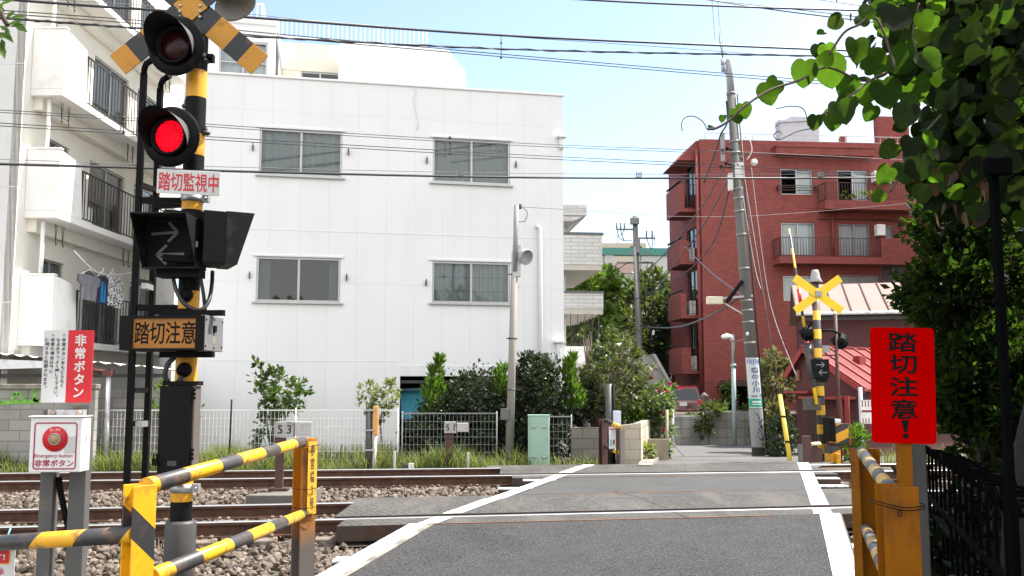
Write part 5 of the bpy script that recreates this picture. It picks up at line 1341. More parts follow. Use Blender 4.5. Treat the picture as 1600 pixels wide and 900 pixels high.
for dz in (0, .012):
    z = P(1400, 796, 4.0).z + .5 + dz; m.tube(catmull([(-.085, .09, z + .01), (-.088, -.085, z + .012), (0, -.09, z - .006), (.085, -.085, z + .004), (.088, .09, z)], 5), .0022, 5)
z = P(1400, 796, 4.0).z + .5; m.tube(catmull([(-.03, -.09, z), (-.032, -.095, z - .03), (-.02, -.095, z - .018), (-.025, -.09, z)], 5), .002, 5)
m.obj('tie_wire', m_blk2, g2)
# red caution sign on its own post
RSF = Frame(1408, 4.46, -6, 0)
rsn = thing('caution_sign', 'bright red caution board with black vertical lettering on orange post', 'sign', RSF)
x0, x1, z0, z1 = RSF.rect(1357, 1456, 513, 692); xc_ = (x0 + x1) / 2
loc_ = T_(xc_, -.045, (z0 + z1) / 2, 0, R(1.2), 0); hw, hh = (x1 - x0) / 2, (z1 - z0) / 2
m_redb = mat('bright_red_board', (.52, .0, .0), .6, var=.07, vs=3, spec=.0)
m = MB(); m.prism(rrect(-hw, hw, -hh, hh, .018), -.003, .003); m.obj('board', m_redb, rsn, local=loc_)
m = MB(); text_mb(m, '踏切注意', -hw * .46, hw * .48, -hh * .60, hh * .94, -.0045, .018, True)
m.prism([(-.012, -hh * .60), (.022, -hh * .60), (.014, -hh * .80), (.0, -hh * .80)], -.0045, -.0035); m.sphere((.006, -.004, -hh * .87), (.013, .001, .013), n=14)
m.obj('lettering', m_blktx, rsn, local=loc_)
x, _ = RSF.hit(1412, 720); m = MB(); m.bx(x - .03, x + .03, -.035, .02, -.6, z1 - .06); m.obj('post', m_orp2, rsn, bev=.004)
CPo = Frame(1437, 4.75, 5, -.55)
x0, x1 = CPo.hit(1423, 780)[0], CPo.hit(1451, 780)[0]
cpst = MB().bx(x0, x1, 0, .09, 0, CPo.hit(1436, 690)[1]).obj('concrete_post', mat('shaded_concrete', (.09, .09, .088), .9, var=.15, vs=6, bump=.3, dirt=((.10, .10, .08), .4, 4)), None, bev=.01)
cpst.matrix_world = Matrix.Translation(CPo.O) @ Matrix.Rotation(CPo.a, 4, 'Z'); tag(cpst, 'plain grey concrete post directly behind the red caution sign', 'post')

# --- hooped iron fence on the right
fa, fb_ = P(1484, 741, 5.6), P(1600, 818, 3.5)
fd = Vector((fb_.x - fa.x, fb_.y - fa.y, 0)); fl = fd.length; fd.normalize(); fn_ = Vector((fd.y, -fd.x, 0))
if fn_.x < 0: fn_ = -fn_
fo = Vector((fa.x, fa.y, -.55))
hf = thing('hoop_fence', 'black iron fence of rounded hoop bars in shade at right', 'fence', loc=fo)
m_if = mat('black_iron_fence', (.002, .002, .0025), .8, spec=.03, var=.2, vs=6, dirt=((.006, .005, .005), .3, 8))
zf = .93 + .55
nb_ = int((fl + 3.0) / .235)
for i in range(nb_):
    p = fd * (i * .235 - 1.7); m = MB()
    m.tube(catmull([p, p + Vector((0, 0, zf - .06)), p + fn_ * .02 + Vector((0, 0, zf - .015)), p + fn_ * .07 + Vector((0, 0, zf)), p + fn_ * .24 + Vector((0, 0, zf - .02))], 4), .0095, 8); m.obj('hoop_bar', m_if, hf)
m = MB()
for z in (.35, zf - .3): m.bar(fd * -1.75 + Vector((0, 0, z)), fd * (fl + 1.2) + Vector((0, 0, z)), .02, .04)
m.obj('cross_bar', m_if, hf)
# --- dark post with a box, grey pole behind it
DFx = Frame(1570, 3.3, 0, -.5)
dpst = thing('boxed_post', 'slim black post topped by a small black box among leaves', 'post', DFx)
zt = DFx.hit(1566, 258)[1]; m = MB(); m.bx(-.013, .013, -.013, .013, 0, zt); m.obj('post', m_if, dpst)
x0, x1, z0, z1 = DFx.rect(1543, 1583, 245, 272, -.05); m = MB(); m.bx(x0, x1, -.05, -.015, z0, z1); m.obj('box', m_if, dpst, bev=.006)
GPF = Frame(1592, 8.2, 0, -.5)
gp = thing('concrete_pole', 'grey concrete pole standing in leaves at the right edge', 'utility pole', GPF)
m = MB(); m.tube([(0, 0, 0), (0, 0, 8.5)], [.13, .10], 20); m.obj('pole', mat('pole_concrete', (.33, .325, .31), .85, var=.12, vs=3, bump=.25, bs=80, dirt=((.2, .19, .17), .3, 1.5), stretch=(1, 1, .3)), gp)

# ---------------------------------------------------------------- trackside boxes and posts
m_brown = mat('brown_steel_post', (.085, .035, .03), .6, var=.2, vs=6, dirt=((.05, .03, .03), .4, 6))
def sbox(name, px, Y, plate, box, post, base_py, txt, lab, zb):
    f = Frame(px, Y, 4, zb); r_ = thing(name, lab, 'trackside box', f)
    x0, x1, z0, z1 = f.rect(*plate, -.08); m = MB(); m.bx(x0, x1, -.08, .06, z0, z1); m.obj('plate_box', m_galv, r_, bev=.006)
    text(txt, (x0 + (x1 - x0) * .14, x1 - (x1 - x0) * .14, z0 + (z1 - z0) * .22, z1 - (z1 - z0) * .22), -.083, m_blktx, r_, off=.004)
    x2, x3, z2, z3 = f.rect(*box, -.06); m = MB(); m.bx(x2 + .01, x3, -.07, .1, z2, z3); m.obj('junction_box', mat('rusty_silver_box', (.5, .5, .5), .4, metal=.6, var=.1, dirt=((.35, .17, .09), .4, 4)), r_, bev=.008)
    x4, x5, z4, z5 = f.rect(*post); m = MB(); m.bx(x4, x5, -.04, .04, 0, z5); m.bx(x4 - .08, x5 + .08, -.1, .1, 0, .04); m.bx(x4 - .02, x5 + .02, -.06, .06, z5 - .07, z5); m.obj('post', m_brown, r_, bev=.004)
    return f
f3 = sbox('trackside_box', 440, 13.3, (430, 459, 659, 683), (459, 486, 659, 680), (431, 443, 684, 760), 763, 'S 3', 'larger grey lettered box on a brown post between the two tracks', -.02)
f1 = sbox('trackside_box', 701, 17.4, (694, 713, 659, 677), (713, 732, 661, 675), (696, 707, 679, 726), 728, 'S 1', 'smaller grey lettered box on brown post in the far grass verge', -.22)
m = MB(); a, c = G(392, 775, -.02), G(470, 775, -.02); m.slab([(a.x - .1, 12.75), (a.x + .25, 13.75), (c.x + .05, 13.75), (c.x, 12.75)], -.25, -.022)
tag(m.obj('concrete_plinth', mat('dark_concrete', (.13, .12, .105), .9, var=.2, vs=5, bump=.3), bev=.01), 'low concrete plinth under the brown post between the tracks', 'plinth')
f = Frame(577, 17.3, 0, -.25); r_ = thing('cable_post', 'dark grey post with an upright orange cover in the grass verge', 'post', f)
x0, x1, z0, z1 = f.rect(571, 582, 639, 733); m = MB(); m.tube([((x0 + x1) / 2, 0, -.1), ((x0 + x1) / 2, 0, z1)], .062, 12); m.obj('pole', m_darkgrey, r_)
for py in (641, 672, 703): z = f.hit(577, py)[1]; MB().bx(x0 - .02, x1 + .04, -.07, .07, z - .015, z + .015).obj('clamp', m_galv, r_)
x0, x1, z0, z1 = f.rect(583, 591, 635, 679); m = MB(); m.bx(x0, x1, -.05, .05, z0, z1); m.obj('cable_cover', mat('orange_cover', (.66, .33, .10), .5, var=.08), r_, bev=.005)
m = MB(); m.tube([((x0 + x1) / 2, 0, z0), ((x0 + x1) / 2 - .03, 0, 0)], .035, 8); m.obj('cable_pipe', mat('beige_pipe', (.52, .47, .42), .5), r_)
for px, y0, y1, lab in ((618, 705, 734, 'short pale marker stake left of the brown lettered box post'), (732, 707, 733, 'short pale marker stake right of the brown lettered box post')):
    f = Frame(px, 17.25, 0, -.25); z = f.hit(px, y0)[1]; o = MB().bx(-.02, .02, -.02, .02, -.1, z).obj('marker_stake', mat('pale_stake', (.52, .53, .52), .7), None, bev=.004); o.location = f.O; tag(o, lab, 'stake', 'pale stakes in the grass verge')
f = Frame(638, 17.2, 0, -.24); x0, x1, z0, z1 = f.rect(630, 646, 726, 733); r_ = thing('junction_box', 'tiny grey and white box low in the grass by the far rail', 'junction box', f); m = MB(); m.bx(x0, (x0 + x1) / 2, 0, .1, 0, z1); m.obj('base', m_darkgrey, r_); m = MB(); m.bx((x0 + x1) / 2 + .003, x1, 0, .1, 0, z1 + .02); m.obj('cover', m_white, r_)
f = Frame(361, 18, 0, -.25); o = MB().tube([(0, 0, 0), (.02, 0, f.hit(361, 624)[1])], .018, 6).obj('stake', m_blk2); o.location = f.O; tag(o, 'thin black stake in front of the white mesh fence', 'stake')
f = Frame(842, 18.0, -3, -.2); gc = thing('green_cabinet', 'pale green steel relay cabinet with two handles at the crossing edge', 'cabinet', f)
x0, x1, z0, z1 = f.rect(825, 858, 650, 729)
m_gc = mat('pale_green_enamel', (.28, .42, .33), .45, var=.05, vs=3, dirt=((.22, .27, .2), .2, 4))
m = MB(); m.bx(x0, x1, 0, .3, 0, z1); m.obj('case', m_gc, gc, bev=.01)
m = MB(); m.bx(x0 + .05, x1 - .012, -.014, -.001, .06, z1 - .03); m.obj('door', m_gc, gc, bev=.006)
for py in (667, 714):
    for px in (834, 851): 
        x, z = f.hit(px, py, -.03); m = MB(); m.bx(x - .03, x + .04, -.04, -.012, z - .012, z + .012); m.sphere((x - .02, -.035, z), .02, n=8); m.obj('handle', m_galv, gc)
m = MB(); m.bx(x0 - .01, x1 + .01, -.01, .31, z1 + .001, z1 + .02); m.obj('lid', m_gc, gc, bev=.004)
# --- concrete lamp pole
f = Frame(798, 18.4, 0, -.25); lpz = f.hit(807, 321)[1]; lx1 = f.hit(807, 321)[0]; lx0 = f.hit(795, 722)[0]
lpo = thing('floodlight_pole', 'slim leaning concrete pole with a round floodlight by the hedge', 'lamp post', f)
zm = f.hit(803, 393)[1]; xm_ = lx0 + (lx1 - lx0) * .8
m_cpole = mat('pole_beige', (.25, .235, .205), .8, var=.1, vs=3, bump=.2, bs=60, dirt=((.3, .27, .22), .3, 1.5), stretch=(1, 1, .3))
m = MB(); m.tube([(lx0, 0, -.1), (xm_, 0, zm)], [.085, .062], 14); m.obj('pole', m_cpole, lpo)
m = MB(); m.tube([(xm_, -.05, zm - .4), (lx1, -.05, lpz)], .05, 10); m.obj('pole_extension', mat('pole_grey', (.24, .245, .25), .6, var=.1), lpo)
x, z = f.hit(821, 402, -.1); m = MB(); m.lathe([(.03, -.2), (.06, -.16), (.15, .0), (.155, .08), (.14, .085), (.135, .02), (0, .01)], 24, 0, align((x - .02, -.1, z + .02), (.55, -.7, -.35))); m.obj('floodlight', m_grey, lpo)
m = MB(); m.tube([(xm_, 0, zm + .02), (x - .08, -.05, z + .06)], .025, 8); m.bx(xm_ - .05, xm_ + .11, -.07, .07, zm - .5, zm + .12); m.obj('lamp_bracket', m_galv, lpo)
x, z = f.hit(814, 323, 0); m = MB(); m.bx(lx1 + .02, lx1 + .1, -.05, .05, z - .04, z + .04); m.tube(catmull([(x, 0, z), (x + .12, 0, z - .1), (x + .08, 0, z - .28), (x - .05, 0, z - .3)], 5), .008, 5); m.obj('cable_clamp', m_darkgrey, lpo)
x0, x1, z0, z1 = f.rect(782, 795, 638, 656, -.1); m = MB(); m.bx(x0, x1, -.12, .0, z0, z1); m.obj('junction_box', mat('dark_box', (.12, .12, .12), .5), lpo, bev=.01)
for py in (430, 530, 610): 
    z = f.hit(800, py)[1]; xx = lx0 + (lx1 - lx0) * .8 * (z / zm); m = MB(); m.tube([(xx, 0, z), (xx, 0, z + .03)], .078 if py > 450 else .07, 14); m.tube([(xx - .12, 0, z + .015), (xx + .1, 0, z + .015)], .012, 6); m.obj('step_bolt', m_darkgrey, lpo)
# --- mesh fences
m_mesh = mat('white_mesh', (.76, .76, .75), .5, var=.05); m_mesh2 = mat('dull_mesh', (.27, .275, .27), .5, var=.1)
def mesh_fence(px0, px1, Y, top, lab, mm, zb=-.25, ang=0):
    f = Frame((px0 + px1) / 2, Y, ang, zb); r_ = thing('mesh_fence', lab, 'fence', f)
    x0, x1 = f.hit(px0, 680)[0], f.hit(px1, 680)[0]; z1 = f.hit((px0 + px1) / 2, top)[1]
    m = MB(); n = int((x1 - x0) / .075)
    for i in range(n + 1): x = x0 + (x1 - x0) * i / n; m.bx(x - .0025, x + .0025, -.003, .003, .05, z1)
    for k in range(8): z = .08 + (z1 - .1) * k / 7; m.bx(x0, x1, .0035, .0085, z - .003, z + .003)
    m.bx(x0, x1, -.018, -.0035, z1 - .022, z1); m.obj('mesh_panel', mm, r_)
    k = max(1, round((x1 - x0) / 1.95))
    for i in range(k + 1): x = x0 + (x1 - x0) * i / k; m = MB(); m.tube([(x, .035, -.1), (x, .035, z1 + .03)], .013, 8); m.obj('fence_post', mm, r_)
mesh_fence(140, 621, 18.85, 640, 'bright white wire mesh fence along the foot of the white building', m_mesh)
mesh_fence(628, 776, 18.8, 645, 'dull wire mesh fence in front of the dark garage opening', m_mesh2)
mesh_fence(858, 893, 18.8, 650, 'short wire mesh fence beside the pale green cabinet', m_mesh2)
# --- orange notice frame at the far left of the crossing
f = Frame(955, 18.0, 0, -.1); nf = thing('guard_rail', 'far left guard rail of brown and orange posts with a hung notice', 'guard rail', f)
a = f.hit(942, 655, .2); c = f.hit(969, 668, -.35)
hpost(nf, Vector((a[0], .2, 0)), 30, .13, a[1], -.1, [m_brown], dep=.11); hpost(nf, Vector((c[0], -.35, 0)), 40, .12, c[1], -.1, [m_orp])
for y0, y1 in ((657, 668), (698, 708)):
    p_ = [(f.hit(947, y0, .15)[0], .15, f.hit(947, y0, .15)[1]), (f.hit(969, y1, -.33)[0], -.33, f.hit(969, y1, -.33)[1])]
    m = MB(); m.tube(p_, .045, 12); m.obj('pipe', m_pipe2, nf)
f = Frame(957, 17.75, 24, -.1); nb2 = thing('notice_card', 'white printed notice hung in the far left guard rail', 'notice', f)
x0, x1, z0, z1 = f.rect(951.5, 962.5, 667, 701); m = MB(); m.bx(x0, x1, -.004, .0, z0, z1); m.obj('board', m_white, nb2)
m = MB(); h_ = z1 - z0; w_ = x1 - x0
for k in (.04, .10): m.bx(x0 + w_ * .06, x1 - w_ * .06, -.006, -.0045, z1 - h_ * (k + .03), z1 - h_ * k)
m.bx(x0 + w_ * .55, x0 + w_ * .8, -.006, -.0045, z0 + h_ * .2, z0 + h_ * .42); m.obj('red_print', m_redtx, nb2)
m = MB(); m.bx(x0 + w_ * .15, x0 + w_ * .42, -.006, -.0045, z0 + h_ * .12, z0 + h_ * .42); m.obj('blue_print', mat('cyan_print', (.1, .5, .65), .6), nb2)
f = Frame(951, 18.95, 0, -.25); gpp = thing('service_pole', 'grey service pole with a pale meter box rising into the tree', 'utility pole', f)
m = MB(); m.tube([(0, 0, -.1), (0, 0, f.hit(950, 600)[1])], .075, 14); m.obj('pole', m_darkgrey, gpp)
x = f.hit(958.5, 640)[0]; m = MB(); m.tube([(x, -.02, 0), (x, -.02, f.hit(950, 600)[1])], .032, 8); m.obj('conduit', m_blk2, gpp)
x0, x1, z0, z1 = f.rect(958, 970, 642, 665, -.1); m = MB(); m.bx(x0, x1, -.12, .0, z0, z1); m.obj('meter_box', mat('pale_blue_box', (.55, .58, .66), .5), gpp, bev=.006)

# ---------------------------------------------------------------- far side crossing equipment
FSF = Frame(1282, 19.6, 4, -.1)
fs_ = thing('crossing_signal', 'far crossing signal seen from behind with plain yellow crossbuck and round bell', 'crossing signal', FSF)
z_ = lambda y, yl=0.: FSF.hit(1281, y, yl)[1]
m_fpole = mat('pole_bands', (.72, .42, .03), .5, var=.08, vs=5, stripe=((.035, .035, .038), (0, 0, 1), .39, .1, .5), dirt=((.2, .12, .06), .3, 5))
m = MB(); m.tube([(0, 0, -.1), (-.04, 0, z_(440))], [.095, .072], 16); m.obj('pole', m_fpole, fs_)
cx, cz = FSF.hit(1278, 460, -.1)
m_yb = mat('plain_yellow_board', (.82, .56, .01), .45, var=.05)
for ang, dy in ((35, -.10), (-35, -.115)):
    m = MB(); m.bx(-.60, .60, -.005, .005, -.085, .085); m.obj('crossbuck_board', m_yb, fs_, bev=.002, local=T_(cx, dy, cz, 0, R(-ang), 0))
m = MB(); m.bx(cx - .06, cx + .06, -.16, -.12, cz - .05, cz + .07); m.obj('clamp', m_grey, fs_)
bx2, bz2 = FSF.hit(1274, 436, 0); m = MB(); m.lathe([(0, .2), (.06, .19), (.085, .12), (.10, .02), (.145, -.06), (.14, -.07), (.09, 0)], 20, 0, T_(bx2, 0, bz2)); m.obj('bell', m_grey, fs_)
def flamp(px, py, r):
    x, z = FSF.hit(px, py, .1); m = MB(); m.lathe([(r, .0), (r, .02), (r * .5, .03), (r * .48, .12), (r * .3, .16), (0, .16)], 24, 0, T_(x, .1, z, R(90))); m.lathe([(0, -.01), (r, 0)], 24, 0, T_(x, .1, z, R(90)))
    m.lathe([(r * .7, -.02), (r * .75, -.25)], 18, 0, T_(x, .1, z, R(90)), 0, math.pi); m.obj('lamp_plate', m_blk, fs_)
    m = MB(); m.tube([(x, .05, z + r * .8), ((x) * .6, .02, z + .22), (-.02, 0, z + .2)], .025, 8); m.obj('lamp_arm', m_blk2, fs_)
flamp(1262, 521, .16); flamp(1313, 533, .172)
x0, x1, z0, z1 = FSF.rect(1266, 1296, 540, 551, .1); m = MB(); m.bx(x0, x1, .08, .11, z0, z1); m.obj('plate', m_grey, fs_)
x0, x1, z0, z1 = FSF.rect(1270, 1296, 561, 591, -.12); m = MB(); m.bx(x0, x1, -.12, .05, z0, z1); m.bx(x0 + .1, x1 - .04, -.1, .05, z0 - .08, z0 - .002); m.obj('direction_box', m_blk, fs_, bev=.008)
m = MB(); w_, h_ = x1 - x0, z1 - z0
for d, zc in ((1, z0 + h_ * .7), (-1, z0 + h_ * .3)):
    a, c = (x0 + w_ * .2, x0 + w_ * .68) if d > 0 else (x1 - w_ * .14, x0 + w_ * .38)
    m.bar((a, -.123, zc), (c, -.123, zc), .004, .018, up=(0, 0, 1))
    for q in (1, -1): m.bar((c + d * .006, -.1235, zc), (c - d * .055, -.1235, zc + q * .055), .004, .016, up=(0, 0, 1))
m.obj('arrows', mat('arrow_grey_far', (.22, .22, .21), .5), fs_)
x0, x1, z0, z1 = FSF.rect(1258, 1282, 622, 641, -.1); m = MB(); m.bx(x0, x1, -.14, .05, z0, z1); m.obj('relay_box', m_darkgrey, fs_, bev=.01)
m = MB(); x = FSF.hit(1312, 600)[0]
m.tube([(x, .1, -.1), (x, .1, z_(490))], .04, 8); m.bar((x, .1, z_(555)), (0, 0, z_(555)), .03, .03); m.tube([(x, .1, z_(515)), (0, 0, z_(517))], .022, 6); m.obj('side_post', m_brown, fs_)
# gate machine and raised rod
GF = Frame(1312, 19.2, 10, -.1)
gm = thing('gate_machine', 'orange and black striped gate machine beside the far crossing signal', 'gate machine', GF)
m_gst = mat('gate_stripes', (.72, .33, .01), .45, var=.06, stripe=((.02, .02, .022), (-.42, 0, 1), .31, .12, .45), dirt=((.2, .1, .05), .2, 5))
x0, x1, z0, z1 = GF.rect(1306, 1326, 662, 694, -.05); m = MB(); m.bx(x0, x1, -.05, .25, z0, z1); m.obj('upper_case', m_gst, gm, bev=.008)
x2, x3, z2, z3 = GF.rect(1299, 1314, 697, 722, -.08); m = MB(); m.bx(x2, x3, -.08, .2, -.1, z3); m.obj('lower_case', m_gst, gm, bev=.008)
x2, x3, z2, z3 = GF.rect(1296, 1305, 652, 690, -.12); m = MB(); m.bx(x2, x3, -.14, .15, z2, z3); m.obj('motor', m_blk2, gm, bev=.02)
x2, x3, z2, z3 = GF.rect(1302, 1314, 655, 661, -.08); m = MB(); m.bx(x2, x3, -.08, .1, z2, z3); m.obj('crank', m_white, gm, bev=.01)
x2, x3, z2, z3 = GF.rect(1308, 1314, 709, 722, -.2); m = MB(); m.bx(x2, x3, -.2, -.1, -.05, z3); m.obj('foot_block', m_yel, gm, bev=.005)
m_rod = mat('rod_stripes', (.80, .50, .02), .4, stripe=((.03, .03, .03), (0, 0, 1), .75, .55, .42))
ra, rb_ = P(1276, 632, 19.4), P(1233, 358, 20.4)
gt = thing('barrier_rod', 'raised thin barrier rod with yellow black and red bands', 'barrier arm', loc=ra)
dv = rb_ - ra
m = MB(); m.tube([(0, 0, 0), dv * .36], .036, 10); m.tube([dv * .36, dv], [.032, .020], 10); m.obj('rod', m_rod, gt)
for a, c in ((.28, .36), (.55, .64)): MB().tube([dv * a, dv * c], .039, 10).obj('red_band', mat('rod_red', (.6, .02, .02), .4), gt)
m = MB(); m.tube([dv * .14, dv * .33], .085, 8); m.obj('rod_weight', m_darkgrey, gt)
# far right guard posts
f = Frame(1258, 18.6, 0, -.1); fg = thing('guard_rail', 'far right guard rail of dark brown post with pale pipe', 'guard rail', f)
x0, x1, z0, z1 = f.rect(1254, 1266, 681, 722); m = MB(); m.bx(x0, x1, -.06, .06, -.1, z1); m.obj('post', m_brown, fg, bev=.006)
x0, x1, z0, z1 = f.rect(1248, 1254, 694, 722); m = MB(); m.bx(x0, x1 - .003, -.05, .05, -.1, z1); m.obj('post', m_orp, fg)
x0, z0 = f.hit(1266, 694); x1, _ = f.hit(1286, 694); m = MB(); m.tube([(x0, 0, z0), (x1, .2, z0)], .035, 8); m.obj('pipe', mat('pale_yellow_pipe', (.75, .68, .40), .5), fg)
x0, x1, z0, z1 = f.rect(1267, 1285, 700, 722, .3); m = MB(); m.bx(x0, x1, .3, .4, -.1, z1); m.obj('panel', m_brown, fg)

# ---------------------------------------------------------------- utility pole, banner, street lamp
ub, ut = P(1186, 722, 23.5), P(1138, 92, 23.2)
up_ = thing('utility_pole', 'leaning grey utility pole with clamps and boxes before the red apartment', 'utility pole', loc=ub)
uv = ut - ub
def U(py):                                              # point on the pole axis at a pixel row
    t = (722 - py) / 630.; return uv * t
m_upole = mat('utility_concrete', (.10, .096, .087), .85, var=.12, vs=2, bump=.3, bs=60, dirt=((.14, .13, .12), .35, 1.2), stretch=(1, 1, .3))
m_upole2 = mat('utility_steel', (.28, .28, .29), .5, var=.08)
m = MB(); m.tube([uv * -.02, U(150)], [.158, .108], 20); m.obj('pole', m_upole, up_)
m = MB(); m.tube([U(150), U(95), U(92)], [.10, .08, .045], 16); m.obj('steel_top', m_upole2, up_)
m = MB()
for py, r in ((148, .116), (225, .128), (243, .135), (262, .135), (300, .132), (315, .132), (335, .135), (372, .137), (425, .142), (475, .144), (490, .144), (508, .148), (540, .15)):
    MB().tube([U(py) + Vector((0, 0, -.03)), U(py) + Vector((0, 0, .03))], r, 18).obj('clamp_band', mat('clamp_grey', (.20, .20, .195), .6, metal=.3, var=.1), up_)
def ubox(x0, x1, y0, y1, dy, mm, name, d=.15):
    a, b_ = P(x0, (y0 + y1) / 2, 23.3 + dy) - ub, P(x1, (y0 + y1) / 2, 23.3 + dy) - ub; zt, zb2 = (P(x0, y0, 23.3 + dy) - ub).z, (P(x0, y1, 23.3 + dy) - ub).z
    m = MB(); m.bx(a.x, b_.x, a.y, a.y + d, zb2, zt); return m.obj(name, mm, up_, bev=.015)
ubox(1149, 1162, 254, 279, -.15, m_sgrey, 'terminal_box'); ubox(1139, 1146, 270, 297, -.1, m_sgrey, 'terminal_box')
ubox(1127, 1133, 207, 252, -.05, m_upole2, 'side_bracket', .08)
m = MB()
for py, dx in ((100, -.18), (111, -.18)):
    m.bar(U(py), U(py) + Vector((dx, -.05, 0)), .035, .035); m.tube([U(py) + Vector((dx, -.05, -.05)), U(py) + Vector((dx, -.05, .1))], .035, 8)
m.tube([U(118) + Vector((-.15, -.05, .9)), U(118) + Vector((-.17, -.05, .4)), U(118) + Vector((-.12, -.05, 0))], .018, 6)
m.tube([U(118) + Vector((-.17, -.05, .4)), U(60) + Vector((-.2, -.05, 0)), U(40) + Vector((-.13, -.05, 0))], .015, 6); m.obj('insulator', m_upole2, up_)
for py, dx in ((238, -.24), (241, -.36), (262, -.3), (267, -.42)): m = MB(); m.tube([U(py), U(py) + Vector((dx, -.12, 0))], .018, 6); m.sphere(U(py) + Vector((dx, -.14, 0)), .045, n=8); m.obj('wire_spool', m_blk2, up_)
m = MB()
m.tube(catmull([U(225) + Vector((.16, -.1, 0)), U(222) + Vector((.3, -.15, .05)), U(240) + Vector((.38, -.15, 0)), U(255) + Vector((.25, -.12, 0))], 6), .014, 5, 0)
m.sphere(U(259) + Vector((.42, -.1, 0)), .09, n=10); m.obj('cable_coil', m_white, up_)
m = MB(); m.tube(catmull([U(160) + Vector((-.13, 0, 0)), U(195) + Vector((-.17, -.1, 0)), U(215) + Vector((-.36, -.1, 0)), U(240) + Vector((-.5, -.05, 0)), U(290) + Vector((-.85, 0, 0))], 5), .022, 6)
m.tube([U(150) + Vector((.15, -.05, 0)), U(700) + Vector((.20, -.05, 0))], .022, 6); m.obj('pole_cable', m_rub, up_)
m = MB(); a = P(1106, 468, 23.3) - ub; b_ = P(1176, 462, 23.3) - ub; m.bar(a, b_, .05, .05); m.bar(a + Vector((.3, 0, -.03)), U(500) * 1. + Vector((0, 0, 0)), .03, .03); m.obj('bracket_arm', m_galv, up_)
ubox(1105, 1130, 463, 475, -.1, mat('cream_box', (.62, .58, .42), .5), 'arm_box')
ubox(1166, 1170, 519, 524, -.2, m_white, 'pole_tag', .03)
m = MB(); m.bar(U(445) + Vector((-.1, -.1, 0)), U(478) + Vector((-.55, -.2, .0)), .08, .08); m.obj('cable_joint', m_blk2, up_)
# curved banner on the pole, paper with scrawl under it
def on_pole(py0, py1, r, a0, a1, name, mm, n=10):
    m = MB(); vs = []
    A, B_ = U(py1), U(py0)
    for p in (A, B_):
        for j in range(n + 1):
            a = R(a0 + (a1 - a0) * j / n); vs.append(p + Vector((r * math.sin(a), -r * math.cos(a), 0)))
    m.add(vs, [(j, j + 1, n + 2 + j, n + 1 + j) for j in range(n)], 0, True); return m, A, B_
def pole_thing(name, lab, cat): return thing(name, lab, cat, loc=ub)
bn = pole_thing('pole_banner', 'white vertical banner with blue lettering wrapped round the utility pole', 'banner')
m, A, B_ = on_pole(563, 640, .180, -62, 80, 'b', None); m.obj('sheet', mat('banner_white', (.50, .53, .54), .5, var=.03), bn)
m, *_ = on_pole(625.5, 638, .184, -58, 76, 'b', None); m.obj('green_panel', mat('banner_green', (.02, .30, .20), .5), bn)
def ptext(body, py0, py1, w, off, vert, mm, parent, a_c=9, r=.184):
    t0, t1 = U(py1), U(py0); mb = MB(); tmp = MB(); text_mb(tmp, body, -w / 2, w / 2, 0, (t1 - t0).length, 0, off, vert)
    L_ = (t1 - t0).length; vs = []
    for x, y, z in tmp.v:
        a = R(a_c) + x / r; c = t0.lerp(t1, z / L_); vs.append(c + Vector((r * math.sin(a), -r * math.cos(a), 0)))
    mb.add(vs, tmp.f); mb.obj('lettering', mm, parent)
m_btx = mat('letter_slate', (.06, .10, .17), .5)
ptext('春の小川', 577, 617, .22, .025, True, m_btx, bn)
for q in ((620.6, 622.4, -34, 14, m_btx), (617.8, 623.6, 32, 38, m_btx), (617.8, 619.2, 38.5, 52, m_btx), (619.4, 623.6, 48, 54, m_btx), (629, 631.4, -30, 44, m_whitetx), (633.4, 634.6, -30, 44, m_whitetx)):
    m, *_ = on_pole(q[0], q[1], .187, q[2], q[3], 'b', None, 4); m.obj('print_mark', q[4], bn)
for k, a0 in enumerate((-50, -34, -20, -4, 12, 30, 46, 60)):
    m, *_ = on_pole(565, 571 + (k * 5 % 4) * 1., .184, a0, a0 + 8, 'b', None, 2); m.obj('blue_stripe', mat('banner_blue', (.10, .17, .38), .5), bn)
sc_ = pole_thing('pole_paper', 'pale pasted sheet with black scrawl low on the utility pole', 'poster')
m, A, B_ = on_pole(641, 699, .186, -70, 84, 'b', None); m.obj('sheet', mat('paste_paper', (.26, .26, .265), .7, var=.08, vs=4), sc_)
m = MB(); rr_ = random.Random(3)
for k in range(7):
    c = U(650 + k * 7); pts = [c + Vector((.190 * math.sin(R(t + 8)), -.190 * math.cos(R(t + 8)), dz)) for t, dz in [(rr_.uniform(-38, 38), rr_.uniform(-.12, .12)) for _ in range(4)]]
    m.tube(catmull(pts, 4), .008, 4)
m.obj('scrawl', m_blktx, sc_)
# guy wire with yellow sleeve
ga, gb_ = P(1236, 724, 19.9), P(1157, 240, 23.3)
gw = thing('guy_wire', 'slanting guy wire with a bright yellow sleeve by the maroon shed', 'guy wire', loc=ga); gv = gb_ - ga
m = MB(); m.tube([(0, 0, 0), gv], .012, 5); m.obj('wire', m_darkgrey, gw)
m = MB(); m.tube([(0, 0, -.1), gv * .19], .047, 12); m.obj('sleeve', mat('yellow_sleeve', (.78, .55, .06), .45, var=.06, dirt=((.4, .3, .1), .2, 4)), gw)
for t in (.055, .125): MB().tube([gv * t, gv * (t + .004)], .052, 12).obj('band', m_blk2, gw)
lb0, lt0 = P(1148, 692, 37), P(1145, 528, 37)
sl_ = thing('street_lamp', 'slim pale green street lamp in front of the retaining wall', 'street lamp', loc=lb0); v_ = lt0 - lb0
m_lampg = mat('lamp_green', (.30, .38, .37), .5, var=.05)
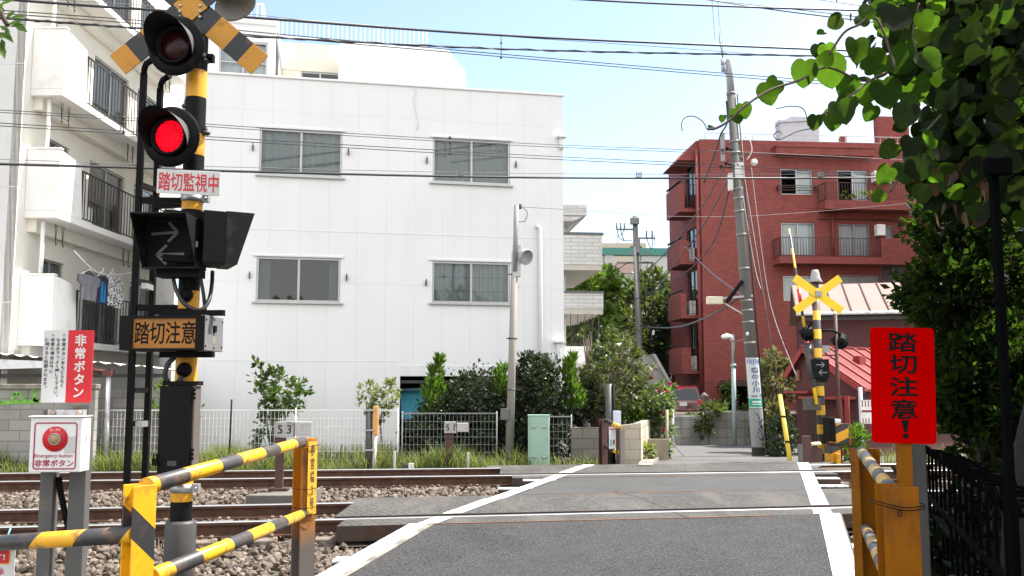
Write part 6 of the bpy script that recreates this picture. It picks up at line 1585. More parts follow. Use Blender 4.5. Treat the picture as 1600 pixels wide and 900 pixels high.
m = MB(); m.tube([(0, 0, -.1), v_ * .72], .085, 12); m.tube([v_ * .72, v_ * .75], [.11, .11], 12); m.tube([v_ * .75, v_ * .97, v_ + Vector((-.03, 0, .0))], .06, 10); m.obj('pole', m_lampg, sl_)
m = MB(); m.tube([v_ * .97, v_ + Vector((-.12, -.05, .05)), v_ + Vector((-.3, -.1, .06))], [.08, .09, .13], 10); m.sphere(v_ + Vector((-.32, -.12, .04)), (.17, .16, .10), n=12); m.obj('lamp_head', m_white, sl_)
m = MB(); m.bx(-.05, .05, -.05, .05, 0, .3, 0, Matrix.Translation(v_ * .96 + Vector((0, 0, .0)))); m.obj('top_cap', m_lampg, sl_)
# far pole
fpb, fpt = P(1004, 690, 48), P(992, 338, 48)
fp = thing('utility_pole', 'distant utility pole crowded with transformers and arms above the trees', 'utility pole', loc=fpb); fv = fpt - fpb
def V_(py): return fv * ((690 - py) / 352.)
m_fpc = mat('far_pole_grey', (.15, .145, .14), .8, var=.1)
m = MB(); m.tube([(0, 0, -1), fv], [.19, .13], 12); m.obj('pole', m_fpc, fp)
m = MB(); X_ = Vector((1, 0, 0))
for py, a, c in ((359, -.95, .1), (373, -.1, 1.0), (387, -.3, .3), (412, -1., .9)): m.bar(V_(py) + X_ * a, V_(py) + X_ * c, .08, .08)
for py, xs in ((359, (-.95, -.75, -.56)), (373, (.56, .85))):
    for x in xs: m.tube([V_(py) + X_ * x, V_(py) + X_ * x + Vector((0, 0, .35 if x < 0 else .4))], .04, 6)
m.obj('crossarm', m_fpc, fp)
for y0, y1, x0, x1 in ((342, 352, -.5, -.05), (375, 398, -.3, -.02), (394, 402, .2, .35), (395, 402, -.6, -.45)):
    m = MB(); m.bx(x0, x1, -.35, -.1, V_(y1).z, V_(y0).z); m.obj('transformer', mat('transformer_grey', (.16, .16, .16), .6, var=.1), fp, bev=.03)
m = MB(); m.tube([V_(388) + Vector((-.1, -.3, 0)), V_(520) + Vector((.0, -.25, 0))], .07, 10); m.obj('conduit', mat('conduit_grey', (.30, .30, .29), .6), fp)
m = MB()
for pts in (((-.95, 359), (-.85, 372), (-.6, 377), (-.2, 377)), ((-.75, 359), (-.72, 368), (-.6, 376)), ((-.56, 359), (-.7, 368), (-.62, 376)), ((.56, 373), (.65, 382), (.8, 390), (.85, 373)), ((-.3, 411), (-.6, 415), (-.9, 421), (-1.3, 416)), ((.3, 411), (.7, 412), (.95, 420), (1.0, 426))):
    m.tube(catmull([V_(y) + X_ * x + Vector((0, -.05, 0)) for x, y in pts], 5), .022, 5)
m.obj('jumper_cable', m_rub, fp)

# ---------------------------------------------------------------- cars
def car(f, lab, paint, W_=1.46, H_=1.55, L_=3.4, cat='car'):
    r_ = thing('parked_car', lab, cat, f)
    hw = W_ / 2; secs = [(0.0, .30, .92, .62), (.10, .22, 1.0, .70), (.5, .2, .98, .72)]
    prof = [(.02, .35), (-.0, .55), (.03, .85), (.10, .95), (.34, H_ - .1), (.55, H_), (1.7, H_), (2.3, H_ - .12), (2.85, .98), (3.25, .86), (L_, .62), (L_, .32)]
    m = MB(); n = len(prof); vs = []
    inset = lambda z: hw if z < .95 else hw - (z - .95) * .22
    for s in (-1, 1):
        for y, z in prof: vs.append((s * inset(z), y, z))
    m.add(vs, [list(range(n)), [n + i for i in reversed(range(n))]] + [(i, (i + 1) % n, n + (i + 1) % n, n + i) for i in range(n)])
    m.obj('body', paint, r_, bev=.05, seg=3)
    gl = mat('car_glass', (.02, .025, .03), .12, spec=.4)
    m = MB(); zb2, zt2 = 1.0, H_ - .12
    def onback(z): return .10 + (.34 - .10) * (z - .95) / (H_ - .1 - .95) - .012
    m.add([(-hw + .12, onback(zb2), zb2), (hw - .12, onback(zb2), zb2), (hw - .24, onback(zt2), zt2), (-hw + .24, onback(zt2), zt2)], [(0, 1, 2, 3)]); m.obj('rear_window', gl, r_)
    for s in (-1, 1):
        m = MB(); m.bx(s * (hw - .09) - .07, s * (hw - .09) + .075, -.015, .1, .72, 1.0); m.obj('tail_light', mat('tail_red', (.6, .015, .015), .25), r_, bev=.02)
        m = MB(); x = s * (hw - .02); m.add([(x + s * .012 - s * (z - .95) * .2, y, z) for y, z in ((.6, 1.0), (2.5, 1.0), (2.15, H_ - .15), (.75, H_ - .12))], [(0, 1, 2, 3)]); m.obj('side_window', gl, r_)
        for y in (.7, L_ - .7):
            m = MB(); T = Matrix.Translation((s * (hw - .1), y, .28)) @ Matrix.Rotation(R(90), 4, 'Y'); m.lathe([(0, -.09), (.2, -.09), (.28, -.07), (.28, .07), (.2, .09), (0, .09)], 20, 0, T); wh = m.obj('wheel', mat('tyre', (.02, .02, .02), .8), r_)
            m = MB(); m.lathe([(0, .1 * s), (.17, .092 * s)], 16, 0, T); m.obj('rim', m_galv, wh)
    m = MB(); m.bx(-hw + .03, hw - .03, -.06, .12, .36, .6); m.obj('bumper', paint, r_, bev=.04)
    m = MB(); m.bx(-.165, .165, -.03, -.012, .72, .885); m.obj('number_plate', m_sgrey, r_, bev=.005)
    m = MB(); m.bx(-.34, .34, -.035, -.0125, .90, .94); m.obj('trim', m_galv, r_)
    return r_
cz_ = P(1067, 660, 42.5).z
car(Frame(1067, 42.5, -3, cz_), 'dark red car parked tail out under the red apartment', mat('dark_red_car', (.085, .005, .009), .25, coat=.6), 1.66, 1.62)
car(Frame(1172, 47.5, 0, .35), 'black car parked inside the dark entrance behind the banner pole', mat('black_car', (.02, .022, .026), .25, coat=.6), 1.65, 1.5, 3.8)

# ---------------------------------------------------------------- overhead cables
m_cab = mat('cable_black', (.025, .025, .03), .45); m_cabg = mat('cable_grey', (.16, .16, .17), .5)
def cable(pts, r, lab, mm=m_cab, name='overhead_cable', group=None, spiral=False, cat='cable'):
    q = catmull([P(*p) for p in pts], 10); o = q[0]
    m = MB(); m.tube([v - o for v in q], r, 7)
    ob = m.obj(name, mm); ob.location = o; tag(ob, lab, cat, group)
    if spiral:
        q = catmull([P(*p) for p in pts], 60); m = MB(); pp = []
        for i, v in enumerate(q): a = i * .55; pp.append(v - o + Vector((0, math.cos(a), math.sin(a))) * r * 1.25)
        m.tube(pp, r * .42, 5); m.obj('lashing', m_cabg, ob)
    return ob
Yl, Yr = 14, 23
def cb(pts, *a, y0=Yl, y1=Yr, **k):
    return cable([(x, y, y0 + (y1 - y0) * max(-.1, min(1.1, x / 1600))) for x, y in pts], *a, **k)
lowc = cb([(-80, 254), (210, 262), (400, 268.5), (800, 277), (1200, 278.5), (1560, 276)], .022, 'lowest and thickest black cable crossing the white building and red apartment')
cb([(-80, 246), (210, 256), (400, 262), (800, 270.5), (1200, 272.5), (1560, 270)], .006, 'thin grey messenger wire just above the thickest low cable', m_cabg)
for x in (720, 998, 1282): 
    q = P(x, 272, Yl + (Yr - Yl) * x / 1600); m = MB()
    for k in range(3): m.bx(-.05 + k * .045, -.03 + k * .045, -.03, .03, -.06, .04)
    o = m.obj('cable_clip', m_cabg); o.location = q; tag(o, {720: 'small triple clip on the low cable over an upper window', 998: 'small triple clip on the low cable against open sky', 1282: 'small triple clip on the low cable before the red apartment'}[x], 'cable clip')
G2 = 'pair of thin wires over the upper windows'; G3 = 'pair of thin wires along the top of the upper windows'; G6 = 'pair of wires below the lashed cable'
for dy in (0, 4.5): cb([(-80, 187 + dy), (215, 206 + dy), (400, 218 + dy), (800, 241 + dy), (1150, 259 + dy), (1420, 278 + dy), (1560, 288 + dy)], .0075, 'one of the paired thin wires passing across the middle of the upper windows', group=G2)
for dy in (0, 3.8): cb([(-80, 167 + dy), (215, 185 + dy), (400, 199 + dy), (800, 223 + dy), (1145, 237 + dy), (1420, 250 + dy), (1560, 256 + dy)], .0065, 'one of the paired thin wires passing along the top of the upper windows', group=G3)
cb([(-80, -8), (130, 8), (260, 17), (400, 28), (800, 56), (1200, 74), (1620, 90)], .024, 'thick upper cable running above the white building to the vine')
cb([(-80, -12), (260, 11), (400, 23), (520, 36), (800, 57.5), (1000, 71), (1200, 86)], .006, 'thin wire that dives under the thick upper cable', m_cabg)
cb([(-80, 22), (40, 31), (230, 45), (400, 57), (800, 77), (1200, 86), (1620, 93)], .018, 'lashed cable with spiral wrapping above the white building roof', spiral=True)
for dy, lab in ((0, 'upper'), (5, 'lower')): cb([(-80, 10 + dy), (230, 33 + dy), (400, 50 + dy), (800, 86 + dy * .8), (1200, 120 + dy * .9), (1620, 152 + dy)], .009, 'one of the paired wires sloping below the spiral lashed cable', group=G6)
cb([(860, -4), (1000, 4), (1200, 12), (1400, 18), (1620, 26)], .02, 'thick cable entering at the top right of the sky', y0=12, y1=20)
cb([(1085, -4), (1200, 14), (1357, 34), (1620, 66)], .012, 'steeper wire crossing the thick cable at the top right', y0=12, y1=20)
cb([(1080, -3), (1200, 10), (1400, 33), (1620, 58)], .008, 'fine wire close beside the steeper top right wire', y0=12, y1=20)
cb([(1262, -3), (1360, 11), (1620, 48)], .008, 'short wire in the top right corner of the sky', y0=12, y1=20)
cable([(812, 323, 18.4), (930, 330, 25), (1050, 338, 34), (1200, 336, 42), (1420, 318, 45)], .008, 'sagging thin wire from the floodlight pole to the red apartment', m_cabg)
cable([(1138, 250, 23.4), (1095, 325, 30), (1045, 390, 38), (996, 438, 47.8)], .02, 'upper sagging service wire between the leaning pole and the distant pole')
cable([(1140, 275, 23.4), (1100, 350, 30), (1045, 425, 38), (1002, 470, 47.8)], .02, 'lower sagging service wire between the leaning pole and the distant pole')
cable([(1141, 290, 23.4), (1110, 385, 30), (1050, 440, 38), (960, 480, 50), (900, 490, 56)], .022, 'service wire falling from the leaning pole towards the trees')
cable([(1172, 470, 23.4), (1110, 425, 30), (1070, 385, 42)], .02, 'stay wire from the bracket arm up to the red balconies')
cable([(1170, 455, 23.4), (1106, 495, 26), (1050, 512, 34), (1000, 510, 47)], .025, 'drooping black cable from the bracket arm to the far pole')
cable([(1158, 285, 23.3), (1166, 340, 22.6), (1180, 420, 21.8), (1189, 452, 21.4)], .010, 'thin guy strand right of the leaning pole top', m_cabg)
cable([(1174, 262, 23.3), (1186, 360, 22.4), (1205, 480, 21.4), (1245, 590, 20)], .010, 'long thin guy strand running down to the far crossing', m_cabg)
cable([(1112, -5, 20), (1117, 62, 23)], .006, 'left fine drop wire above the leaning pole', m_cabg); cable([(1121, -5, 20), (1124, 40, 23)], .006, 'right fine drop wire above the leaning pole', m_cabg)
cable([(1145, 535, 37), (1172, 528, 23.5)], .012, 'short wire from the street lamp to the banner pole', m_cabg)
for x, y0, y1 in ((783, 55, 90), (703, 215, 240), (193, 184, 206)):
    q = P(x, y0, Yl + (Yr - Yl) * x / 1600); q2 = P(x, y1, Yl + (Yr - Yl) * x / 1600); m = MB(); m.tube([(0, 0, 0), q2 - q], .008, 5); m.sphere((0, 0, 0), .03, n=6); m.sphere(q2 - q, .03, n=6); m.sphere((q2 - q) * .35, .025, n=6)
    o = m.obj('cable_spacer', m_cab); o.location = q; tag(o, {783: 'cable spacer joining the roofline cables', 703: 'cable spacer joining wires by the upper right window', 193: 'cable spacer joining wires before the cream balconies'}[x], 'cable spacer')
# ================================================================== PLANTS
m_bark = mat('bark', (.10, .075, .055), .95, var=.3, vs=9, bump=.8, bs=30, stretch=(1, 1, .3))
lf_dark = leafmat('leaf_dark', [(.009, .018, .008), (.02, .032, .014), (.032, .044, .022), (.012, .022, .009), (.05, .06, .038)], .2, .32)
lf_mid = leafmat('leaf_mid', [(.035, .065, .018), (.06, .10, .03), (.085, .125, .04), (.025, .05, .015)], .3, .4)
lf_con = leafmat('leaf_conifer', [(.05, .10, .014), (.08, .14, .022), (.035, .07, .01)], .4, .6, 1.)
lf_pale = leafmat('leaf_pale', [(.12, .15, .06), (.17, .20, .09), (.09, .12, .045), (.24, .22, .12)], .35, .5)
lf_olive = leafmat('leaf_olive', [(.055, .075, .025), (.085, .105, .04), (.04, .055, .02), (.12, .13, .06)], .3, .4)
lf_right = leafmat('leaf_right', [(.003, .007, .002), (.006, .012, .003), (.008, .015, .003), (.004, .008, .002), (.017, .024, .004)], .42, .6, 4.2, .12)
def at(px, py, Y): return P(px, py, Y)
def el(px0, px1, py0, py1, Y, ry, n):
    a, b_ = P(px0, (py0 + py1) / 2, Y), P(px1, (py0 + py1) / 2, Y); t, u = P((px0 + px1) / 2, py0, Y), P((px0 + px1) / 2, py1, Y)
    return (((a.x + b_.x) / 2, Y, (t.z + u.z) / 2), (abs(b_.x - a.x) / 2, ry, abs(t.z - u.z) / 2), n)
def base(px, Y, z=-.22): p = P(px, 680, Y); return (p.x, Y, z)
# left part: shrubs against the white building
tree('shrub', 'loose green shrub growing up the white wall left of the pair of lower windows', 'shrub', base(432, 19.4), [el(395, 470, 575, 660, 19.4, .5, 620), el(420, 484, 590, 640, 19.4, .4, 330), el(395, 440, 640, 715, 19.4, .4, 300), el(398, 412, 556, 620, 19.4, .12, 60), el(425, 442, 558, 610, 19.4, .12, 70)], .13, lf_mid, m_bark, .03, .55, limbs=4, clump=.2, per=14)
tree('small_tree', 'slender sparse young tree with pale yellowish leaves by the orange cable cover', 'tree', base(597, 19.5), [el(560, 585, 592, 645, 19.5, .25, 190), el(588, 622, 588, 648, 19.5, .3, 260), el(572, 612, 620, 660, 19.5, .3, 110)], .11, lf_pale, m_bark, .022, .5, limbs=5, clump=.2, per=10, fork=.75)
tree('vine_shrub', 'thin weedy climber with small leaves behind the black cabinet', 'shrub', base(245, 19.), [el(236, 262, 585, 660, 19., .2, 130), el(240, 330, 630, 660, 19., .2, 60)], .12, lf_con, m_bark, .015, .5, limbs=3, per=8)
H = [el(690, 800, 578, 670, 19.9, .7, 2700), el(660, 740, 598, 720, 19.6, .5, 3000), el(638, 700, 640, 725, 19.5, .5, 1500), el(720, 805, 640, 725, 19.6, .5, 1800)]
tree('hedge', 'dark glossy leaved hedge covering the garage left of the floodlight pole', 'hedge', base(720, 19.9), H, .105, lf_dark, m_bark, .05, .55, limbs=8, clump=.3, per=30)
tree('hedge', 'dark glossy leaved hedge right of the floodlight pole behind the green cabinet', 'hedge', base(860, 19.9), [el(795, 905, 568, 668, 20, .8, 3400), el(800, 900, 640, 725, 19.5, .6, 2500), el(805, 870, 550, 605, 20, .5, 900), el(860, 935, 590, 670, 20.3, .6, 1500)], .105, lf_dark, m_bark, .05, .55, limbs=8, clump=.3, per=30)
def conifer(px, y0, y1, Y, w, lab, n=700):
    p = P(px, y1, Y); h = P(px, y0, Y).z - p.z; r_ = thing('conifer', lab, 'conifer', loc=p)
    m = MB(); m.tube([(0, 0, -.3), (0, 0, h * .8)], [.03, .01], 6); m.obj('trunk', m_bark, r_)
    m = MB(); rr = random.Random(int(px))
    for _ in range(n):
        t = rr.random() ** 1.3; a = rr.uniform(0, 6.28); rad = w * (1 - t) ** .8 * rr.uniform(.3, 1.) + .02
        rad *= 1 + .5 * math.sin(a * 2 + t * 9 + px) * (1 - t * .5); leaf(m, Vector((rad * math.cos(a) + .06 * math.sin(t * 7), rad * math.sin(a), h * t * .92)), Vector((math.cos(a) * .7, math.sin(a) * .7, 1)) + rvec(rr) * .45, rvec(rr), .15 * rr.uniform(.6, 1.5), .25)
    m.obj('crown', lf_con, r_)
conifer(685, 551, 645, 19.85, .15, 'bright green upright conifer poking out of the hedge left of the pole'); conifer(674, 594, 650, 19.5, .16, 'small bright green conifer tuft in front of the garage opening', 350)
conifer(785, 570, 620, 19.6, .14, 'bright green conifer tip just left of the floodlight pole', 300); conifer(841, 560, 640, 20.6, .2, 'dull green conifer behind the hedge right of the pole', 420); conifer(893, 550, 640, 19.6, .17, 'bright yellow green conifer beside the brick flats balcony', 620)
# tree in front of brick flats
tree('garden_tree', 'bushy olive leaved garden tree above the notice frame', 'tree', base(938, 20.6), [el(905, 1010, 545, 660, 20.6, 1., 2000), el(930, 1000, 518, 590, 20.7, .8, 900), el(960, 1030, 590, 650, 20.7, .7, 700), el(900, 945, 600, 660, 20.4, .6, 500), el(985, 1045, 560, 580, 20.8, .2, 60), el(900, 940, 510, 560, 20.4, .3, 70)], .125, lf_olive, m_bark, .11, .55, limbs=7, clump=.25, per=22, fork=.5)
tree('bush', 'leafy green bush between the meter pole and the rose arch', 'bush', base(985, 20.9, -.2), [el(965, 1005, 615, 690, 20.9, .5, 650)], .15, lf_con, m_bark, .03, .5, limbs=4, per=16)
fr0 = [el(1000, 1050, 600, 660, 21.4, .6, 950), el(1010, 1050, 640, 715, 21.2, .5, 700), el(975, 1020, 625, 655, 21.3, .5, 330), el(1036, 1053, 595, 640, 21.5, .3, 160)]
rt = tree('rose_bush', 'climbing rose bush with scattered pink flowers at the street corner', 'bush', base(1030, 21.3, -.25), fr0, .14, lf_pale and leafmat('leaf_rose', [(.05, .09, .03), (.09, .14, .06), (.16, .20, .11), (.04, .07, .03)], .3, .35), m_bark, .03, .6, limbs=5, per=18)
m_pink = mat('pink_petal', (.62, .02, .12), .6, var=.15)
for px, py in ((1017, 591), (1030, 611), (1041, 613), (1060, 607), (1034, 645), (1047, 600), (1022, 612), (1035, 672), (1012, 623)):
    p = P(px, py, 20.85) - Vector(rt.location); m = MB()
    for k in range(9): leaf(m, p, rvec(rnd) + Vector((0, -.5, .3)), rvec(rnd), .065, .9)
    m.obj('rose_flower', m_pink, rt)
tree('low_plant', 'low leafy plant at the foot of the pale block wall end', 'plant', base(1006, 19.2, -.12), [el(1000, 1020, 690, 722, 19.2, .3, 170)], .14, lf_pale, m_bark, .012, .6, limbs=3, per=10)
o = MB().tube([P(1042, 725, 20.6), P(1042, 640, 20.6)], .035, 8).obj('timber_post', mat('weathered_timber', (.34, .28, .22), .9, var=.2)); tag(o, 'weathered timber post at the street corner under the roses', 'post')
o = MB().tube([P(1052, 700, 24), P(1051, 635, 24)], .03, 8).obj('pale_pole', m_sgrey); tag(o, 'thin pale pole at the street edge beside the rose bush', 'post')
o = MB().bx(-.55, .55, 0, .12, 0, .55).obj('planter_wall', mat('tan_block', (.26, .22, .16), .9, var=.2, bump=.4)); o.location = (P(1022, 700, 20.2).x, 20.2, -.24); o.scale = (.55, 1, 1); tag(o, 'low tan planter wall under the rose bush', 'wall')
# plants on the retaining wall
tree('trailing_plant', 'dry brownish plant trailing down the face of the retaining wall', 'plant', (P(1103, 640, 37.8).x, 37.9, .35), [el(1092, 1125, 634, 650, 37.9, .4, 260), el(1088, 1110, 650, 690, 37.7, .15, 260)], .26, lf_olive, m_bark, .03, .35, limbs=3, per=14)
tree('low_plant', 'bright green strappy plant on top of the retaining wall', 'plant', (P(1118, 640, 38.6).x, 38.6, .4), [el(1108, 1130, 630, 643, 38.6, .4, 160)], .34, lf_con, m_bark, .02, .16, limbs=2, per=14)
tree('low_plant', 'green plants below the tail of the dark red car', 'plant', (P(1075, 645, 38.7).x, 38.7, .4), [el(1060, 1100, 648, 654, 38.7, .5, 200)], .14, lf_mid, m_bark, .02, .4, limbs=2, per=14)
tree('small_shrub', 'small round shrub in the entrance beside the black car', 'shrub', (P(1150, 650, 44).x, 44, .35), [el(1128, 1148, 600, 640, 44, .6, 260), el(1150, 1172, 635, 650, 44, .5, 160)], .25, lf_mid, m_bark, .03, .5, limbs=3, per=14)
o_ = thing('garden_statue', 'small grey standing lantern by the red apartment corner', 'lantern', loc=P(1101, 645, 40))
m = MB(); m.lathe([(.16, 0), (.10, .1), (.08, .4), (.14, .45), (.14, .65), (.2, .68), (.08, .8), (0, .86)], 10); m.obj('body', mat('weathered_stone', (.17, .165, .15), .9, var=.2), o_)
# between pole and shed
tree('garden_tree', 'mottled tan and green tree behind the banner pole beside the shed', 'tree', (P(1207, 700, 27).x, 27, -.5), [el(1182, 1240, 560, 640, 27, 1.0, 1500), el(1180, 1232, 620, 715, 26, .8, 1100), el(1190, 1225, 545, 590, 27.2, .6, 380)], .2, leafmat('leaf_tan', [(.09, .10, .045), (.16, .14, .08), (.05, .065, .02), (.20, .16, .10)], .25, .5), m_bark, .1, .5, limbs=6, per=20)
tree('hedge', 'very dark low bush at the foot of the yellow sleeve', 'bush', (P(1210, 715, 23).x, 23, -.35), [el(1192, 1240, 650, 724, 23, .6, 1200)], .13, lf_dark, m_bark, .04, .55, limbs=5, per=24)
tree('shrub', 'ferny green shrub beside the gate machine', 'shrub', (P(1335, 715, 19.5).x, 19.5, -.2), [el(1322, 1350, 665, 722, 19.5, .4, 420)], .17, lf_con, m_bark, .02, .25, limbs=4, per=12)
# far trees
tree('large_tree', 'sunlit round crowned tree right behind the white brick flats', 'tree', (P(905, 600, 50).x, 50, -1), [el(880, 940, 415, 500, 50, 2.5, 1700), el(915, 965, 420, 500, 51, 2.5, 1300), el(880, 960, 470, 560, 49, 2.5, 1500)], .42, lf_con and leafmat('leaf_sun', [(.07, .12, .02), (.11, .17, .035), (.05, .085, .015), (.15, .20, .06)], .35, .5), m_bark, .3, .6, limbs=6, per=26)
tree('large_tree', 'darker olive tree behind the distant utility pole', 'tree', (P(1010, 600, 56).x, 56, -1), [el(960, 1055, 440, 560, 56, 3, 2600), el(990, 1048, 425, 480, 57, 2, 800), el(940, 1010, 480, 600, 54, 2.5, 1700)], .42, lf_olive, m_bark, .3, .55, limbs=6, per=26)
tree('dark_conifer', 'tall blackish green tree against the red apartment side', 'tree', (P(1042, 600, 54).x, 54, -1), [el(1030, 1062, 455, 520, 54, 1.5, 900), el(1022, 1062, 500, 580, 54, 1.6, 1300), el(1015, 1058, 560, 610, 53, 1.5, 700)], .36, leafmat('leaf_black', [(.012, .025, .012), (.022, .042, .02), (.035, .06, .03)], .2, .5), m_bark, .3, .4, limbs=5, per=26)
# ---- leafy mass on the right
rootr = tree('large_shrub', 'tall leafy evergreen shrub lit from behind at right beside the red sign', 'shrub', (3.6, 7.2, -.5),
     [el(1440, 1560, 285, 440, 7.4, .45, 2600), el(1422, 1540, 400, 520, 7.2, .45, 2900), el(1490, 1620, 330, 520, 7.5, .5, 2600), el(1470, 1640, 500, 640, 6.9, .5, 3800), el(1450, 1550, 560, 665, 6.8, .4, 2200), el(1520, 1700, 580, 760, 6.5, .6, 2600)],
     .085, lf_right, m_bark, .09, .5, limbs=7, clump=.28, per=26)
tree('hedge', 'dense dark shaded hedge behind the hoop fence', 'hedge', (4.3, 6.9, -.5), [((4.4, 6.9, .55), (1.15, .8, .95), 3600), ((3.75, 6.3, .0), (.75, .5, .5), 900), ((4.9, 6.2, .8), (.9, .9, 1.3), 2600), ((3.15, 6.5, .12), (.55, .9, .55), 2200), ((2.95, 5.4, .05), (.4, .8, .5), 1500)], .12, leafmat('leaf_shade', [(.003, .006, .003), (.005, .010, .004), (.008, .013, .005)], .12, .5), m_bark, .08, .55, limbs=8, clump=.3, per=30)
# the big vine covered tree overhanging from the right, mostly outside the picture
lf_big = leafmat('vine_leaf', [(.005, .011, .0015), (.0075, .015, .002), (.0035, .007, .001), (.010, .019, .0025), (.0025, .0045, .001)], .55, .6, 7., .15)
vroot = thing('vine_tree', 'vine covered tree overhanging the upper right corner with large round backlit leaves', 'tree', loc=(2.7, 5.1, -.5))
VO = Vector((2.7, 5.1, -.5)); rv = random.Random(21)
m = MB(); m.tube(catmull([(0, 0, -.1), (.02, .03, 1.2), (.5, .1, 2.6), (1.3, .1, 4.), (1.5, .1, 5)], 4), [.12 - .003 * i for i in range(17)], 12, 1)
for e in [Vector(q) + Vector((1.9, .1, 0)) for q in ((-1.4, -.6, 3.9), (-.8, .9, 4.6), (-1.9, -.2, 3.4), (.9, .5, 4.8), (.6, -1, 4.4), (-1.2, .3, 3.0))]:
    m.tube(catmull([(.5, .1, 2.6), Vector((.7, .1, 3.)).lerp(Vector(e), .5) + Vector((0, 0, .2)), e], 6), [.07 - .045 * i / 12 for i in range(13)], 7)
m.obj('trunk', [m_bark, mat('dark_bark', (.018, .015, .012), .95, var=.3, vs=9, bump=.8, bs=30)], vroot)
m = MB()
def vleaf(px, py, Y, size, dirv, nrm, mb): leaf(mb, P(px, py, Y) - VO, Vector(dirv), Vector(nrm), size, 1, True)
# stems that show as single leaves against the sky
stems = [([(1330, 120, 3.5), (1290, 105, 3.45), (1250, 125, 3.4), (1205, 140, 3.35), (1165, 165, 3.3), (1140, 188, 3.3), (1120, 200, 3.3), (1105, 202, 3.3)], 7),
         ([(1400, 110, 3.4), (1370, 30, 3.4), (1340, 40, 3.4), (1318, 52, 3.4), (1296, 85, 3.4)], 6),
         ([(1420, 100, 3.7), (1370, 120, 3.6), (1335, 145, 3.5), (1310, 165, 3.5), (1275, 185, 3.5), (1262, 195, 3.5)], 6),
         ([(1470, 180, 3.9), (1440, 215, 3.8), (1415, 260, 3.75), (1390, 300, 3.7)], 6)]
sm = MB()
for pts, r_ in stems: sm.tube(catmull([P(*p) - VO for p in pts], 6), .005, 5)
sm.tube(catmull([P(x, y, 3.3) - VO for x, y in ((1105, 202), (1098, 190), (1085, 182), (1072, 183), (1065, 192), (1066, 205))], 5), .0022, 4)
sm.tube(catmull([P(x, y, 3.5) - VO for x, y in ((1262, 190), (1255, 170), (1235, 166), (1212, 170))], 5), .0022, 4)
sm.tube(catmull([P(x, y, 3.5) - VO for x, y in ((1272, 200), (1245, 206), (1218, 218), (1209, 212), (1216, 205), (1222, 210))], 5), .0022, 4)
sm.tube(catmull([P(x, y, 3.5) - VO for x, y in ((1436, 5), (1430, 30), (1426, 55), (1430, 75), (1434, 85))], 5), .003, 4)
# (tip pixel offset, size in pixels) individually read leaves: stalk x,y, blade direction dx,dy, length px, depth
L1 = [(1150, 170, 5, 22, 26), (1160, 162, 5, 16, 28), (1130, 180, -3, 10, 14), (1110, 196, -2, 6, 8), (1112, 199, 4, 5, 7), (1200, 130, 5, 34, 40), (1215, 125, -20, 32, 34), (1258, 95, -4, 36, 46), (1294, 88, 4, 48, 54), (1285, 100, 12, -16, 28),
      (1337, 62, 0, 36, 44), (1345, 40, 8, -26, 26), (1352, 28, 6, -28, 30), (1290, 70, 8, 26, 30), (1365, 20, 18, -20, 26), (1402, 12, -14, 44, 52), (1384, 4, -10, 40, 46), (1420, 8, 4, 40, 44), (1412, 40, -12, 18, 40), (1440, 20, 10, 26, 34),
      (1325, 118, -6, 38, 42), (1352, 132, 2, 28, 38), (1330, 150, -16, 22, 36), (1310, 160, 8, 36, 44), (1305, 172, -6, 30, 36), (1275, 180, -6, 22, 26), (1365, 165, -10, 22, 30), (1420, 84, -26, 20, 52), (1440, 82, 12, 26, 44),
      (1405, 95, 8, 40, 46), (1380, 125, 6, 38, 52), (1430, 120, -4, 46, 52), (1470, 100, 8, 40, 48), (1470, 130, 6, 36, 56), (1350, 110, 14, -12, 30), (1420, 165, -10, 26, 44), (1410, 255, 2, 30, 40), (1390, 262, -10, 16, 34), (1430, 245, 6, 30, 44), (1425, 215, -6, 28, 38), (1440, 290, -2, 24, 34), (1400, 225, -20, 16, 34), (1380, 300, -16, 14, 24)]
m2 = MB(); m3 = MB()                                     # vine leaves with shade put into a darker colour; dead leaves
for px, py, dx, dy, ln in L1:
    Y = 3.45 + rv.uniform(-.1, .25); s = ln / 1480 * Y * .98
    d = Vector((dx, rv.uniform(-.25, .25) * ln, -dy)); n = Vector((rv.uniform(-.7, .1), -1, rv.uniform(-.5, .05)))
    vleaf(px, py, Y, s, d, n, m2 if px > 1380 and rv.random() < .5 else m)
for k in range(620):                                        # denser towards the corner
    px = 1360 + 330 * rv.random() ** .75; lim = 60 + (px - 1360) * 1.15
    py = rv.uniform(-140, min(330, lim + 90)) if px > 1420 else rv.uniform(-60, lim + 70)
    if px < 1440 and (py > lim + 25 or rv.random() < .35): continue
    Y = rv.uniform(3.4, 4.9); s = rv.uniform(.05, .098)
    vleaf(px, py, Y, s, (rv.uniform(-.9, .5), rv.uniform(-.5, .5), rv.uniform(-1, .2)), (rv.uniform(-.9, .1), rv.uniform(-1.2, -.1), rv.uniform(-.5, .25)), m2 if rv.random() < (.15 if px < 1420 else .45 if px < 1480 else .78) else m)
c_ells = [((-.9, .3, 4.7), (1.7, 1.7, 1.1), 1500), ((.6, .2, 4.3), (1.7, 1.9, 1.5), 1600), ((.3, -.9, 3.8), (1.5, 1.4, 1.3), 1200), ((-.5, .8, 3.6), (1.1, 1.0, .9), 800), ((1.2, .6, 2.2), (1.0, 1.4, 1.6), 1100), ((1.1, -1.2, 2.0), (.9, 1.1, 1.6), 800)]
c_ells += [((.9, -2.6, 3.2), (1.5, 1.6, 2.2), 900), ((.9, -2.8, 1.2), (.9, 1.6, 1.4), 500), ((2.2, .2, 3.6), (1.2, 2.2, 2.2), 900), ((2.0, .4, 1.4), (.9, 1.8, 1.6), 600)]  # crown lobes out of view, added to deepen the shade at right
c_ells = [(tuple(Vector(c) + Vector((1.9, .1, 0))), r_, n) for c, r_, n in c_ells]
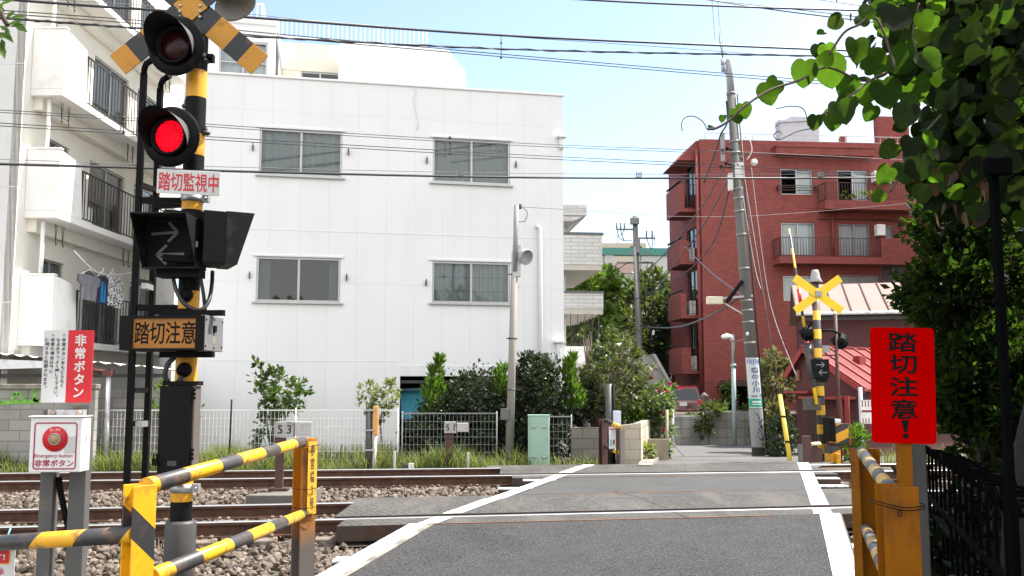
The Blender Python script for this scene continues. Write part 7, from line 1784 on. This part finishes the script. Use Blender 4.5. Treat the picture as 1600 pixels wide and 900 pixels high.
def lel(*q): c, r_, n = el(*q); return (tuple(Vector(c) - VO), r_, n)
c_ells += [lel(1490, 1680, 20, 230, 5.0, .5, 1500), lel(1450, 1640, 170, 320, 4.9, .4, 1000), lel(1440, 1560, -60, 90, 4.6, .5, 600)]
leaves(m2, c_ells, .105, 1, rv, .3, True, .4, 22)
m.obj('crown', lf_big, vroot); m2.obj('shade_crown', leafmat('vine_leaf_shade', [(.003, .006, .0015), (.005, .009, .002), (.002, .004, .001), (.008, .013, .003), (.0018, .003, .001)], .3, .6, 4.5, .12), vroot); sm.obj('vine_stem', m_bark, vroot)
m = m3                                                      # dry brown leaves hanging in the vine
for _ in range(26):
    px, py = rv.uniform(1425, 1540), rv.uniform(245, 345); vleaf(px, py, rv.uniform(3.7, 4.4), rv.uniform(.04, .075), (rv.uniform(-.3, .3), 0, -1), rvec(rv), m)
m.obj('dry_leaves', leafmat('leaf_dry', [(.05, .022, .010), (.08, .04, .018), (.03, .014, .008)], .25, .7), vroot)
shade_t = tree('added_shade_tree', 'unseen dark broadleaf tree added beyond the right edge to deepen the shade', 'tree', (5.6, -.5, -.6), [((5.4, -.4, 4.2), (2.6, 3.2, 2.6), 2600), ((4.6, -2.6, 2.6), (2., 2.2, 2.6), 1500)], .28, lf_right, m_bark, .2, .7, limbs=6, per=26, clump=.3)  # tree out of view, added to keep sky light off the right side
# leaves entering at the top left
lt = thing('overhanging_tree', 'tree whose leafy branch tips enter at the top left corner', 'tree', loc=(-3.3, 4.3, -.5)); LO = Vector((-3.3, 4.3, -.5))
m = MB(); m.tube([(0, 0, -.1), (.05, 0, 2), (.2, 0, 3.6)], [.09, .07, .04], 8); m.tube(catmull([(.05, 0, 2.), P(-60, 20, 4.3) - LO, P(12, 40, 4.3) - LO], 5), .012, 6); m.tube(catmull([P(-60, 20, 4.3) - LO, P(5, 75, 4.3) - LO], 5), .006, 5); m.obj('trunk', m_bark, lt)
m = MB()
for px, py, dx, dy in ((8, 30, 18, -16), (14, 28, 22, -4), (10, 38, 26, 2), (14, 42, 24, -2), (8, 45, 10, 18), (4, 50, 14, 14), (2, 60, 8, 16), (0, 70, 10, 22), (-4, 30, 4, -24), (2, 20, 8, -18), (-8, 50, 16, 8), (-10, 75, 18, 12), (6, 25, -8, -16), (-2, 40, 22, 12), (20, 34, 18, 4), (22, 40, 16, 8), (-14, 60, 20, 2), (0, 8, 12, -6)):
    s = 25 / 1480 * 4.3; leaf(m, P(px, py, 4.3 + rv.uniform(-.05, .05)) - LO, Vector((dx, rv.uniform(-8, 8), -dy)), Vector((rv.uniform(-.4, .4), -1, .6)), s * rv.uniform(.85, 1.25), .42)
leaves(m, [(tuple(P(-120, 5, 4.4) - LO), (.2, .3, .3), 200), ((-.1, .1, 3.9), (.55, .6, .5), 300)], .075, .42, rv, .3)
m.obj('crown', lf_right if False else leafmat('leaf_corner', [(.05, .10, .015), (.08, .15, .02), (.035, .07, .012)], .4, .4), lt)
